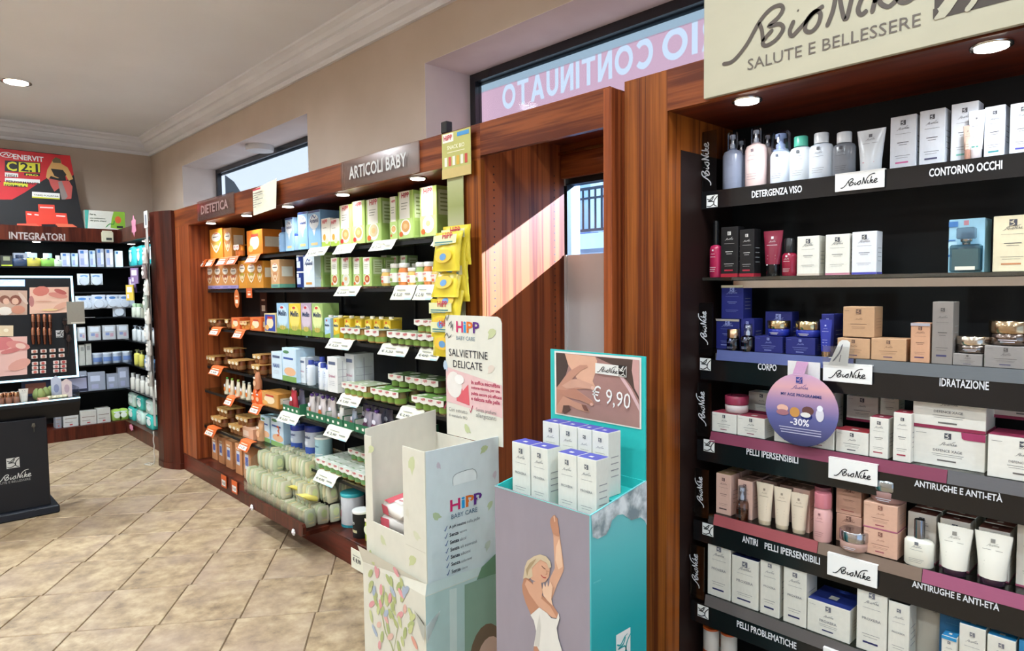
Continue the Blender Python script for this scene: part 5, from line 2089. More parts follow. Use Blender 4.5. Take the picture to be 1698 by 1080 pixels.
def cs(i, xc, fnkey, fn, nm, desc, cat, back=.012, dz=0, rz=0):
    X = px_on(xc, CY[i] + back, CZ[i] + dz)
    return spawn(fnkey, fn, nm, (X, CY[i] + back, CZ[i] + dz + .0006), desc + ' on the ' + CN[i] + ' skincare shelf', cat, GC[i], anchor='pilaster', rz=rz)


def hh_(i, xc, yt, back=.012, dz=0):
    y = CY[i] + back
    return rnd(htop(px_on(xc, y, CZ[i] + dz), y, yt, CZ[i] + dz), .003)


# shelf 0
h = hh_(0, 1208, 218)
cs(0, 1208, 'b0', bottle_fn(.066, h, '#8a91a6/p', '#e6eaf2/p', 'pump', .3, .5, .05, liquid='#6c7890/g', ink='#8890a4'), 'pump_bottle', 'clear bottle with pump under a clear cap', 'bottle')
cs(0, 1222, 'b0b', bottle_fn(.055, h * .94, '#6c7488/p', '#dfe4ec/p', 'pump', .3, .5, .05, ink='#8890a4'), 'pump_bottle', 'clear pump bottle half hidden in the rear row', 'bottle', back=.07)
h = hh_(0, 1247, 211)
cs(0, 1247, 'b1', bottle_fn(.07, h, '#e6ccc8/p', '#eef0f4/p', 'pump', .26, .46, .05, ink='#8c7c84'), 'pump_bottle', 'blush pink bottle with clear capped pump', 'bottle')
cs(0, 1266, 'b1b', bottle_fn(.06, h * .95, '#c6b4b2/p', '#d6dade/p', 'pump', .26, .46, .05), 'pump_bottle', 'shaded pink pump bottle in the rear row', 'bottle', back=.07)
h = hh_(0, 1288, 216)
cs(0, 1288, 'b2', bottle_fn(.062, h, '#dfe6f2/p', '#e9eef8/p', 'dome', .36, .92, .05, ink='#5c6476'), 'foam_bottle', 'white foam bottle with tall clear dome', 'bottle')
h = hh_(0, 1322, 226)
cs(0, 1322, 'b3', bottle_fn(.066, h, '#dfe7ee/p', '#5cc0a8/p', 'round', .22, .6, .045), 'bottle', 'white bottle with mint green cap', 'bottle')
h = hh_(0, 1356, 219)
cs(0, 1356, 'b4', bottle_fn(.07, h, '#dde4ee/p', '#e2e6ec/p', 'round', .22, .58, .045), 'bottle', 'white bottle with clear white cap', 'bottle')
h = hh_(0, 1394, 219)
cs(0, 1394, 'b5', bottle_fn(.064, h, '#7c8088/p', '#e6e9ee/p', 'round', .24, .62, .045, liquid='#2a7a96', ink='#4c4c54'), 'bottle', 'clear bottle half filled with blue liquid', 'bottle')
h = hh_(0, 1438, 212)
cs(0, 1438, 't0', tube_fn(.076, h, '#dfe4ea/p', '#dfe4ea/p', .06, accent='#c8929c'), 'tube', 'wide white tube standing on its cap', 'tube')
for a, b_, yt, bar, lb in ((1475, 1518, 192, '#d06aa0', 'white carton with pink bar'), (1523, 1566, 181, '#4a4a6a', 'white carton with dark violet bar'), (1575, 1621, 170, '#7abcb4', 'tall white carton behind a small tube'), (1630, 1666, 176, '#3a9aa0', 'white carton with teal bar'), (1673, 1718, 170, '#5a5ac0', 'white carton with blue bar')):
    cb(0, a, b_, yt, '#dfe3ec', lb, d=.05, bar=bar, paper='#dfe3ec', back=.03)
h = hh_(0, 1616, 184)
cs(0, 1616, 't1', tube_fn(.036, h, '#e4e8ee/p', '#cfc8cc/p', .2, accent='#3a9a8c'), 'tube', 'small slim white tube before the tall carton', 'tube', back=-.004)
cs(0, 1603, 'sm', tube_fn(.022, h * .72, '#cfb0a0/p', '#b88a78/p', .3), 'sample_vial', 'slim peach sample vial before the tall carton', 'tube', back=.0)
# shelf 1
h = hh_(1, 1182, 366)
cs(1, 1182, 'd0', bottle_fn(.042, h, '#a02048/p', '#141416/p', 'round', .42, .45, .04, ink='#e6dfe4'), 'dropper_bottle', 'magenta bottle with tall black dropper', 'bottle')
cb(1, 1195, 1223, 376, '#1c1a1b', 'black carton with red foot and white sticker', d=.045, bar='#a83040', paper='#1c1a1b', ink='#d8d4d0', band='#a02434', bandh=.07)
cb(1, 1226, 1250, 381, '#1c1a1b', 'shorter black carton with red foot', d=.045, bar='#a83040', paper='#1c1a1b', ink='#d8d4d0', band='#a02434', bandh=.07)
h = hh_(1, 1276, 382)
cs(1, 1276, 't2', tube_fn(.064, h, '#7a2438/p', '#141416/p', .26, accent='#e6e6e6', ink='#ded8dc'), 'tube', 'dark red tube standing on a black cap', 'tube')
h = hh_(1, 1304, 395)
cs(1, 1304, 'n0', bottle_fn(.044, h, '#8a1c34/p', '#1a1a1c/p', 'round', .38, .72, .04, ink='#dcd8da'), 'nail_bottle', 'small red bottle with wide black cap', 'bottle')
for a, b_, yt, bar, lb in ((1321, 1358, 392, '#c9b8a8', 'ivory carton with plain foot'), (1368, 1408, 389, '#b87888', 'ivory carton with rose foot'), (1412, 1453, 385, '#4a48a0', 'white carton with violet foot')):
    cb(1, a, b_, yt, '#e0dcd0' if 'ivory' in lb else '#dedee2', lb, d=.045, paper='#e0dcd0', band=bar, back=.02)
cb(1, 1571, 1632, 364, '#9cc8dc', 'light blue perfume carton', d=.07, st=st_plain, back=.05, marks=[(.42, .88, .56, .97, '#c88a94'), (0, .6, .2, .62, '#4a7ab8'), (0, .86, .26, .96, '#4a80c0'), (0, .3, .14, .34, '#3a6aa8'), (.0, .46, .24, .58, '#b4d8e8')])


def perfume_fn(w_, h, d):
    def fn():
        b = MB()
        b.box(-w_ / 2, w_ / 2, 0, d, .001, h * .62, '#b8ccd0/g', .004)
        b.box(-w_ * .43, w_ * .43, d * .15, d * .85, .006, h * .52, '#8fa8aa/p')
        f = front(b, w_, h)
        f.rect(w_ * .2, h * .05, w_ * .86, h * .13, '#e4e0cc')
        c = MB()
        c.lathe([(w_ * .14, h * .62), (w_ * .14, h * .68), (w_ * .2, h * .69), (w_ * .2, h * .74)], '#b8b8bc/m', (0, d / 2), 14)
        c2 = MB()
        c2.box(-w_ * .3, w_ * .3, d * .1, d * .9, h * .745, h, '#ced4da/g', .003)
        return [('perfume_bottle', b, None, None), ('collar', c, 0, (0, 0, 0)), ('cap', c2, 0, (0, 0, 0))]
    return fn


h = hh_(1, 1598, 378)
cs(1, 1598, 'pf', perfume_fn(.066, h, .035), 'perfume_bottle', 'glass perfume bottle before the light blue carton', 'bottle')
cb(1, 1645, 1712, 358, '#ddd0b0', 'cream perfume carton with orange flowers', d=.07, back=.04, paper='#ddd0b0', bar='#c08058', st=st_bn)
# shelf 2
NV = '#20266c'
BNK = dict(paper=NV, ink='#8f98cc')
X, y, w_, h1 = cb(2, 1187, 1226, 529, NV, 'navy carton with silver top band', d=.06, back=.045, headband='#a8a094', bar='#8f98cc', **BNK)
cb(2, 1196, 1232, 469, NV, 'navy carton stacked on another', d=.06, back=.045, dz=h1 + .001, h=.11, headband='#b8a88c', **BNK)
cb(2, 1228, 1250, 529, NV, 'slim navy carton behind a pump bottle', d=.06, back=.045, bar='#8f98cc', **BNK)
h = hh_(2, 1211, 547, -.002)
cs(2, 1211, 'p1', bottle_fn(.044, h, '#2a3488/g', '#c9a888/m', 'round', .4, .92, .04, ink='#a8b0d8'), 'serum_bottle', 'navy glass bottle with gold cap', 'bottle', back=-.002)
h = hh_(2, 1235, 538, -.004)
cs(2, 1235, 'p2', bottle_fn(.044, h, '#2a3488/g', '#e6e6ec/p', 'pump', .42, .6, .04, ink='#a8b0d8'), 'serum_bottle', 'navy glass bottle with white pump', 'bottle', back=-.004)
X, y, w_, h1 = cb(2, 1251, 1297, 559, NV, 'low navy jar carton', d=.06, name=None, bar='#8f98cc', **BNK)
h = .048
cs(2, 1283, 'j1', cream_fn(.068, h, '#202c8c/p', '#c8b48c/m'), 'cream_jar', 'navy cream jar with gold lid', 'jar', back=.008, dz=h1 + .001)
cb(2, 1268, 1313, 518, NV, 'navy carton standing behind the gold lidded jars', d=.05, back=.09, h=.125, **BNK)
X, y, w_, h1 = cb(2, 1302, 1352, 561, NV, 'low navy jar carton', d=.06, bar='#8f98cc', **BNK)
cs(2, 1332, 'j2', cream_fn(.076, h, '#202c8c/p', '#cdb98e/m'), 'cream_jar', 'navy cream jar with gold lid', 'jar', back=.008, dz=h1 + .001)
cb(2, 1361, 1382, 521, NV, 'tall navy carton behind a navy tube', d=.075, back=.03, **BNK)
h = hh_(2, 1366, 531, -.004)
cs(2, 1366, 't3', tube_fn(.036, h, '#2c3690/p', '#c8a078/m', .14, ink='#9aa4d8'), 'tube', 'slim navy tube with gold cap', 'tube', back=-.004)
TN = dict(paper='#c09a78', ink='#6a5044', sink='#a07c5c')
X, y, w_, h1 = cb(2, 1388, 1442, 562, '#c49c78', 'tan jar carton', d=.065, bar='#5a4464', **TN)
X, y, w_, h2 = cb(2, 1444, 1502, 563, '#c49c78', 'tan jar carton', d=.065, bar='#5a4464', **TN)
cb(2, 1397, 1450, 519, '#c09874', 'tan jar carton stacked on two others', d=.065, dz=max(h1, h2) + .001, h=.085, **TN)
cb(2, 1509, 1541, 536, '#cc9c7c', 'tall peach carton with silver top band', d=.055, headband='#a8a4ac', paper='#cc9c7c', ink='#6a4c44', bar='#5a4464')
cb(2, 1544, 1579, 500, '#8c847e', 'tallest grey carton', d=.055, paper='#8c847e', ink='#54504e', bar='#4a4668')
GRY = dict(paper='#8e8884', ink='#56504e', bar='#4a4668')
X, y, w_, h1 = cb(2, 1579, 1629, 588, '#908a86', 'low grey carton under a silver jar', d=.065, **GRY)
cs(2, 1608, 'j3', cream_fn(.076, .043, '#8c8078/m', '#cfc4b4/m'), 'cream_jar', 'small bronze cream jar', 'jar', back=.012, dz=h1 + .001)
X, y, w_, h1 = cb(2, 1631, 1704, 576, '#908a86', 'larger grey carton under a bronze jar', d=.08, **GRY)
cs(2, 1670, 'j4', cream_fn(.094, .06, '#80726a/m', '#b8a080/m'), 'cream_jar', 'large bronze cream jar', 'jar', back=.012, dz=h1 + .001)
# tester card by the tan cartons
q = at(1392, 606, Y=CY[2] - .015)
m = MB()
m.prism([(q.x - .03, q.z), (q.x + .022, q.z), (q.x + .028, q.z + .066), (q.x + .02, q.z + .072), (q.x + .006, q.z + .072), (q.x - .002, q.z + .066)], 'y', CY[2] - .016, CY[2] - .0145, '#dcdad6')
m.box(q.x - .045, q.x + .04, CY[2] - .0195, CY[2] - .0175, CZ[2] - .02, CZ[2] + .035, 'plexi')
f = Face(m, (q.x - .03, CY[2] - .0162, q.z), (1, 0, 0), (0, 0, 1), .0004)
f.line([(.012, .01), (.03, .035), (.038, .06)], .004, '#6a6a74')
f.line([(.03, .01), (.034, .03)], .004, '#6a6a74')
m.box(q.x - .03, q.x + .022, CY[2] - .0165, CY[2] - .005, CZ[2] + .0006, CZ[2] + .0016, '#dcdad6')
tag(m.build('tester_card'), 'small white card in a clear holder on the third skincare shelf edge', 'card')
# shelf 3
WH = '#e2ded4'
MG = '#8e2c4a'
KW = dict(topc='#9a3448', paper=WH)
X, y, w_, h1 = cb(3, 1180, 1221, 686, WH, 'low white carton with red top', d=.07, bar='#8a3450', **KW)
X, y, w_, h1 = cb(3, 1222, 1268, 692, WH, 'low white carton with red top', d=.07, bar='#8a3450', **KW)
cs(3, 1212, 'j5', cream_fn(.076, .055, '#cfc0bc/p', '#8e3048/p', .5), 'cream_jar', 'white cream jar with crimson lid', 'jar', back=.02, dz=h1 + .001)
cb(3, 1241, 1284, 634, WH, 'white carton with magenta foot, standing behind', d=.05, back=.13, dz=.055, h=.07, band=MG, bandh=.12)
cb(3, 1283, 1331, 708, WH, 'low white carton behind the round hanger', d=.07, bar='#8a3450', **KW)
cb(3, 1332, 1383, 712, WH, 'low white carton behind the round hanger', d=.07, bar='#8a3450', **KW)
cb(3, 1385, 1440, 716, WH, 'low white carton with crimson top', d=.07, topc='#a8323c', bar='#3a3a44')
cb(3, 1403, 1456, 648, WH, 'white carton with magenta foot, raised at the back', d=.05, back=.13, dz=.072, h=.075, band=MG, bandh=.1)
cb(3, 1459, 1490, 638, WH, 'tall white carton raised at the back', d=.05, back=.13, dz=.072, h=.10, band=MG)
cb(3, 1340, 1385, 646, WH, 'shaded white carton behind the round hanger', d=.06, back=.12, dz=.03, h=.12)
cb(3, 1441, 1472, 693, WH, 'tall narrow white carton with red foot bar', d=.055, bar='#a0384a', **KW)
cb(3, 1480, 1510, 685, WH, 'taller narrow white carton with red foot bar', d=.055, bar='#a0384a', topc='#b03a4c')


def st_big(fc, sd, tp, w, h, d, k):
    bn(fc, w, h, '#6a6460', name='DEFENCE XAGE')
    fc.poly([(w * .68, h), (w, h), (w, h * .8), (w * .72, h * .8), (w * .69, h * .84)], '#a23a62', 3)
    if k.get('foot'):
        fc.rect(0, 0, w, h * .08, MG, 3)
        sd.rect(0, 0, d, h * .08, MG, 3)
    if k.get('topc'):
        tp.rect(0, 0, w, d, k['topc'])


X, y, w_, h1 = cb(3, 1512, 1633, 714, WH, 'large white gift carton with magenta corner', d=.1, st=st_big, back=.035)
cb(3, 1513, 1635, 650, WH, 'large white gift carton stacked on top', d=.1, st=st_big, dz=h1 + .001, h=.108, foot=1, back=.035)
cb(3, 1636, 1760, 728, WH, 'large white gift carton with crimson top', d=.1, st=st_big, topc='#8e2c4a')
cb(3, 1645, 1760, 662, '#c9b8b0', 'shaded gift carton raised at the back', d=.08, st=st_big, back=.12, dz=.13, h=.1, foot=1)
# shelf 4
PK = '#d6b0a0'
KP = dict(paper=PK, ink='#6a4c4c', sink='#a08478')
cb(4, 1187, 1212, 787, PK, 'tall blush carton', d=.06, topc='#b09068', deep=2, back=.02, bar='#4a3a3a', **KP)
cb(4, 1223, 1247, 797, PK, 'tall blush carton', d=.06, topc='#9c7664', deep=2, back=.03, **KP)
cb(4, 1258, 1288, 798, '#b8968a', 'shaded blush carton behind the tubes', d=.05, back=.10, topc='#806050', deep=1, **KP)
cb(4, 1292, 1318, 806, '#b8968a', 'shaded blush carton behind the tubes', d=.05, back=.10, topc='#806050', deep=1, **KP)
cb(4, 1314, 1342, 812, PK, 'blush carton beside the third tube', d=.055, back=.045, topc='#8c6c5c', deep=2, **KP)
h = hh_(4, 1225, 809, 0)
cs(4, 1226, 'g1', bottle_fn(.04, h, '#c8b4a8/g', '#e9e9ec/p', 'pump', .42, .6, .035, liquid='#c49c80/g'), 'serum_bottle', 'small clear serum bottle with white pump', 'bottle', back=0)
for xc, yt in ((1263, 804), (1292, 812), (1320, 821)):
    h = hh_(4, xc, yt, .012)
    cs(4, xc, ('tc', h), tube_fn(.056, h, '#dccbb4/p', '#cbb89c/p', .1, ink='#9c8c7c'), 'tube', 'cream coloured tube', 'tube', back=.012)
for j in range(3):
    h = hh_(4, 1358, 820, -.004)
    cs(4, 1358, 'sp', bottle_fn(.05, h, '#d6a4a0/p', '#b86c74/p', 'round', .3, .94, .05, ink='#9c6c70'), 'spray_bottle', ['pink spray bottle with rose cap', 'pink spray bottle second in its row', 'pink spray bottle last in its row'][j], 'bottle', back=-.004 + j * .06)
KT = dict(paper='#c89c86', ink='#7a5448')
X, y, w_, h1 = cb(4, 1386, 1428, 855, '#c89c86', 'lower tan jar carton in a stack of two', d=.06, back=.05, bar='#a05850', **KT)
cb(4, 1386, 1428, 812, '#c89c86', 'upper tan jar carton in a stack of two', d=.06, back=.05, dz=h1 + .001, h=.085, bar='#a05850', **KT)
cs(4, 1408, 'j6', cream_fn(.078, .055, '#b08c80/p', '#b8b8bc/m', .5), 'cream_jar', 'rose glass jar with chrome lid', 'jar', back=-.02)
X, y, w_, h1 = cb(4, 1431, 1488, 880, '#d8ac94', 'lower peach jar carton under a jar', d=.075, bar='#a0485a', topc='#b0505c', **dict(paper='#d8ac94', ink='#8a5c50'))
X, y, w_, h2 = cb(4, 1431, 1488, 838, '#d8ac94', 'upper peach jar carton under a jar', d=.075, dz=h1 + .001, bar='#a0485a', h=h1, band='#b0607a', **dict(paper='#d8ac94', ink='#8a5c50'))
cs(4, 1464, 'j7', cream_fn(.094, .064, '#94706a/p', '#aeb4b8/m', .45), 'cream_jar', 'mauve glass jar with chrome lid', 'jar', back=.008, dz=h1 * 2 + .002)
h = hh_(4, 1519, 866, 0)
cs(4, 1519, 'pw', bottle_fn(.07, h, '#dedacb/p', '#8c8c90/m', 'round', .4, .36, .045), 'serum_bottle', 'white bottle with chrome pump', 'bottle', back=0)
for a, b_, yt in ((1504, 1551, 853), (1557, 1607, 864), (1620, 1673, 880), (1683, 1740, 876)):
    cb(4, a, b_, yt, '#d0c8bc', 'white carton with brown top', d=.05, back=.055, topc='#7a4438', paper='#d0c8bc', deep=2, band='#a04a66', bandh=.03)
for xc, yt in ((1577, 878), (1641, 890)):
    h = hh_(4, xc, yt, 0)
    cs(4, xc, ('tw', h), tube_fn(.08, h, '#e0dcd0/p', '#3a2434/p', .12, ink='#8c8880'), 'tube', 'ivory tube standing on a dark plum cap', 'tube', back=0)
# shelf 5
PX = dict(paper='#d8d4c8', ink='#6a6a74')
for a, b_, yt, tc_, lb, dp in ((1173, 1211, 900, '#1a1a1e', 'tallest white carton with black top', 1), (1213, 1257, 927, '#20285c', 'white carton with dark blue top', 1), (1260, 1292, 926, '#1e1a1e', 'narrow white carton with black top', 1), (1298, 1337, 942, '#1a1c38', 'white carton with nearly black top', 1)):
    cb(5, a, b_, yt, '#dad6ca', lb, d=.075, topc=tc_, bar='#2c2c5a', name='PROXERA', **PX)
cb(5, 1338, 1409, 1003, '#dad6ca', 'low wide white carton with navy top', d=.12, topc='#27357c', bar='#2c2c5a', name='PROXERA', **PX)
cb(5, 1419, 1470, 975, '#dad6ca', 'broad white carton with black top', d=.075, topc='#1c1c26', bar='#2c2c5a', name='PROXERA', **PX)
cb(5, 1471, 1507, 1001, '#dad6ca', 'narrow white carton with grey black top', d=.06, topc='#202024', bar='#2c2c5a', name='PROXERA', **PX)
h = hh_(5, 1526, 980, .06)
cs(5, 1526, 'tb', tube_fn(.115, h, '#bcb8ac/p', '#8c8a84/p', .08, ink='#6a6a70', accent='#3a3a60'), 'tube', 'big white tube standing behind the cartons', 'tube', back=.06)
cb(5, 1556, 1612, 998, '#20608c', 'deep blue carton standing at the back', d=.05, back=.06, paper='#20608c', ink='#4a88ac', topc='#1a4a70')
cb(5, 1559, 1585, 1056, '#dad6ca', 'narrow white carton with bright blue top band', d=.04, back=.0, topc='#2a78a8', headband='#2a86b8', **PX)
cb(5, 1588, 1632, 1040, '#dad6ca', 'white carton with bright blue top', d=.045, topc='#2c88bc', **PX)
cb(5, 1634, 1682, 1058, '#dad6ca', 'white carton with bright blue top', d=.045, topc='#2c88bc', **PX)
cb(5, 1686, 1740, 1070, '#2a78a8', 'blue carton nearest the camera', d=.045, paper='#2a78a8', ink='#7ab0cc')
# bottom shelf: tall bottles with orange caps
for px_, py_, bk, lb in ((1155, 1048, .12, 'white and orange topped bottle, tallest of the three under the lowest label rail'), (1133, 1068, .02, 'white and orange topped bottle, in front beside the pilaster'), (1202, 1070, .03, 'white and orange topped bottle standing clear of the pilaster')):
    y = 1.945 + bk
    lo = CZ[6]
    # top of the cap seen at py_
    X = px_on(px_, y, .36)
    X = max(X, N0 + .05)
    hgt = htop(X, y, py_, CZ[6])
    hgt = min(max(hgt, .15), .26)
    spawn(('ob', rnd(hgt, .01)), can_fn(.055, hgt, '#d9d3cc/p', '#d9622a', .04, k=[('r', -.9, .3, .9, .5, '#c05a30')]), 'orange_capped_bottle', (X, y, CZ[6] + .0008), lb, 'bottle')
# round hanger wobbler
yy = CY[2] - .03
qc = at(1328, 680, Y=yy - .012)
rr = (at(1388, 680, Y=yy - .012) - at(1268, 680, Y=yy - .012)).length / 2
m = MB()
N_ = 40
m.prism([(qc.x + rr * math.cos(2 * math.pi * k / N_), qc.z + rr * 1.0 * math.sin(2 * math.pi * k / N_)) for k in range(N_)], 'y', yy - .013, yy - .0115, 'wobbler_print')
wob = m.build('round_hanger')
t = MB()
f = Face(t, (qc.x - rr, yy - .0132, qc.z - rr), (1, 0, 0), (0, 0, 1), .0004)
R2 = 2 * rr
f.rect(R2 * .43, R2 * .86, R2 * .52, R2 * .95, '#34408c')
f.geo(EMB, R2 * .43, R2 * .86, R2 * .09, '#c79fc0', 3)
f.script(R2 * .36, R2 * .77, R2 * .24, '#4a4c94')
f.text('MY AGE PROGRAMME', R2 * .22, R2 * .68, R2 * .56, '#34407c', True)
for cu, cv, ru, rv, c1 in ((.25, .5, .08, .05, '#e6b4a0'), (.25, .44, .09, .04, '#a87078'), (.42, .46, .07, .07, '#c8904c'), (.58, .42, .08, .05, '#1e2a6c'), (.6, .5, .08, .06, '#6a4440'), (.57, .44, .07, .035, '#e6e2dc'), (.76, .46, .055, .09, '#d9d4dc'), (.76, .55, .04, .04, '#eceaf0')):
    f.ell(R2 * cu, R2 * cv, R2 * ru, R2 * rv, c1, 2 + int(cv * 100) % 3)
f.text('-30%', R2 * .36, R2 * .28, R2 * .26, '#eeeaf2', True, 3)
for i in range(3):
    f.rect(R2 * (.2 + .015 * i), R2 * (.235 - .035 * i), R2 * (.78 - .0 * i), R2 * (.245 - .035 * i), '#c8c6dc', 2)
t.build('lettering', wob)
m = MB()
b0 = at(1306, 627, Y=CY[2] - .012)
b1 = at(1360, 602, Y=CY[2] - .012)
m.box(b0.x, b1.x, CY[2] - .0125, CY[2] - .0095, b0.z, b1.z, '#e4e0de')
m.build('white_card', wob)
m = MB()
xm_ = at(1329, 620, Y=CY[2] - .02).x
m.add([(xm_ - .017, CY[2] - .0135, b1.z), (xm_ + .017, CY[2] - .0135, b1.z), (xm_ + .017, yy - .014, qc.z + rr * .94), (xm_ - .017, yy - .014, qc.z + rr * .94)], [(0, 1, 2, 3), (3, 2, 1, 0)], '#d8a8c8')
m.build('hanging_tape', wob)
tag(wob, 'round pink to navy paper hanger reading MY AGE -30% below the third skincare shelf', 'hanger')

# ================================================================== CARDBOARD DUMP BIN OF WIPES
HX1, HYF, HYB = -1.894, 1.354, 1.70
HX0 = HX1 - .40
CRM = '#dcd8c8'
hb = empty('cardboard_dump_bin', (HX0, HYF, 0))
tag(hb, 'white cardboard dump bin with leaf print and tall header reading SALVIETTINE DELICATE', 'display bin')
za = at(703, 750, Y=HYF).z       # rim at the near corner
zb = at(711, 979, Y=HYF).z       # where the upper box sits in the base
zl = at(606, 712, Y=HYF).z
zo = at(668, 888, Y=HYF).z       # lower lip of the window
ox0, ox1 = at(617, 800, Y=HYF).x, at(668, 800, Y=HYF).x
m = MB()
t = .004
m.box(HX0, ox0, HYF, HYF + t, zb, za + .0, CRM)
m.box(ox1, HX1, HYF, HYF + t, zb, za, CRM)
m.box(ox0, ox1, HYF, HYF + t, zb, zo, CRM)
f = Face(m, (HX0, HYF, zb), (1, 0, 0), (0, 0, 1))
W = HX1 - HX0
H = za - zb
for u, v, s_, r_, c_ in ((.12, .9, .05, .3, '#ccd0a0'), (.80, .88, .07, 1.2, '#c9cfa0'), (.3, .2, .05, 2.2, '#ccd0a6'), (.78, .16, .06, .5, '#c6cb98'), (.72, .5, .04, 1.5, '#d9d4c0'), (.86, .36, .05, 2.6, '#d2d2b4')):
    f.leaf(u * W, v * H, s_, c_, r_)
f.rect(W * .68, H * .26, W * .99, H * .264, '#c9c4b2')
part_at(hb, m, 'front_panel')
m = MB()
m.box(HX1 - t, HX1, HYF + t, HYB, zb, za, '#d9dfe0')
f = Face(m, (HX1, HYF, zb), (0, 1, 0), (0, 0, 1))
DP = HYB - HYF


def fr_px(x, y):
    p = at(x, y, X=HX1)
    return p.y - HYF, p.z - zb


for x, y, s_, r_, c_ in ((727, 773, .03, 1.8, '#cfc0c8'), (802, 745, .045, .3, '#b9c495'), (724, 857, .045, 2.4, '#bcc9a0'), (812, 838, .04, .8, '#c3cda6'), (820, 788, .035, 1.2, '#cfc0c8'), (808, 905, .045, .9, '#c9d2c4')):
    u, v = fr_px(x, y)
    f.leaf(u, v, s_, c_, r_)
# handle slot with a turned flap
u0, v0 = fr_px(751, 806)
u1, v1 = fr_px(790, 790)
f.poly([(u0, v0), (u1, v1 - .012), (u1, v1 + .012), (u1 - .02, v1 + .032), (u0 + .02, v0 + .042), (u0, v0 + .028)], '#eceeec', 1)
f.line([(u0, v0), (u0, v0 + .028), (u0 + .02, v0 + .042), (u1 - .02, v1 + .032), (u1, v1 + .012), (u1, v1 - .012)], .0022, '#8f9494', 2)
u0, v0 = fr_px(746, 841)
u1, v1 = fr_px(797, 822)
ww = u1 - u0
for c_, col_, a in (('H', '#d02a68', 0), ('i', '#2a9ad6', .36), ('P', '#e0702a', .5), ('P', '#5a2a7e', .76)):
    f.text(c_, u0 + a * ww, v0 - .018, ww * (.11 if c_ == 'i' else .27 if c_ == 'P' else .32), col_, True, 4 if a > .7 else 3, h=.042)
f.ell(u0 + ww * .62, v0 + .003, .004, .004, '#f0ece8', 5)
f.ell(u0 + ww * .9, v0 + .003, .004, .004, '#f0ece8', 5)
u0, v0 = fr_px(748, 861)
f.text('BABY CARE', u0, v0 - .001, fr_px(791, 838)[0] - u0, '#4a6a84', False, 3)
for k, (wd, w2_) in enumerate((('A pH neutro', 'sulla pelle'), ('Senza', 'sapone'), ('Senza', 'alcol'), ('Senza', 'oli essenziali'), ('Senza', 'siliconi'), ('Senza', 'coloranti'), ('Senza', 'cloro'))):
    u0, v0 = fr_px(735.5 + k * .7, 882 + k * 12.2)
    f.line([(u0 + .001, v0 + .006), (u0 + .005, v0), (u0 + .016, v0 + .018)], .0035, '#2a5a9c', 3, 1)
    wa = .058 if k == 0 else .031
    f.text(wd, u0 + .024, v0 + .001, wa * 1.35, '#3a3a44', True, 3)
    f.text(w2_, u0 + .024 + wa * 1.35 + .005, v0 + .001, .0056 * len(w2_), '#70747a', False, 3)
part_at(hb, m, 'side_panel')
m = MB()
m.prism([(HYF + t, zb), (HYB, zb), (HYB, zl + .03), (HYF + t, zl)], 'x', HX0, HX0 + t, CRM)
part_at(hb, m, 'side_panel')
m = MB()
m.box(HX0 + t, HX1 - t, HYB - t, HYB, zb, at(800, 735, Y=HYB).z, CRM)
f = Face(m, (HX0, HYB - t, zb), (1, 0, 0), (0, 0, 1), .0008)
m.box(HX0 + t, HX1 - t, HYF + t, HYB - t, zb + .006, zb + .012, CRM)
f.line([(.05, .33), (.05, .36), (.065, .375), (.15, .385)], .002, '#9c968a', 2)
part_at(hb, m, 'back_panel')
# header card
hx0, hx1 = at(739, 600, Y=HYB).x, at(832, 600, Y=HYB).x
hz0, hz1 = at(832, 742, Y=HYB).z, at(784, 524, Y=HYB).z
m = MB()
rc = .025
pts = [(hx0, hz0), (hx1, hz0), (hx1, hz1 - rc), (hx1 - rc * .3, hz1 - rc * .3), (hx1 - rc, hz1), (hx0 + rc * .6, hz1), (hx0 + rc * .2, hz1 - rc * .2), (hx0, hz1 - rc * .6)]
m.prism(pts, 'y', HYB + .001, HYB + .004, '#e2decf')
f = Face(m, (hx0, HYB + .001, hz0), (1, 0, 0), (0, 0, 1))
HW, HH = hx1 - hx0, hz1 - hz0


def hp(x, y):
    p = at(x, y, Y=HYB + .001)
    return p.x - hx0, p.z - hz0


u0, v0 = hp(757, 551)
u1, v1 = hp(795, 552)
ww = u1 - u0
for c_, col_, a in (('H', '#d02a68', 0), ('i', '#2a9ad6', .33), ('P', '#e0702a', .46), ('P', '#5a2a7e', .74)):
    f.text(c_, u0 + a * ww, v0, ww * (.1 if c_ == 'i' else .27 if c_ == 'P' else .3), col_, True, 4 if a > .7 else 3, h=.045)
u0, v0 = hp(757, 562)
f.text('BABY CARE', u0, v0 - .004, hp(788, 562)[0] - u0, '#6a8494', False, 3)
for wd, xa, xb_, yb_ in (('SALVIETTINE', 745, 809, 592), ('DELICATE', 752, 800, 611)):
    u0, v0 = hp(xa, yb_ - 2)
    f.text(wd, u0, v0, hp(xb_, yb_)[0] - u0, '#2c2630', False, 3, h=.03)
u0, v0 = hp(733, 668)
u1, v1 = hp(832, 620)
f.poly([(0, v0 + .01), (HW, v0 - .015 + .0), (HW, v1 - .045), (0, v1)], '#e6bfbc', 1)
f.poly([(HW * .2, v0 + .02), (HW * .44, v0 + .01), (HW * .42, v1 - .06), (HW * .32, v1 - .09), (HW * .22, v1 - .02)], '#d95f68', 2)
f.ell(HW * .16, v0 + .085, .05, .055, '#e9e2da', 3, rot=.3)
f.ell(HW * .26, v0 + .11, .03, .02, '#f0ece6', 4)
for k, wd in enumerate(('In soffice microfibra', 'cotone-viscosa, per una', 'pulizia ancora più efficace', 'e delicata sulla pelle')):
    u0, v0 = hp(782, 637 + k * 9.5)
    f.text(wd, u0, v0, .17 + .01 * (k == 2), '#b83a5c', True, 3)
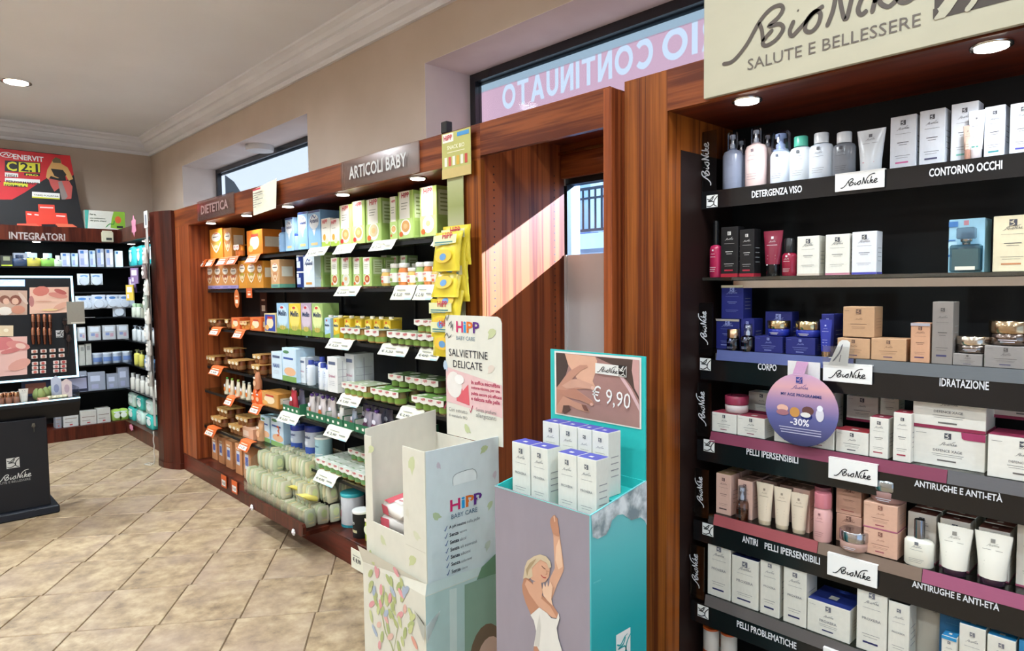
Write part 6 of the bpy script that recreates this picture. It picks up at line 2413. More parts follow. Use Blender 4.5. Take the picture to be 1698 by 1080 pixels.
for x, y, wd in ((745, 681, 'Con estratto'), (745, 690, 'di mandorle BIO'), (790, 684, 'Senza profumi'), (790, 694, 'allergizzanti')):
    u0, v0 = hp(x, y)
    f.text(wd, u0, v0, .12, '#8a8680', False, 3)
for x, y in ((779, 684), (736, 678)):
    u0, v0 = hp(x, y)
    f.line([(u0, v0 + .012), (u0 + .006, v0), (u0 + .022, v0 + .03)], .006, '#b8405c', 3, 1)
for x, y, s_, r_, c_ in ((815, 553, .06, .4, '#c6cb9c'), (814, 612, .05, .4, '#e0cfc0'), (775, 712, .05, 2.2, '#c3ca98'), (739, 607, .05, 1.7, '#b8cadb')):
    u0, v0 = hp(x, y)
    f.leaf(u0, v0, s_, c_, r_, 2)
u0, v0 = hp(737, 560)
for k, p_ in enumerate(([(0, .06), (.015, .09), (.02, .07), (.035, .1)], [(.03, .05), (.05, .07), (.045, .04), (.06, .06), (.055, .03)], [(0, 0), (.02, .02), (.03, 0), (.05, .015)])):
    f.line([(u0 + a, v0 + b) for a, b in p_], .004, '#3a3a40', 3, 2)
part_at(hb, m, 'header_card')
# base carton with flared collar and leafy tree print
m = MB()
m.box(HX0 - .012, HX1 + .006, HYF - .012, HYB + .01, .005, zb - .02, CRM)
m.add([(HX0 - .012, HYF - .012, zb - .02), (HX1 + .006, HYF - .012, zb - .02), (HX1 + .004, HYF - .004, zb + .02), (HX0 - .02, HYF - .03, zb + .05)], [(0, 1, 2, 3)], CRM)
m.add([(HX1 + .006, HYF - .012, zb - .02), (HX1 + .006, HYB, zb - .02), (HX1 + .004, HYB, zb + .005), (HX1 + .004, HYF - .004, zb + .02)], [(0, 1, 2, 3)], '#cfdad6')
f = Face(m, (HX0 - .012, HYF - .012, 0), (1, 0, 0), (0, 0, 1))


def bp(x, y):
    p = at(x, y, Y=HYF - .012)
    return p.x - HX0 + .012, p.z


tx, tz_ = bp(652, 1078)
f.line([bp(634, 1020), bp(640, 1050), (tx, tz_), (tx + .01, tz_ - .12), (tx + .015, .1)], .008, '#a9ae7c', 2)
f.line([bp(660, 1040), (tx, tz_ - .02)], .006, '#a9ae7c', 2)
lf = [(623, 988, '#b3b97e'), (634, 994, '#aab478'), (642, 993, '#b3b97e'), (652, 984, '#aab478'), (617, 1002, '#dc9a9c'), (628, 1010, '#c3c88e'), (647, 1018, '#aab478'), (652, 1010, '#c3c88e'), (664, 1020, '#dc9a9c'), (672, 1010, '#e0b0a0'), (616, 1022, '#c3c88e'), (622, 1046, '#a9b4c4'), (629, 1036, '#e0b8a8'), (634, 1056, '#aab478'), (644, 1042, '#aab478'), (657, 1034, '#b3b97e'), (682, 1036, '#aab478'), (672, 1050, '#aab478'), (668, 1064, '#c3c88e'), (688, 1066, '#e0a08c'), (648, 1056, '#e0b8a8'), (630, 1070, '#dca0a0'), (662, 1074, '#aab478'), (640, 1024, '#e0a8a0')]
for k, (x, y, c_) in enumerate(lf):
    u0, v0 = bp(x, y)
    f.ell(u0, v0, .011, .027 if k % 3 else .02, c_, 3, 8, rot=(-.9, -.3, .3, .8)[k % 4])
for k in range(34):
    f.ell(.05 + .3 * random.random(), .25 + .22 * random.random(), .011, .024, random.choice(['#b3b97e', '#aab478', '#dc9a9c', '#c3c88e', '#a9b4c4']), 3, 8, rot=random.uniform(-1, 1))
f2 = Face(m, (HX1 + .006, HYF - .012, 0), (0, 1, 0), (0, 0, 1))


def sp(x, y):
    p = at(x, y, X=HX1 + .006)
    return p.y - HYF + .012, p.z


f2.rect(.0, .02, .372, zb - .022, '#bccfcb')
f2.poly([sp(745, 978), sp(757, 975), (sp(757, 1080)[0], .05), (sp(745, 1080)[0], .05)], '#d6dfda', 2)
f2.poly([sp(770, 970), sp(826, 950), (.37, .1), (sp(770, 1080)[0], .1)], '#8fa894', 2)
f2.poly([sp(790, 962), sp(826, 950), (.37, .5), (sp(800, 1080)[0], .45)], '#6f8f72', 3)
u0, v0 = sp(806, 1090)
f2.ell(u0, v0, .085, .13, '#7a6450', 4, 20)
f2.ell(u0 + .015, v0 - .035, .07, .11, '#d6b09c', 5, 20)
# tucked corner notch
m.add([(HX1 - .06, HYF - .016, zb - .09), (HX1 + .007, HYF - .018, zb - .125), (HX1 - .002, HYF - .016, zb - .19)], [(0, 1, 2), (2, 1, 0)], '#eceae0')
m.add([(HX1 + .010, HYF + .05, zb - .09), (HX1 + .012, HYF - .018, zb - .125), (HX1 + .010, HYF - .01, zb - .19)], [(0, 1, 2), (2, 1, 0)], '#eef0ee')
m.add([(HX1 - .06, HYF - .0165, zb - .09), (HX1 + .004, HYF - .020, zb - .112), (HX1 + .007, HYF - .0185, zb - .125)], [(0, 1, 2), (2, 1, 0)], '#6f6b62')
part_at(hb, m, 'base_carton')


def wipes_fn():
    b = MB()
    w_, h, d = .17, .055, .11
    rings = []
    for x, s_ in ((-.5, .15), (-.46, .2), (-.4, .85), (0, 1), (.4, .85), (.46, .2), (.5, .15)):
        rings.append([(w_ * x, d / 2 + d * .5 * a * (.9 if abs(x) > .42 else 1), h / 2 + h * .5 * b_ * s_) for a, b_ in ((-1, -.6), (-.7, -1), (.7, -1), (1, -.6), (1, .6), (.7, 1), (-.7, 1), (-1, .6))])
    b.loft([r[::-1] for r in rings], '#e6e0d8/p')
    f = Face(b, (-w_ * .4, -.001, 0), (1, 0, 0), (0, 0, 1), .0012)
    f.rect(0, .008, w_ * .3, .046, '#d95f6c')
    tt = Face(b, (-w_ * .4, 0, h), (1, 0, 0), (0, 1, 0), .0015)
    tt.poly([(0, .01), (.05, .01), (.08, .1), (0, .1)], '#d95f6c')
    tt.rect(.05, .03, .11, .08, '#efece4', 2)
    tt.text('HiPP', .06, .042, .03, '#c83a5a', True, 3)
    return [('wipes_pack', b, None, None)]


nl = max(3, int((zo + .11 - zb - .02) / .05))
for k in range(nl):
    for u_, v_ in ((.115, .02), (.285, .03), (.12, .175), (.28, .18)):
        if k < nl - 3 and v_ > .1:
            continue
        o = spawn('wipes', wipes_fn, 'wipes_pack', (HX0 + u_ + random.uniform(-.01, .01), HYF + v_ + .02, zb + .022 + .05 * k), 'white and coral pack of baby wipes lying in the dump bin', 'wipes', 'wipes packs in the dump bin', rz=random.uniform(-.12, .12), anchor='bottom', keyf=lambda r: r.location.z)
        if k >= nl - 1:
            o.rotation_euler.x = .15 * (1 if u_ < .2 else -1)

# ================================================================== TEAL FLOOR STAND
BX1, BYF, BYB = -1.104, 1.308, 1.55
BX0 = BX1 - .372
TL = '#2fb9b4'
bs = empty('skincare_floor_stand', (BX0, BYF, 0))
tag(bs, 'turquoise cardboard floor stand with photo of a woman and a € 9,90 header', 'display stand')
zf_ = at(900, 830, Y=BYF).z
zs = at(1073, 797, X=BX1).z
t = .005
m = MB()
m.box(BX0, BX1 - t, BYF, BYF + t, .01, zf_, '#968d96')
f = Face(m, (BX0, BYF, 0), (1, 0, 0), (0, 0, 1))


def wp_(x, y):
    p = at(x, y, Y=BYF)
    return p.x - BX0, p.z


def cz(X, Y):       # pixel in the 4.5x crop at (820, 840)
    return wp_(820 + X / 4.5, 840 + Y / 4.5)


f.rect(.0, zf_ - .002, BX1 - BX0, zf_, '#7fe0da', 2)
SK, SK2, SK3 = '#d2a184', '#b98468', '#e4bd9f'
f.poly([cz(*p) for p in ((440, 205), (486, 200), (500, 300), (520, 455), (515, 485), (470, 580), (430, 690), (400, 650), (415, 540), (452, 460))], SK, 2)
f.poly([cz(*p) for p in ((420, 95), (440, 68), (455, 64), (462, 80), (476, 90), (474, 118), (484, 160), (486, 225), (462, 218), (440, 205), (424, 150), (418, 120))], SK2, 3)
f.poly([cz(*p) for p in ((444, 75), (452, 66), (458, 110), (452, 118))], SK3, 4)
f.poly([cz(*p) for p in ((463, 300), (486, 240), (505, 340), (512, 450), (480, 470), (458, 400))], SK3, 3)
f.poly([cz(*p) for p in ((222, 535), (250, 530), (300, 590), (330, 640), (400, 700), (440, 740), (478, 800), (485, 838), (440, 830), (415, 790), (340, 755), (275, 810), (235, 720), (212, 640), (208, 590))], SK2, 2)
f.poly([cz(*p) for p in ((290, 560), (350, 560), (362, 640), (350, 700), (300, 640))], SK, 3)
f.poly([cz(*p) for p in ((244, 545), (300, 590), (345, 680), (420, 745), (470, 835), (432, 828), (330, 745), (262, 650), (230, 580))], SK, 3)
f.poly([cz(*p) for p in ((362, 620), (372, 570), (385, 600), (398, 555), (406, 600), (422, 560), (440, 600), (430, 690), (440, 740), (400, 700), (372, 665))], SK3, 5)
f.poly([cz(*p) for p in ((300, 410), (350, 385), (400, 410), (418, 470), (412, 520), (385, 560), (345, 572), (300, 555), (275, 540), (270, 470))], SK, 4)
f.poly([cz(*p) for p in ((232, 450), (250, 405), (300, 370), (345, 356), (390, 370), (422, 410), (428, 450), (412, 462), (395, 420), (350, 395), (310, 430), (285, 460), (290, 520), (262, 540), (240, 530), (218, 540), (228, 480))], '#cbb899', 5)
f.poly([cz(*p) for p in ((240, 470), (270, 420), (320, 385), (300, 420), (262, 470), (250, 520))], '#a89270', 6)
f.line([cz(*p) for p in ((358, 440), (372, 456), (388, 466))], .0022, '#5c3a30', 6)
f.line([cz(*p) for p in ((402, 478), (410, 488))], .002, '#5c3a30', 6)
f.line([cz(*p) for p in ((352, 508), (372, 528), (392, 530))], .003, '#b04a48', 6)
f.line([cz(*p) for p in ((392, 472), (398, 500), (388, 504))], .0015, '#a87258', 6)
f.poly([cz(*p) for p in ((275, 808), (340, 752), (400, 795), (430, 832), (470, 838), (484, 790), (492, 830), (482, 870), (470, 905), (482, 980), (515, 1090), (525, 1200), (300, 1200), (300, 1040), (318, 930), (300, 850))], '#dfdbd2', 6)
f.poly([cz(*p) for p in ((302, 1040), (325, 1042), (350, 1090), (370, 1200), (290, 1200))], SK2, 7)
f.poly([cz(*p) for p in ((318, 930), (345, 800), (352, 900), (340, 1040), (330, 1045), (306, 1035))], '#c9c5bc', 7)
f.poly([cz(280, 1190), cz(530, 1190), cz(500, 1700), cz(420, 2100), cz(340, 2100), cz(300, 1600)], SK, 5)
part_at(bs, m, 'front_panel')
m = MB()
m.prism([(BYF, .01), (BYB, .01), (BYB, zs), (BYF, zf_)], 'x', BX1 - t, BX1, 'teal_print')
f = Face(m, (BX1, BYF, 0), (0, 1, 0), (0, 0, 1))


def ts(x, y):
    p = at(x, y, X=BX1)
    return p.y - BYF, p.z


def tc2(X, Y):
    return ts(810 + X / 3.6, 780 + Y / 3.6)


pts = [tc2(*p) for p in ((606, 280), (620, 400), (650, 410), (700, 385), (725, 340), (735, 300), (768, 268), (800, 262), (850, 298), (880, 290), (905, 280), (930, 300), (948, 325))]
pts = [(max(0.0005, min(.2415, a)), b) for a, b in pts] + [(.2415, zs - .001), (.0005, zf_ - .001)]
f.poly(pts, 'marble_foam', 2)
ea, eb = tc2(760, 1080), tc2(845, 915)
u0 = ea[0]
sz = eb[0] - ea[0]
f.rect(u0, eb[1] - sz * 1.02 - .02, u0 + sz, eb[1] - .01, '#e9ecea', 2)
f.geo(EMB, u0, eb[1] - sz - .02, sz, '#2fa0a4', 3)
f.script(.06, eb[1] - sz - .11, .15, '#e9ecea', 2, True)
f.text('PROXERA', tc2(625, 668)[0], tc2(625, 680)[1], .03, '#8fd8d8', False, 2)
part_at(bs, m, 'side_panel')
m = MB()
m.prism([(BYF + t, .01), (BYB, .01), (BYB, zs), (BYF + t, zf_)], 'x', BX0, BX0 + t, TL)
ZT0 = at(955, 757, Y=BYF + .045).z - .178
ZT1 = at(955, 709, Y=BYF + .115).z - .178
m.box(BX0 + t, BX1 - t, BYF + t, BYB - .01, ZT0 - .006, ZT0, TL)
m.box(BX0 + t, BX1 - t, BYF + .105, BYB - .01, ZT0, ZT1, TL)
m.box(BX0 + t, BX1 - t, BYB - .008, BYB - .003, .01, zs, TL)
part_at(bs, m, 'tray')
m = MB()
hx0, hx1 = at(914, 640, Y=BYB).x, at(1071, 640, Y=BYB).x
hz1 = at(990, 585, Y=BYB).z
hz0 = zs - .02
m.box(hx0, hx1, BYB - .0025, BYB + .0025, hz0, hz1, TL)
part_at(bs, m, 'header_card')
m = MB()


def hd(x, y):
    p = at(x, y, Y=BYB - .004)
    return p.x - hx0, p.z - hz0


def hc(X, Y):       # pixel in the 6.75x crop at (900, 570)
    return hd(900 + X / 6.75, 570 + Y / 6.75)


f = Face(m, (hx0, BYB - .004, hz0), (1, 0, 0), (0, 0, 1), .0005)
m.add([f.P(*hc(*p), 0) for p in ((130, 80), (1103, 158), (1103, 962), (138, 788))], [(0, 3, 2, 1)], '#e6e2da')
P_ = lambda L, c_, l: f.poly([hc(*p) for p in L], c_, l)
P_([(150, 100), (1082, 185), (1085, 945), (155, 775)], '#a57c74', 1)
P_([(150, 100), (250, 110), (290, 250), (260, 350), (190, 450), (155, 490)], '#4a3b36', 2)
P_([(250, 112), (590, 148), (610, 190), (600, 300), (560, 420), (600, 500), (420, 450), (330, 300), (285, 230)], '#dba98e', 2)
P_([(590, 148), (1010, 180), (1005, 260), (1085, 640), (980, 460), (900, 360), (820, 250), (700, 200)], '#4f3d36', 2)
P_([(1010, 180), (1082, 187), (1082, 600), (1030, 500), (1000, 300)], '#c79a94', 3)
P_([(860, 370), (900, 370), (1000, 520), (1085, 690), (1085, 760), (960, 520)], '#d8b4b4', 3)
P_([(200, 440), (300, 310), (420, 240), (500, 240), (510, 262), (430, 300), (330, 400), (400, 400), (560, 460), (592, 495), (570, 520), (480, 505), (380, 510), (560, 640), (580, 680), (560, 700), (440, 640), (250, 590), (340, 640), (480, 690), (530, 750), (520, 772), (400, 740), (300, 690), (240, 700), (215, 780), (155, 770), (160, 500)], '#c08c76', 4)
P_([(330, 400), (400, 395), (560, 455), (590, 490), (560, 510), (400, 490), (270, 505), (220, 470)], '#cc9c86', 5)
P_([(160, 510), (260, 520), (360, 500), (560, 650), (570, 690), (430, 630), (240, 580), (200, 640), (158, 700)], '#b67f6a', 5)
P_([(235, 690), (300, 690), (320, 740), (250, 785), (225, 760)], '#5c4038', 5)
P_([(440, 680), (490, 690), (525, 760), (470, 745)], '#7a4e42', 6)
f.ell(*hc(566, 496), .007, .006, '#dcb0a0', 6)
f.ell(*hc(552, 680), .006, .005, '#d4a494', 6)
P_([(596, 215), (946, 255), (944, 378), (594, 330)], '#e4e2da', 6)
u0, v0 = hc(615, 318)
f.script(u0, v0 - .001, hc(845, 318)[0] - u0, '#2a2626', 7, True, rot=-.06)
u0, v0 = hc(856, 360)
sz = hc(940, 360)[0] - u0
f.rect(u0, v0, u0 + sz, v0 + sz * 1.15, '#26221f', 7)
f.geo(EMB, u0, v0, sz, '#e4e2da', 8, 0, sz * 1.15)
u0, v0 = hc(560, 660)
f.text('€ 9,90', u0, v0, hc(985, 660)[0] - u0, '#eeece8', False, 8, h=.055, rot=-.07)
part_at(bs, m, 'photo_print')
KX = dict(topc='#4a4ca4', bar='#2c3a68', name='PROXERA', paper='#e2e2d6', ink='#6a6e74')
for row, (y_, L, yt) in enumerate(((BYF + .045, ((849, 879), (880, 909), (925, 956), (957, 989)), (735, 743, 745, 752)), (BYF + .115, ((900, 927), (928, 957), (958, 981), (982, 1009)), (693, 698, 702, 709)))):
    zz = (ZT0 if row == 0 else ZT1)
    for k, ((a, b_), tt_) in enumerate(zip(L, yt)):
        X, w_ = span(a, b_, y_, zf_ + .05)
        w_ = rnd(w_, .002) - .001
        spawn(('px', w_, row), carton(w_, .178, .055, '#dfe0d6', st_bn, **KX), 'carton', (X, y_, zz + .0006), 'violet topped white carton in ' + ('front' if row == 0 else 'rear') + ' row of turquoise stand', 'box', 'cartons in the turquoise stand', anchor='pilaster', keyf=lambda r: -r.location.x)

# ================================================================== MAKE-UP COUNTER AT THE FAR SIDE
mk = empty('makeup_display', (-5.6, .5, 0))
tag(mk, 'black make-up display with lit frame, posters, testers and a lower cabinet', 'make-up display')
XC = -5.45
yr = at(85, 849, X=XC).y
ztop = at(80, 692, X=XC).z
m = MB()
m.box(XC - .42, XC, yr - 1.0, yr, .055, ztop, '#15151a', .004)
f = Face(m, (XC, 0, 0), (0, 1, 0), (0, 0, 1))


def mf(x, y):
    p = at(x, y, X=XC)
    return p.y, p.z


u0, v0 = mf(11, 778)
u1, v1 = mf(32, 758)
f.rect(u0, v0, u1, v1, '#c9c9c4', 2)
f.geo(EMB, u0, v0, u1 - u0, '#15151a', 3)
u0, v0 = mf(-6, 803)
u1, v1 = mf(52, 785)
f.script(u0, v0, u1 - u0, '#c9c9c4', 2, True)
u0, v0 = mf(-10, 806)
f.text('SALUTE E BELLESSERE', u0, v0, mf(51, 800)[0] - u0, '#a0a09c', False, 2)
part_at(mk, m, 'cabinet')
m = MB()
u0, v0 = mf(55, 706)
m.lathe([(.012, XC + .001), (.012, XC + .008)], '#6a6a6c/m', (u0, v0), 12, axis='y')
m.v = [(y, x, z) for x, y, z in m.v]
m.box(XC + .006, XC + .02, u0 - .002, u0 + .002, v0 - .04, v0 + .004, '#7a7a78/m')
m.box(XC + .01, XC + .014, u0 - .009, u0 + .009, v0 - .002, v0 + .018, '#7a7a78/m', .002)
part_at(mk, m, 'key')
m = MB()
xp = at(100, 850, Z=0.0).x
yp = at(100, 850, Z=0.0).y
m.box(XC - .5, xp, yp - 1.3, yp, .001, .055, '#191d26', .008)
part_at(mk, m, 'base_plate')
# tray and back-lit panel
XT = -5.42
yt_ = at(133, 660, X=XT).y
zt1 = at(133, 659, X=XT).z
m = MB()
m.prism([(XT, zt1 - .004), (XT, zt1 - .03), (XT - .06, zt1 - .13), (XT - .42, zt1 - .13), (XT - .42, zt1 - .004)], 'y', yt_ - 1.2, yt_, '#0f1014')
m.v = [(a, b_, c_) for a, b_, c_ in m.v]
part_at(mk, m, 'tray')
m = MB()
m.box(XT - .001, XT + .003, yt_ - 1.2, yt_, zt1 - .006, zt1 + .003, '#b8e2f4/e1.5')
part_at(mk, m, 'light_strip')
m = MB()
zt2 = at(131, 622, X=-5.6).z
m.box(XT - .38, XT - .002, yt_ - .008, yt_ - .002, zt1, zt1 + .07, 'plexi')
part_at(mk, m, 'end_glass')
# tilted panel
XP1 = -5.80
y1 = at(120, 458, X=XP1).y
X0_ = y1 / at(131, 625, X=-1.0).y * -1.0
z1 = at(120, 458, X=XP1).z
z0 = at(131, 625, X=X0_).z
PN = Vector((XP1 - X0_, 0, z1 - z0))
PH = PN.length
PV = PN / PH
PO = Vector((X0_, y1 - 1.15, z0))
NN = Vector((0, 1, 0)).cross(PV).normalized()
if NN.x < 0:
    NN = -NN


def onpanel(x, y):
    d = _f + RT * ((x - 849) / FPX) - UP * ((y - 540) / FPX)
    t_ = (PO - CAM).dot(NN) / d.dot(NN)
    p = CAM + d * t_ - PO
    return p.y, p.dot(PV)


PW = 1.15
m = MB()
q = [PO, PO + Vector((0, PW, 0)), PO + Vector((0, PW, 0)) + PV * PH, PO + PV * PH]
bk = -NN * .06
vs = [p for p in q] + [p + bk for p in q]
m.add(vs, [(0, 1, 2, 3), (7, 6, 5, 4), (0, 4, 5, 1), (1, 5, 6, 2), (2, 6, 7, 3), (3, 7, 4, 0)], '#0d0d12')
f = Face(m, PO, (0, 1, 0), PV, .0012)


def prect(f, x0_, y0_, x1_, y1_, mat, layer=1):
    f.poly([onpanel(x0_, y1_[0] if isinstance(y1_, tuple) else y1_), onpanel(x1_, y1_[1] if isinstance(y1_, tuple) else y1_), onpanel(x1_, y0_[1] if isinstance(y0_, tuple) else y0_), onpanel(x0_, y0_[0] if isinstance(y0_, tuple) else y0_)], mat, layer)


# posters: two friends, and skincare flat-lays
def poster(f, x0_, y0_, x1_, y1_, base, blobs):
    prect(f, x0_, y0_, x1_, y1_, base, 1)
    for k, (bx_, by_, rx, ry, c_, rot) in enumerate(blobs):
        u, v = onpanel(bx_, by_)
        f.ell(u, v, rx, ry, c_, 2 + k, 12, rot)


poster(f, -30, (481, 482), 45, (524, 522), '#c9a894', [(8, 497, .03, .03, '#8a5a48', 0), (26, 498, .034, .036, '#8a5444', 0), (10, 500, .018, .022, '#e0b49c', 0), (25, 500, .02, .024, '#e0b49c', 0), (8, 516, .04, .03, '#e6dcd0', 0), (30, 514, .04, .03, '#c98c74', 0), (38, 495, .012, .05, '#d8c0b0', .5)])
poster(f, 49, (477, 476), 114, (521, 518), '#e6bda6', [(68, 483, .05, .035, '#cf7a6c', .2), (96, 490, .06, .02, '#d08a7c', -.2), (100, 484, .04, .016, '#b85f58', -.4), (52, 500, .015, .04, '#b87a74', 0), (100, 508, .05, .02, '#dba48c', .5), (82, 514, .05, .008, '#e6c890', 0), (72, 500, .05, .004, '#d09c84', 0)])
poster(f, -30, (560, 558), 45, (627, 621), '#e6b8ac', [(5, 570, .06, .045, '#cc7474', .3), (30, 573, .07, .03, '#d48880', -.3), (18, 582, .06, .016, '#c87470', .2), (32, 605, .07, .035, '#dca090', .4), (34, 574, .03, .02, '#eac4b4', -.3)])
prect(f, -20, 540, 22, 558, '#dcc6a4', 2)
u, v = onpanel(10, 548)
f.ell(u, v, .014, .012, '#efe4cc', 3)
prect(f, -40, 464, 41, 475, '#8fc4ff/e1.5', 2)
u, v = onpanel(2, 473.5)
f.script(u, v, onpanel(30, 470)[0] - u, '#ffffff/e2', 3, True)
u, v = onpanel(31, 474)
s_ = onpanel(39, 474)[0] - u
f.geo(EMB, u, v, s_, '#ffffff/e2', 3)
u, v = onpanel(93, 560)
s_ = onpanel(107, 560)[0] - u
f.rect(u, v, u + s_, v + s_, '#c9c9c6', 2)
f.geo(EMB, u, v, s_, '#15151a', 3)
part_at(mk, m, 'poster_panel')
m = MB()
f = Face(m, PO + NN * .004, (0, 1, 0), PV, .001)
b_ = .014
f.rect(0, PH - b_, PW, PH, '#b8e2f4/e1.5', 1)
f.rect(0, 0, PW, b_, '#b8e2f4/e1.5', 1)
f.rect(PW - b_, b_, PW, PH - b_, '#b8e2f4/e1.5', 1)
part_at(mk, m, 'light_frame')
# testers on the panel, each its own thing
R90 = math.pi / 2


def on_panel(key, fn, name, x, y, lb, cat, grp, anc='back wall'):
    u, v = onpanel(x, y)
    p = PO + Vector((0, u, 0)) + PV * v + NN * .003
    return spawn(key, fn, name, p, lb, cat, grp, rz=R90, anchor='lit frame edge', keyf=lambda r: (-r.location.y, r.location.z))


def lip_fn():
    b = MB()
    b.lathe([(.008, 0), (.011, .03), (.011, .065)], '#8a5a48/m', (0, -.012), 10)
    c = MB()
    c.lathe([(.012, .066), (.012, .105), (.008, .118)], '#c08a70/m', (0, -.012), 10)
    return [('lip_tester', b, None, None), ('cap', c, 0, (0, 0, 0))]


for x in (55, 64, 74, 83):
    for y in (549, 571):
        on_panel('lip', lip_fn, 'lip_tester', x, y, 'bronze foundation tester bottle on the lit make-up panel', 'tester', 'bronze testers on the panel')


def blush_fn(c1):
    def fn():
        b = MB()
        b.box(-.018, .018, -.008, 0, 0, .024, '#e4d8d0', .002)
        b.lathe([(.0105, -.0095), (.0105, -.0075)], c1, (0, .012), 10, axis='y')
        return [('blush_tester', b, None, None)]
    return fn


cc = ['#b8705c', '#a85c4c', '#c48470', '#b0604c']
for i, x in enumerate((57, 72, 87, 102)):
    for j, y in enumerate((586, 595)):
        on_panel(('bl', (i + j) % 4), blush_fn(cc[(i + j) % 4]), 'blush_tester', x + (j == 1) * 0, y - (x - 57) * .06, 'small powder tester in the upper rows of the panel', 'tester', 'powder testers')
for i, x in enumerate((58, 71, 93, 105)):
    for j, y in enumerate((606, 613, 620)):
        on_panel(('bl', i % 4 + 10), blush_fn(['#c86a5c', '#c0584c', '#d07a70', '#b84c48'][i]), 'blush_tester', x, y - (x - 57) * .06, 'small coral tester in the lower rows of the panel', 'tester', 'powder testers')


def brush_fn():
    b = MB()
    b.tube([(0, 0, 0), (.004, -.004, .05), (.006, -.006, .1)], [.003, .004, .005], '#2a2022/p')
    c = MB()
    c.tube([(.006, -.006, .1), (.008, -.008, .12), (.008, -.01, .15)], [.006, .016, .008], '#3c2c28')
    return [('makeup_brush', b, None, None), ('bristle_tip', c, 0, (0, 0, 0))]


for x, y in ((106, 562), (110, 575), (113, 590)):
    on_panel('brush', brush_fn, 'makeup_brush', x, y, 'soft dark make-up brush at the edge of the lit panel', 'brush', 'make-up brushes')
q0, q1 = at(112, 538, X=-5.52), at(139, 500, X=-5.52)
m = MB()
m.box(-5.525, -5.515, q0.y, q1.y, q0.z, q1.z, '#8f897e')
m.box(-5.514, -5.5145, q0.y + .02, q1.y, q0.z + .004, q0.z + .014, '#c9c4b8')
m.box(-5.75, -5.525, q0.y + .01, q0.y + .018, q0.z + .02, q0.z + .03, '#18181c')
tag(m.build('grey_card'), 'plain grey card fixed beside the brushes at the lit frame', 'card')
# goods in the tray


def on_tray(key, fn, name, x, y, back, lb, cat):
    X = XT - back
    d_ = at(x, y, X=X)
    return spawn(key, fn, name, (X, d_.y, zt1 - .0035), lb + ' in the make-up tray', cat, 'goods in the make-up tray', rz=R90, anchor='lit frame edge', keyf=lambda r: -r.location.y)


for k, x in enumerate((2, 9, 15, 22, 28, 34)):
    on_tray('cop', bottle_fn(.034, .075, '#9c6a54/p', '#b88868/m', 'round', .4, .9, .03), 'foundation_bottle', x, 665, .05 + .03 * (k % 2), 'copper capped foundation bottle', 'bottle')
for x in (38, 42):
    on_tray('wtube', tube_fn(.04, .09, '#d8d2c6/p', '#d8d2c6/p', .15), 'tube', x, 660, .06, 'cream tube', 'tube')


def sponge_fn():
    b = MB()
    b.lathe([(.012, 0), (.024, .015), (.026, .04), (.018, .065), (.006, .078)], '#8a9a5c', (0, 0), 14)
    return [('sponge', b, None, None)]


for x, bk_ in ((61, .12), (68, .10), (76, .16), (84, .2)):
    on_tray('sponge', sponge_fn, 'makeup_sponge', x, 652, bk_, 'olive green make-up sponge', 'sponge')
q = at(72, 664, X=XT - .03)
m = MB()
m.box(-.03, .03, 0, .05, 0, .02, '#c8907c', .002)
f = Face(m, (-.03, 0, 0), (1, 0, 0), (0, 0, 1))
f.rect(.005, .005, .055, .015, '#e0b8a4')
tag(m.build('palette', None, (XT - .02, q.y, zt1 - .0035), R90), 'flat peach palette at the front of the make-up tray', 'palette')


def puff_fn():
    b = MB()
    b.lathe([(.012, 0), (.02, .006), (.02, .016), (.01, .022)], '#dcd6b4', (0, 0), 12)
    return [('powder_puff', b, None, None)]


for x in (82, 88, 94, 100, 107):
    on_tray('puff', puff_fn, 'powder_puff', x, 658, .09, 'small cream powder puff', 'puff')
q = at(118, 655, X=XT - .08)
for k, (dx_, cl, hh2) in enumerate(((0, '#d8c6c4', .13), (-.03, '#c4c8d8', .15))):
    m = MB()
    m.prism([(-.03, 0), (.03, 0), (.03, hh2 * .8), (.0, hh2), (-.03, hh2 * .85)], 'y', 0, .006, cl)
    f = Face(m, (-.03, 0, 0), (1, 0, 0), (0, 0, 1))
    f.ell(.03, .06, .016, .03, '#b8a0a8' if k == 0 else '#9098b8')
    tag(m.build('leaflet', None, (XT - .1 - .07 * k, q.y - .02 - .05 * k, zt1 - .0035), R90), ('pinkish leaflet standing at the end of the make-up tray', 'pale blue leaflet standing behind the pink one in the tray')[k], 'leaflet')
m = MB()
m.box(-.2, .2, 0, .01, 0, .11, '#2a3048')
f = Face(m, (-.2, 0, 0), (1, 0, 0), (0, 0, 1))
f.rect(.02, .02, .14, .09, '#7a4a3c')
f.rect(.17, .02, .24, .09, '#8a8a94')
f.rect(.27, .02, .39, .1, '#a4a8c4')
q = at(95, 650, X=XT - .3)
tag(m.build('picture_card', None, (XT - .34, q.y, zt1 - .0035), R90), 'long dark card with pictures standing at the back of the make-up tray', 'card')

# ================================================================== CORNER SHELVING (BACK WALL AND RETURN)
XK = -7.98
YK = 1.84
cu = empty('corner_shelving_unit', (XK, YK, 0))
tag(cu, 'reddish wooden corner shelving with black interior along the back wall', 'shelving unit')
zt_a, zb_a = 2.165, 2.01
m = MB()
zt_a = at(150, 379, X=XK).z
zb_a = at(150, 402, X=XK).z
m.box(XK - .022, XK, -2.0, YK + .022, zb_a, zt_a, 'wood_dark')
m.box(XK, -6.45, YK, YK + .022, zb_a, zt_a, 'wood_dark')
part_at(cu, m, 'fascia')
m = MB()
m.box(XB + .01, XK - .022, -2.0, YW - .01, zb_a, zb_a + .02, 'black_back')
m.box(XK - .022, -6.45, YK + .022, YW - .01, zb_a, zb_a + .02, 'black_back')
part_at(cu, m, 'soffit')
m = MB()
m.box(XB + .01, XB + .03, -2.0, YW - .01, 0, zb_a, 'black_back')
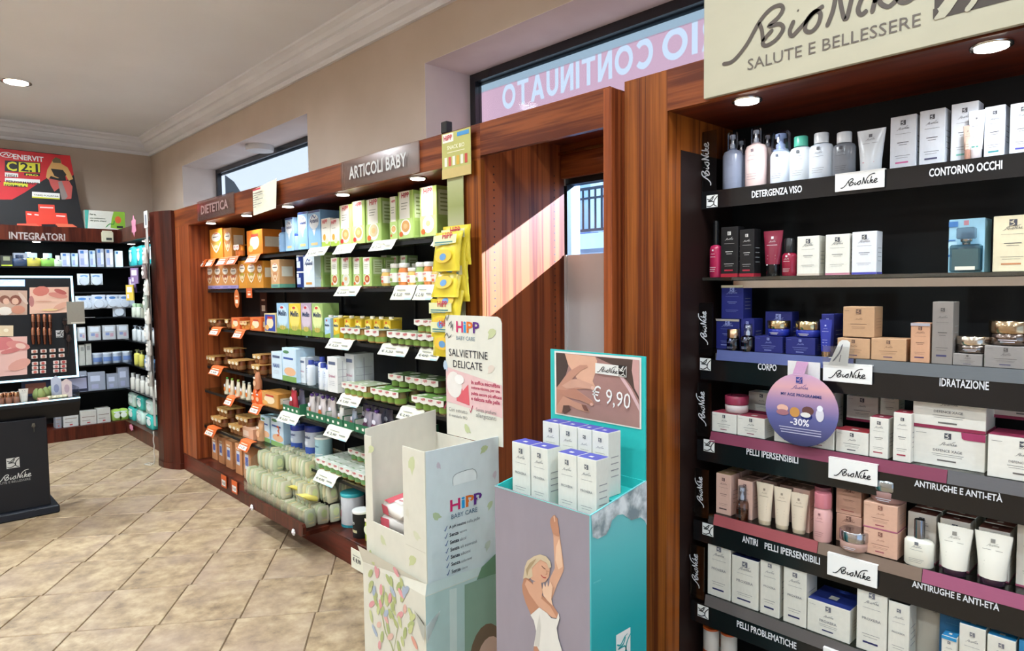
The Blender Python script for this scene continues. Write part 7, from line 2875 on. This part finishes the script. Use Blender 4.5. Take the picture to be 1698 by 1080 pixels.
m.box(XB + .03, -6.45, YW - .03, YW - .01, 0, zb_a, 'black_back')
part_at(cu, m, 'back_panel')
m = MB()
zpl = at(150, 705, X=XK).z
m.box(XB + .03, XK, -2.0, YW - .03, 0, zpl, 'wood_dark')
m.box(XK, -6.45, YK, YW - .03, 0, zpl, 'wood_dark')
part_at(cu, m, 'plinth')
KZ = []
for py_ in (443, 486, 526, 564, 604, 647):
    KZ.append(at(170, py_, X=XK - .02).z)
for i, z in enumerate(KZ):
    if i == 1:
        m = MB()
        m.box(XB + .03, XK - .01, -2.0, YW - .05, z, z + .012, '#2a2c30/p')
    else:
        m = MB()
        m.box(XB + .03, XK - .01, -2.0, YW - .03, z - .014, z, '#16171a/p')
        m.box(XK - .01, -6.46, YK + .012, YW - .03, z - .014, z, '#16171a/p')
    part_at(cu, m, 'shelf')
for i, y in enumerate((-.6, .35, 1.15)):
    downlight(XK - .10, y, zb_a, .034, SPOT_W * 2.4, (.86, .93, 1), 'cool white spotlight under the back wall fascia', 'spots in the corner shelving', cone=150, name='soffit_spot')
for i, px_ in enumerate((214, 238)):
    X = at(px_, 397, Y=YK + .1).x
    downlight(X, YK + .12, zb_a, .034, SPOT_W * 2.4, (.86, .93, 1), 'cool white spotlight under the return fascia, ' + ('at the corner' if i == 0 else 'beside the curved end panel'), 'spots in the corner shelving', cone=150, name='soffit_spot')
for o in [o for o in bpy.data.objects if o.get('label') == 'cool white spotlight under the back wall fascia']:
    REG.append((o, o['label'], 'corner', -o.location.y))
t = MB()
f = Face(t, (XK + .0005, 0, 0), (0, 1, 0), (0, 0, 1))
a, b_ = at(15, 396, X=XK), at(108, 396, X=XK)
f.text('INTEGRATORI', a.y, at(60, 398, X=XK).z, b_.y - a.y, '#a89c98', True, 2, h=.07)
part_at(cu, t, 'lettering')
# ID helper for back wall goods (fronts look along +X)


def kx(row, xl, xr, yt, lb, cat='box', body='#cfd6e0', st=st_plain, d=.06, back=.02, nm='packet', z=None, h=None, **k):
    z = KZ[row] if z is None else z
    X = XK - .01 - back
    a, b_ = at(xl, 500, X=X), at(xr, 500, X=X)
    w_ = max(.02, rnd(b_.y - a.y, .004) - .002)
    yc = (a.y + b_.y) / 2
    hv = h or rnd(max(.03, htop(X, yc, yt, z)), .004)
    return spawn(('k', w_, hv, d, body, st.__name__, str(sorted(k.items(), key=str))), carton(w_, hv, d, body, st, **k), nm, (X, yc, z + .0006), lb, cat, 'goods on the corner shelving', rz=R90, anchor='corner', keyf=lambda r: -r.location.y)


def kf(row, x, key, fn, nm, lb, cat, back=.02, z=None):
    z = KZ[row] if z is None else z
    X = XK - .01 - back
    return spawn(key, fn, nm, (X, at(x, 500, X=X).y, z + .0006), lb, cat, 'goods on the corner shelving', rz=R90, anchor='corner', keyf=lambda r: -r.location.y)


T1 = ' on the top back shelf'
kx(0, 5, 24, 424, 'dark feeding set box with lime base' + T1, body='#3a3c38', marks=[(0, 0, 1, .12, '#b8c83c'), (.2, .5, .8, .9, '#8a8c70')])
kx(0, 26, 49, 420, 'grey box behind the navy bottle' + T1, body='#9aa0ac', back=.06, d=.05)
kf(0, 37, 'kb1', bottle_fn(.13, .11, '#3a4a66/p', '#2a3448/p', 'round', .3, .5, .08), 'training_cup', 'navy training cup' + T1, 'cup')
kf(0, 60, 'kb2', bottle_fn(.12, .13, '#c9bc54/p', '#b8d0e4/p', 'round', .35, .55, .08), 'training_cup', 'yellow training cup with pale cap' + T1, 'cup')
kf(0, 51, 'kb2b', bottle_fn(.09, .14, '#2a6088/p', '#b8d0e4/p', 'round', .35, .55, .05), 'training_cup', 'blue cup half behind the yellow one' + T1, 'cup', back=.09)
kf(0, 84, 'kb3', bottle_fn(.125, .13, '#8cc45a/p', '#b4d8d8/p', 'round', .35, .6, .08), 'training_cup', 'green training cup with handles' + T1, 'cup')
kf(0, 100, 'kb4', bottle_fn(.075, .11, '#d6e4cc/p', '#dfe8e0/p', 'round', .35, .5, .06), 'baby_bottle', 'small whitish green baby bottle' + T1, 'bottle')
mkx = [(.1, .78, .5, .95, '#4a7ac0'), (.1, .1, .5, .5, '#a8b4e0'), (.55, .15, .9, .8, '#e6ecf4')]
for a, b_, yt, bd in ((106, 120, 420, '#cdd4ec'), (122, 133, 420, '#c4dce8'), (135, 150, 415, '#cdd0ec'), (152, 162, 416, '#c4d8e4'), (164, 176, 413, '#b0b8cc'), (179, 191, 413, '#ccccd4')):
    kx(0, a, b_, yt, 'pale blister boxed teat' + T1, body=bd, marks=mkx)
kx(0, 194, 207, 416, 'pale blue white carton nearest the corner' + T1, body='#b4ccd8', marks=[(.1, .8, .4, .95, '#3a6a9c')])


def softpack_fn(w_, h, d, c1, c2):
    def fn():
        b = MB()
        rings = []
        for t_, s_, in ((0, .9), (.08, 1), (.8, 1), (.92, .8), (1, .3)):
            rings.append([(w_ / 2 * x * s_, d / 2 + d / 2 * y * s_, h * t_) for x, y in ((-1, -.7), (-.8, -1), (.8, -1), (1, -.7), (1, .7), (.8, 1), (-.8, 1), (-1, .7))])
        b.loft(rings, c1 + '/p')
        f = front(b, w_, h, lift=.001)
        f.ell(w_ * .5, h * .45, w_ * .3, h * .25, c2)
        f.rect(w_ * .2, h * .7, w_ * .8, h * .8, '#e6f0f0')
        return [('soft_pack', b, None, None)]
    return fn


# on the return side, fronts look along -Y
def ky(row, x, key, fn, nm, lb, cat, z=None, back=.03):
    z = KZ[row] if z is None else z
    return spawn(key, fn, nm, (px_on(x, YK + back, z), YK + back, z + .0006), lb, cat, 'goods on the corner shelving return', anchor='corner', keyf=lambda r: r.location.x)


for x in (217, 230, 240, 250):
    ky(0, x, 'tealpk', softpack_fn(.16, .2, .1, '#3ab8bc', '#dfeef0'), 'nappy_pack', 'turquoise soft pack on the top return shelf', 'pack', back=.02)


def blister_fn(w_, h, c1='#dce4ee', c2='#7aa4d4'):
    def fn():
        b = MB()
        b.box(-w_ / 2, w_ / 2, 0, .002, 0, h, c1, .0005)
        b.lathe([(w_ * .36, -.02), (w_ * .4, -.004), (w_ * .4, 0)][::-1], '#cfd8e4/p', (0, h * .35), 12, axis='y')
        f = front(b, w_, h)
        f.ell(w_ * .5, h * .78, w_ * .3, h * .1, c2)
        return [('blister_pack', b, None, None)]
    return fn


for k, (x, y) in enumerate(((139, 454), (159, 454))):
    X = XK - .03
    p = at(x, y, X=X)
    spawn('blis1', blister_fn(.12, .115), 'blister_pack', (X, p.y, p.z - .115), 'small blister pack hanging under the top back shelf', 'blister pack', 'hanging blister packs', rz=R90, anchor='corner', keyf=lambda r: -r.location.y)
for k, (x, y, s_) in enumerate(((136, 491, .12), (143, 491, .12), (154, 490, .11), (163, 489, .12), (170, 489, .12), (182, 489, .1), (186, 489, .1), (194, 489, .13), (197, 503, .12), (206, 489, .11), (214, 489, .1))):
    X = XK - .02 - .012 * (k % 3)
    p = at(x, y, X=X)
    spawn(('blis2', s_), blister_fn(s_, .14, '#d4dce8', '#5a8ac8'), 'blister_pack', (X, p.y, p.z - .14), 'dummy blister pack hanging from the black bar', 'blister pack', 'hanging blister packs', rz=R90, anchor='corner', keyf=lambda r: (-r.location.y, r.location.z))


def rowpk(row, L, lb, body, **k):
    for a, b_, yt in L:
        kx(row, a, b_, yt, lb, body=body, nm='packet', **k)


mk1 = [(.15, .6, .85, .92, '#e4ecf4'), (.2, .3, .5, .5, '#8a9ccc'), (.55, .2, .8, .45, '#c8a0b0')]
rowpk(3, ((127, 140, 543), (144, 165, 541), (168, 190, 540), (192, 211, 539)), 'clear bag of dummies on the fourth back shelf', '#c4c8cc', marks=mk1)
rowpk(4, ((128, 137, 572), (138, 148, 570)), 'tall whitish carton on the fifth back shelf', '#b8bab4', marks=[(.2, .7, .8, .9, '#8a8c88')])
for a, b_ in ((150, 167), (168, 183), (184, 199), (201, 216)):
    kf(4, (a + b_) / 2, 'ktub', can_fn(.105, .115, '#b4c0d0', '#cfd6e0', .14, k=[('r', -.6, .2, .5, .6, '#6a84b8')]), 'round_tub', 'round bluish white tub on the fifth back shelf', 'tub')
rowpk(5, ((126, 138, 616), (139, 169, 617), (171, 190, 620), (190, 209, 609)), 'bluish translucent packet on the lowest back shelf', '#989fb0', marks=[(.15, .5, .7, .8, '#c4cce0'), (.2, .1, .6, .35, '#a4a8c8')])
q = at(150, 562 - 36, X=XK)
m = MB()
a, b_ = at(138, 525, X=XK + .01), at(157, 525, X=XK + .01)
m.box(XK - .02, XK + .03, a.y, b_.y, KZ[2] + .001, KZ[2] + .003, '#d8d6d0')
tag(m.build('white_label_card'), 'blank white label card lying on the third back shelf edge', 'card')
# bottom row on the plinth
for a, b_, yt, bd, lb in ((82, 92, 686, '#8a8c94', 'dark and silver packet'), (95, 121, 684, '#c4c4c0', 'white patterned towel pack'), (124, 151, 682, '#c8c4bc', 'white patterned towel pack'), (152, 175, 677, '#c8c4bc', 'white patterned towel pack')):
    kx(0, a, b_, yt, lb + ' on the back plinth', body=bd, z=zpl, back=.03, d=.12, nm='towel_pack', cat='pack', marks=[(.1, .55, .9, .6, '#8a7a72'), (.1, .3, .6, .34, '#8a7a72'), (.4, .1, .6, .2, '#b84a4a')])
for x in (186, 197):
    kf(0, x, 'limep', softpack_fn(.1, .12, .1, '#a8c85c', '#e8ecdc'), 'wipes_pack', 'lime and white wipes pack on the back plinth', 'pack', z=zpl, back=.05)
for k, (x, dz) in enumerate(((217, 0), (231, 0), (247, 0), (217, .152), (231, .152), (247, .152))):
    o = ky(0, x, ('teal2', k % 2), softpack_fn(.24, .15, .1, ['#3fb4a8', '#bfd8cc'][k % 2], '#dfe8e4'), 'nappy_pack', ('turquoise' if k % 2 == 0 else 'pale turquoise') + ' pack lying on the return plinth' + (', upper layer' if dz else ''), 'pack', z=zpl + dz, back=.05)
    o.rotation_euler.x = 0
# bottles on the return shelves
for row, L, hh3, c1, c2, lb in ((2, (219, 226, 233, 240), .14, '#d4dccc', '#a8c8a0', 'white green bath bottle on the third return shelf'), (3, (220, 228, 236, 243, 250), .155, '#ccd2d4', '#dfe2e4', 'translucent white pump bottle on the fourth return shelf'), (4, (223, 231), .16, '#cfc860', '#dcd88c', 'yellow pump bottle on the fifth return shelf'), (4, (240, 247), .12, '#6a8cb8', '#8ab0d8', 'blue boxed bottle on the fifth return shelf'), (5, (217, 225, 233, 241, 249, 256), .17, '#d0cec4', '#b8b8b4', 'ivory lotion bottle on the lowest return shelf')):
    for x in L:
        ky(row, x, ('rb', row, c1), bottle_fn(.085, hh3, c1 + '/p', c2 + '/p', 'pump' if 'pump' in lb else 'round', .25, .5, .06), 'lotion_bottle', lb, 'bottle')
# clip strip hanging at the post, with sachets
XS, YSS = None, 1.66
p0 = at(242, 352, Y=YSS)
m = MB()
m.box(p0.x - .03, p0.x + .03, YSS, YSS + .003, .35, p0.z, '#aeaaa4')
m.box(p0.x - .05, p0.x + .05, YSS - .004, YSS - .001, p0.z - .13, p0.z + .01, '#cfcfca')
f = Face(m, (p0.x - .05, YSS - .0042, p0.z - .13), (1, 0, 0), (0, 0, 1))
f.rect(.03, .02, .07, .11, '#6c7078')
tag(m.build('clip_strip'), 'grey clip strip hanging beside the curved end of the baby unit', 'hanging strip')
for k, y in enumerate((425, 450, 478, 500, 525, 552, 578, 604, 630)):
    p = at(246 + k * 1.4, y, Y=YSS - .01)
    col_ = ['#c9c4bc', '#8a7a78', '#d4d2c8', '#a8b0a4', '#cfcac0', '#d8d8d4', '#b8b4ac', '#c8c8c8', '#9c9890'][k]
    spawn(('cs', col_), snackbag_fn(.11, .13, .03, col_, '#e0dcd2'), 'sachet', (p0.x + (-.02 if k % 2 else .02), YSS - .04, p.z - .06), 'whitish packet clipped to the grey strip', 'packet', 'packets on the clip strip', anchor='floor', keyf=lambda r: r.location.z)
p = at(222, 480, Y=1.78)
for k, (x, y, c_, lb) in enumerate(((216, 470, '#6a5488', 'purple and white card pack'), (222, 455, '#8a7098', 'second purple card pack'), (217, 483, '#d8b84c', 'yellow cornered card pack'))):
    p = at(x + 3, y, Y=1.79)
    m = MB()
    m.box(-.06, .06, 0, .012, -.09, .06, c_, .001)
    f = Face(m, (-.06, 0, -.09), (1, 0, 0), (0, 0, 1))
    f.rect(.02, .08, .10, .13, '#e4dee8')
    f.rect(.02, .02, .05, .06, '#d4cce0')
    o = m.build('card_pack', None, (p.x, p.y - .014 * k, p.z), .3)
    tag(o, lb + ' hanging over the second return shelf', 'packet')
for x, y, lb, Yp in ((222, 375, 'pink paper flower stuck on the return fascia', YK - .003), (218, 709, 'pink paper flower lying at the return plinth edge', YK - .02)):
    p = at(x, y, Y=Yp)
    m = MB()
    m.prism([(p.x + .05 * math.cos(a) * (1.2 if k % 2 else .8) * (1.5 if y < 400 else 1.4), p.z + .09 * math.sin(a) * (1.2 if k % 2 else .8) * (1 if y < 400 else .35)) for k, a in enumerate([2 * math.pi * k / 12 for k in range(12)])], 'y', Yp - .002, Yp, '#d88ca4')
    tag(m.build('paper_flower'), lb, 'paper flower')
# things standing on the corner unit
p0, p1 = at(-6, 374, X=XK - .05), at(140, 378, X=XK - .05)
pz = zt_a


def ep(x, y):
    p = at(x, y, X=XK - .05)
    return p.y, p.z


m = MB()
L = [ep(-40, 377), ep(140, 379), ep(116, 258), ep(-40, 241)]
L = [(a, max(b_, pz + .0005)) for a, b_ in L]
m.prism(L, 'x', XK - .058, XK - .05, '#1c1a1c')
f = Face(m, (XK - .05, 0, 0), (0, 1, 0), (0, 0, 1), .001)
E_ = lambda L_, c_, l=1: f.poly([ep(*p) for p in L_], c_, l)
E_([(-38, 242), (116, 259), (117, 262), (104, 280), (70, 300), (40, 320), (20, 331), (-38, 331)], '#c8262c', 1)
E_([(100, 257), (116, 258), (122, 290), (110, 300)], '#c8262c', 2)
E_([(-38, 300), (2, 300), (-38, 345)], '#1c1a1c', 2)


def et(s_, x0_, x1_, yb_, c_, h_, bold=True, l=3):
    a, b2 = ep(x0_, yb_), ep(x1_, yb_)
    f.text(s_, a[0], a[1], b2[0] - a[0], c_, bold, l, h=h_)


et('ENERVIT', 22, 72, 264, '#eceaea', .05)
u, v = ep(11, 257)
f.ell(u, v, .055, .026, '#eceaea', 3)
f.ell(u, v, .045, .02, '#c8262c', 4)
f.line([(u - .03, v - .01), (u, v + .012), (u + .012, v - .012), (u + .03, v + .01)], .008, '#eceaea', 5)
E_([(8, 266), (67, 270), (67, 287), (8, 284)], '#1c1a1c', 3)
E_([(31, 269), (66, 271), (66, 286), (31, 285)], '#d8d234', 4)
et('C', 11, 28, 283, '#d8d234', .09, True, 5)
et('2:1', 34, 63, 284, '#1c1a1c', .085, True, 5)
E_([(40, 287), (66, 288), (66, 292), (40, 291)], '#1c1a1c', 4)
et('PRO', 43, 63, 291, '#d8d234', .016, True, 5)
E_([(8, 286), (30, 288), (30, 294), (8, 293)], '#e4e0dc', 4)
et('HIGH', 10, 28, 293, '#2a2a2c', .024, True, 5)
E_([(8, 295), (66, 298), (66, 304), (8, 301)], '#e4e0dc', 4)
et('PERFORMANCE', 10, 64, 303, '#2a2a2c', .024, True, 5)
E_([(6, 302), (46, 304), (46, 310), (6, 308)], '#d8d234', 4)
et('FORMULA', 8, 44, 309, '#2a2a2c', .022, True, 5)
E_([(53, 318), (99, 321), (99, 329), (53, 326)], '#e4e0dc', 4)
E_([(53, 326), (99, 329), (99, 331), (53, 328)], '#d8d234', 5)
et('TADEJ POGACAR', 56, 97, 325, '#3a3a3c', .018, True, 5)
# cyclist print
E_([(86, 268), (90, 262), (100, 264), (102, 272), (112, 278), (118, 290), (121, 297), (114, 300), (108, 290), (96, 296), (84, 292), (80, 298), (76, 294), (78, 282)], '#c99a5c', 6)
E_([(86, 266), (92, 261), (100, 264), (101, 271), (88, 270)], '#6a5a3a', 7)
E_([(84, 280), (104, 282), (110, 290), (104, 298), (90, 292)], '#26201e', 7)
E_([(80, 296), (90, 298), (98, 300), (114, 300), (120, 310), (118, 330), (104, 331), (98, 312), (90, 318), (84, 308)], '#b8524c', 6)
E_([(96, 302), (102, 300), (112, 326), (108, 331), (102, 331)], '#8a7c78', 7)
for a, b2, c_, e_ in ((42, 350, 54, 375), (54, 351, 66, 375), (63, 339, 90, 372), (90, 353, 110, 374)):
    E_([(a, b2), (c_, b2 + 1), (c_ + 3, e_), (a + 2, e_)], '#d8402e', 6)
    E_([(a + 3, b2 + 4), (c_ - 2, b2 + 5), (c_ - 2, b2 + 7), (a + 3, b2 + 6)], '#f0d0c8', 7)
E_([(28, 371), (60, 371), (66, 376), (28, 376)], '#dc5a44', 7)
E_([(92, 371), (120, 372), (128, 377), (96, 377)], '#dc6a4c', 7)
tag(m.build('advert_board'), 'large black and red sports nutrition advert board reading ENERVIT on the back fascia', 'poster board')
a, b_ = ep(141, 378), ep(207, 378)
w_ = b_[0] - a[0]
hz = at(150, 349, X=XK - .05).z - zt_a
m = MB()
m.box(-w_ / 2, w_ / 2, 0, .12, 0, hz, '#dad8cc', .002)
f = front(m, w_, hz)
f.poly([(0, 0), (w_ * .05, 0), (w_ * .1, hz), (0, hz)], '#4aa89c')
f.poly([(w_ * .62, hz * .1), (w_, hz * .0), (w_, hz), (w_ * .72, hz), (w_ * .66, hz * .6)], '#8ab83c')
f.ell(w_ * .82, hz * .55, w_ * .08, hz * .2, '#d8683c', 2)
f.line([(w_ * .5, hz * .1), (w_ * .6, hz * .3), (w_ * .7, hz * .3), (w_ * .72, hz * .5)], hz * .05, '#3a8a3c', 2)
f.text('Per te,', w_ * .12, hz * .72, w_ * .16, '#4a5a44', True)
f.text('una combinazione', w_ * .12, hz * .54, w_ * .38, '#4a5a44', True)
f.text('che parte chiaro!', w_ * .12, hz * .38, w_ * .4, '#4a5a44', True)
f.rect(w_ * .78, hz * .1, w_ * .94, hz * .22, '#2a2a2c', 2)
sd = side(m, w_, hz, .12)
sd.rect(.01, .01, .11, hz * .9, '#b8b4a8')
sd.ell(.06, hz * .35, .03, .03, '#2a2a2c', 2)
tag(m.build('white_green_carton', None, (XK - .03, (a[0] + b_[0]) / 2, zt_a + .0006), R90), 'white and green display carton on top of the corner shelving', 'box')
a, b_ = at(168, 400, X=XK), at(187, 400, X=XK)
z0_, z1_ = at(178, 402, X=XK).z, at(178, 385, X=XK).z
m = MB()
m.box(XK + .001, XK + .04, a.y, b_.y, z0_, z1_, '#cfc8ae', .006)
m.prism([(XK + .001, z1_), (XK + .04, z1_), (XK + .02, z1_ + .012), (XK + .001, z1_ + .012)], 'y', a.y + .01, b_.y - .01, '#cfc8ae')
f = Face(m, (XK + .04, a.y, z0_), (0, 1, 0), (0, 0, 1))
f.rect((b_.y - a.y) * .35, .02, (b_.y - a.y) * .85, .045, '#3a3c3a')
tag(m.build('wall_sensor'), 'small cream plastic sensor box fixed on the back fascia', 'sensor')
# rolled plastic sleeve taped down the curved post
m = MB()
p0, p1 = at(257, 420, Y=1.74), at(264, 690, Y=1.74)
m.tube([(-6.40, 1.70, 1.95), (-6.405, 1.695, 1.6), (-6.395, 1.69, 1.2), (-6.40, 1.695, .75)], .018, '#b8aca0/p', 8)
tag(m.build('plastic_sleeve'), 'narrow translucent plastic sleeve taped down the curved end panel', 'sleeve')
m = MB()
pc = at(259, 700, Y=1.67)
pts = [(pc.x - .02, 1.655, .30)]
for k in range(10):
    pts.append((pc.x - .02 + .012 * math.sin(k * 1.9), 1.65, .30 - .03 * k))
pts += [(pc.x - .06, 1.63, .004), (pc.x - .14, 1.60, .004), (pc.x - .16, 1.64, .004), (pc.x - .08, 1.66, .004)]
m.tube(pts, .005, '#cfc9bc', 6)
tag(m.build('white_string'), 'thin white string hanging to the floor beside the curved end panel', 'string')

finish_labels()
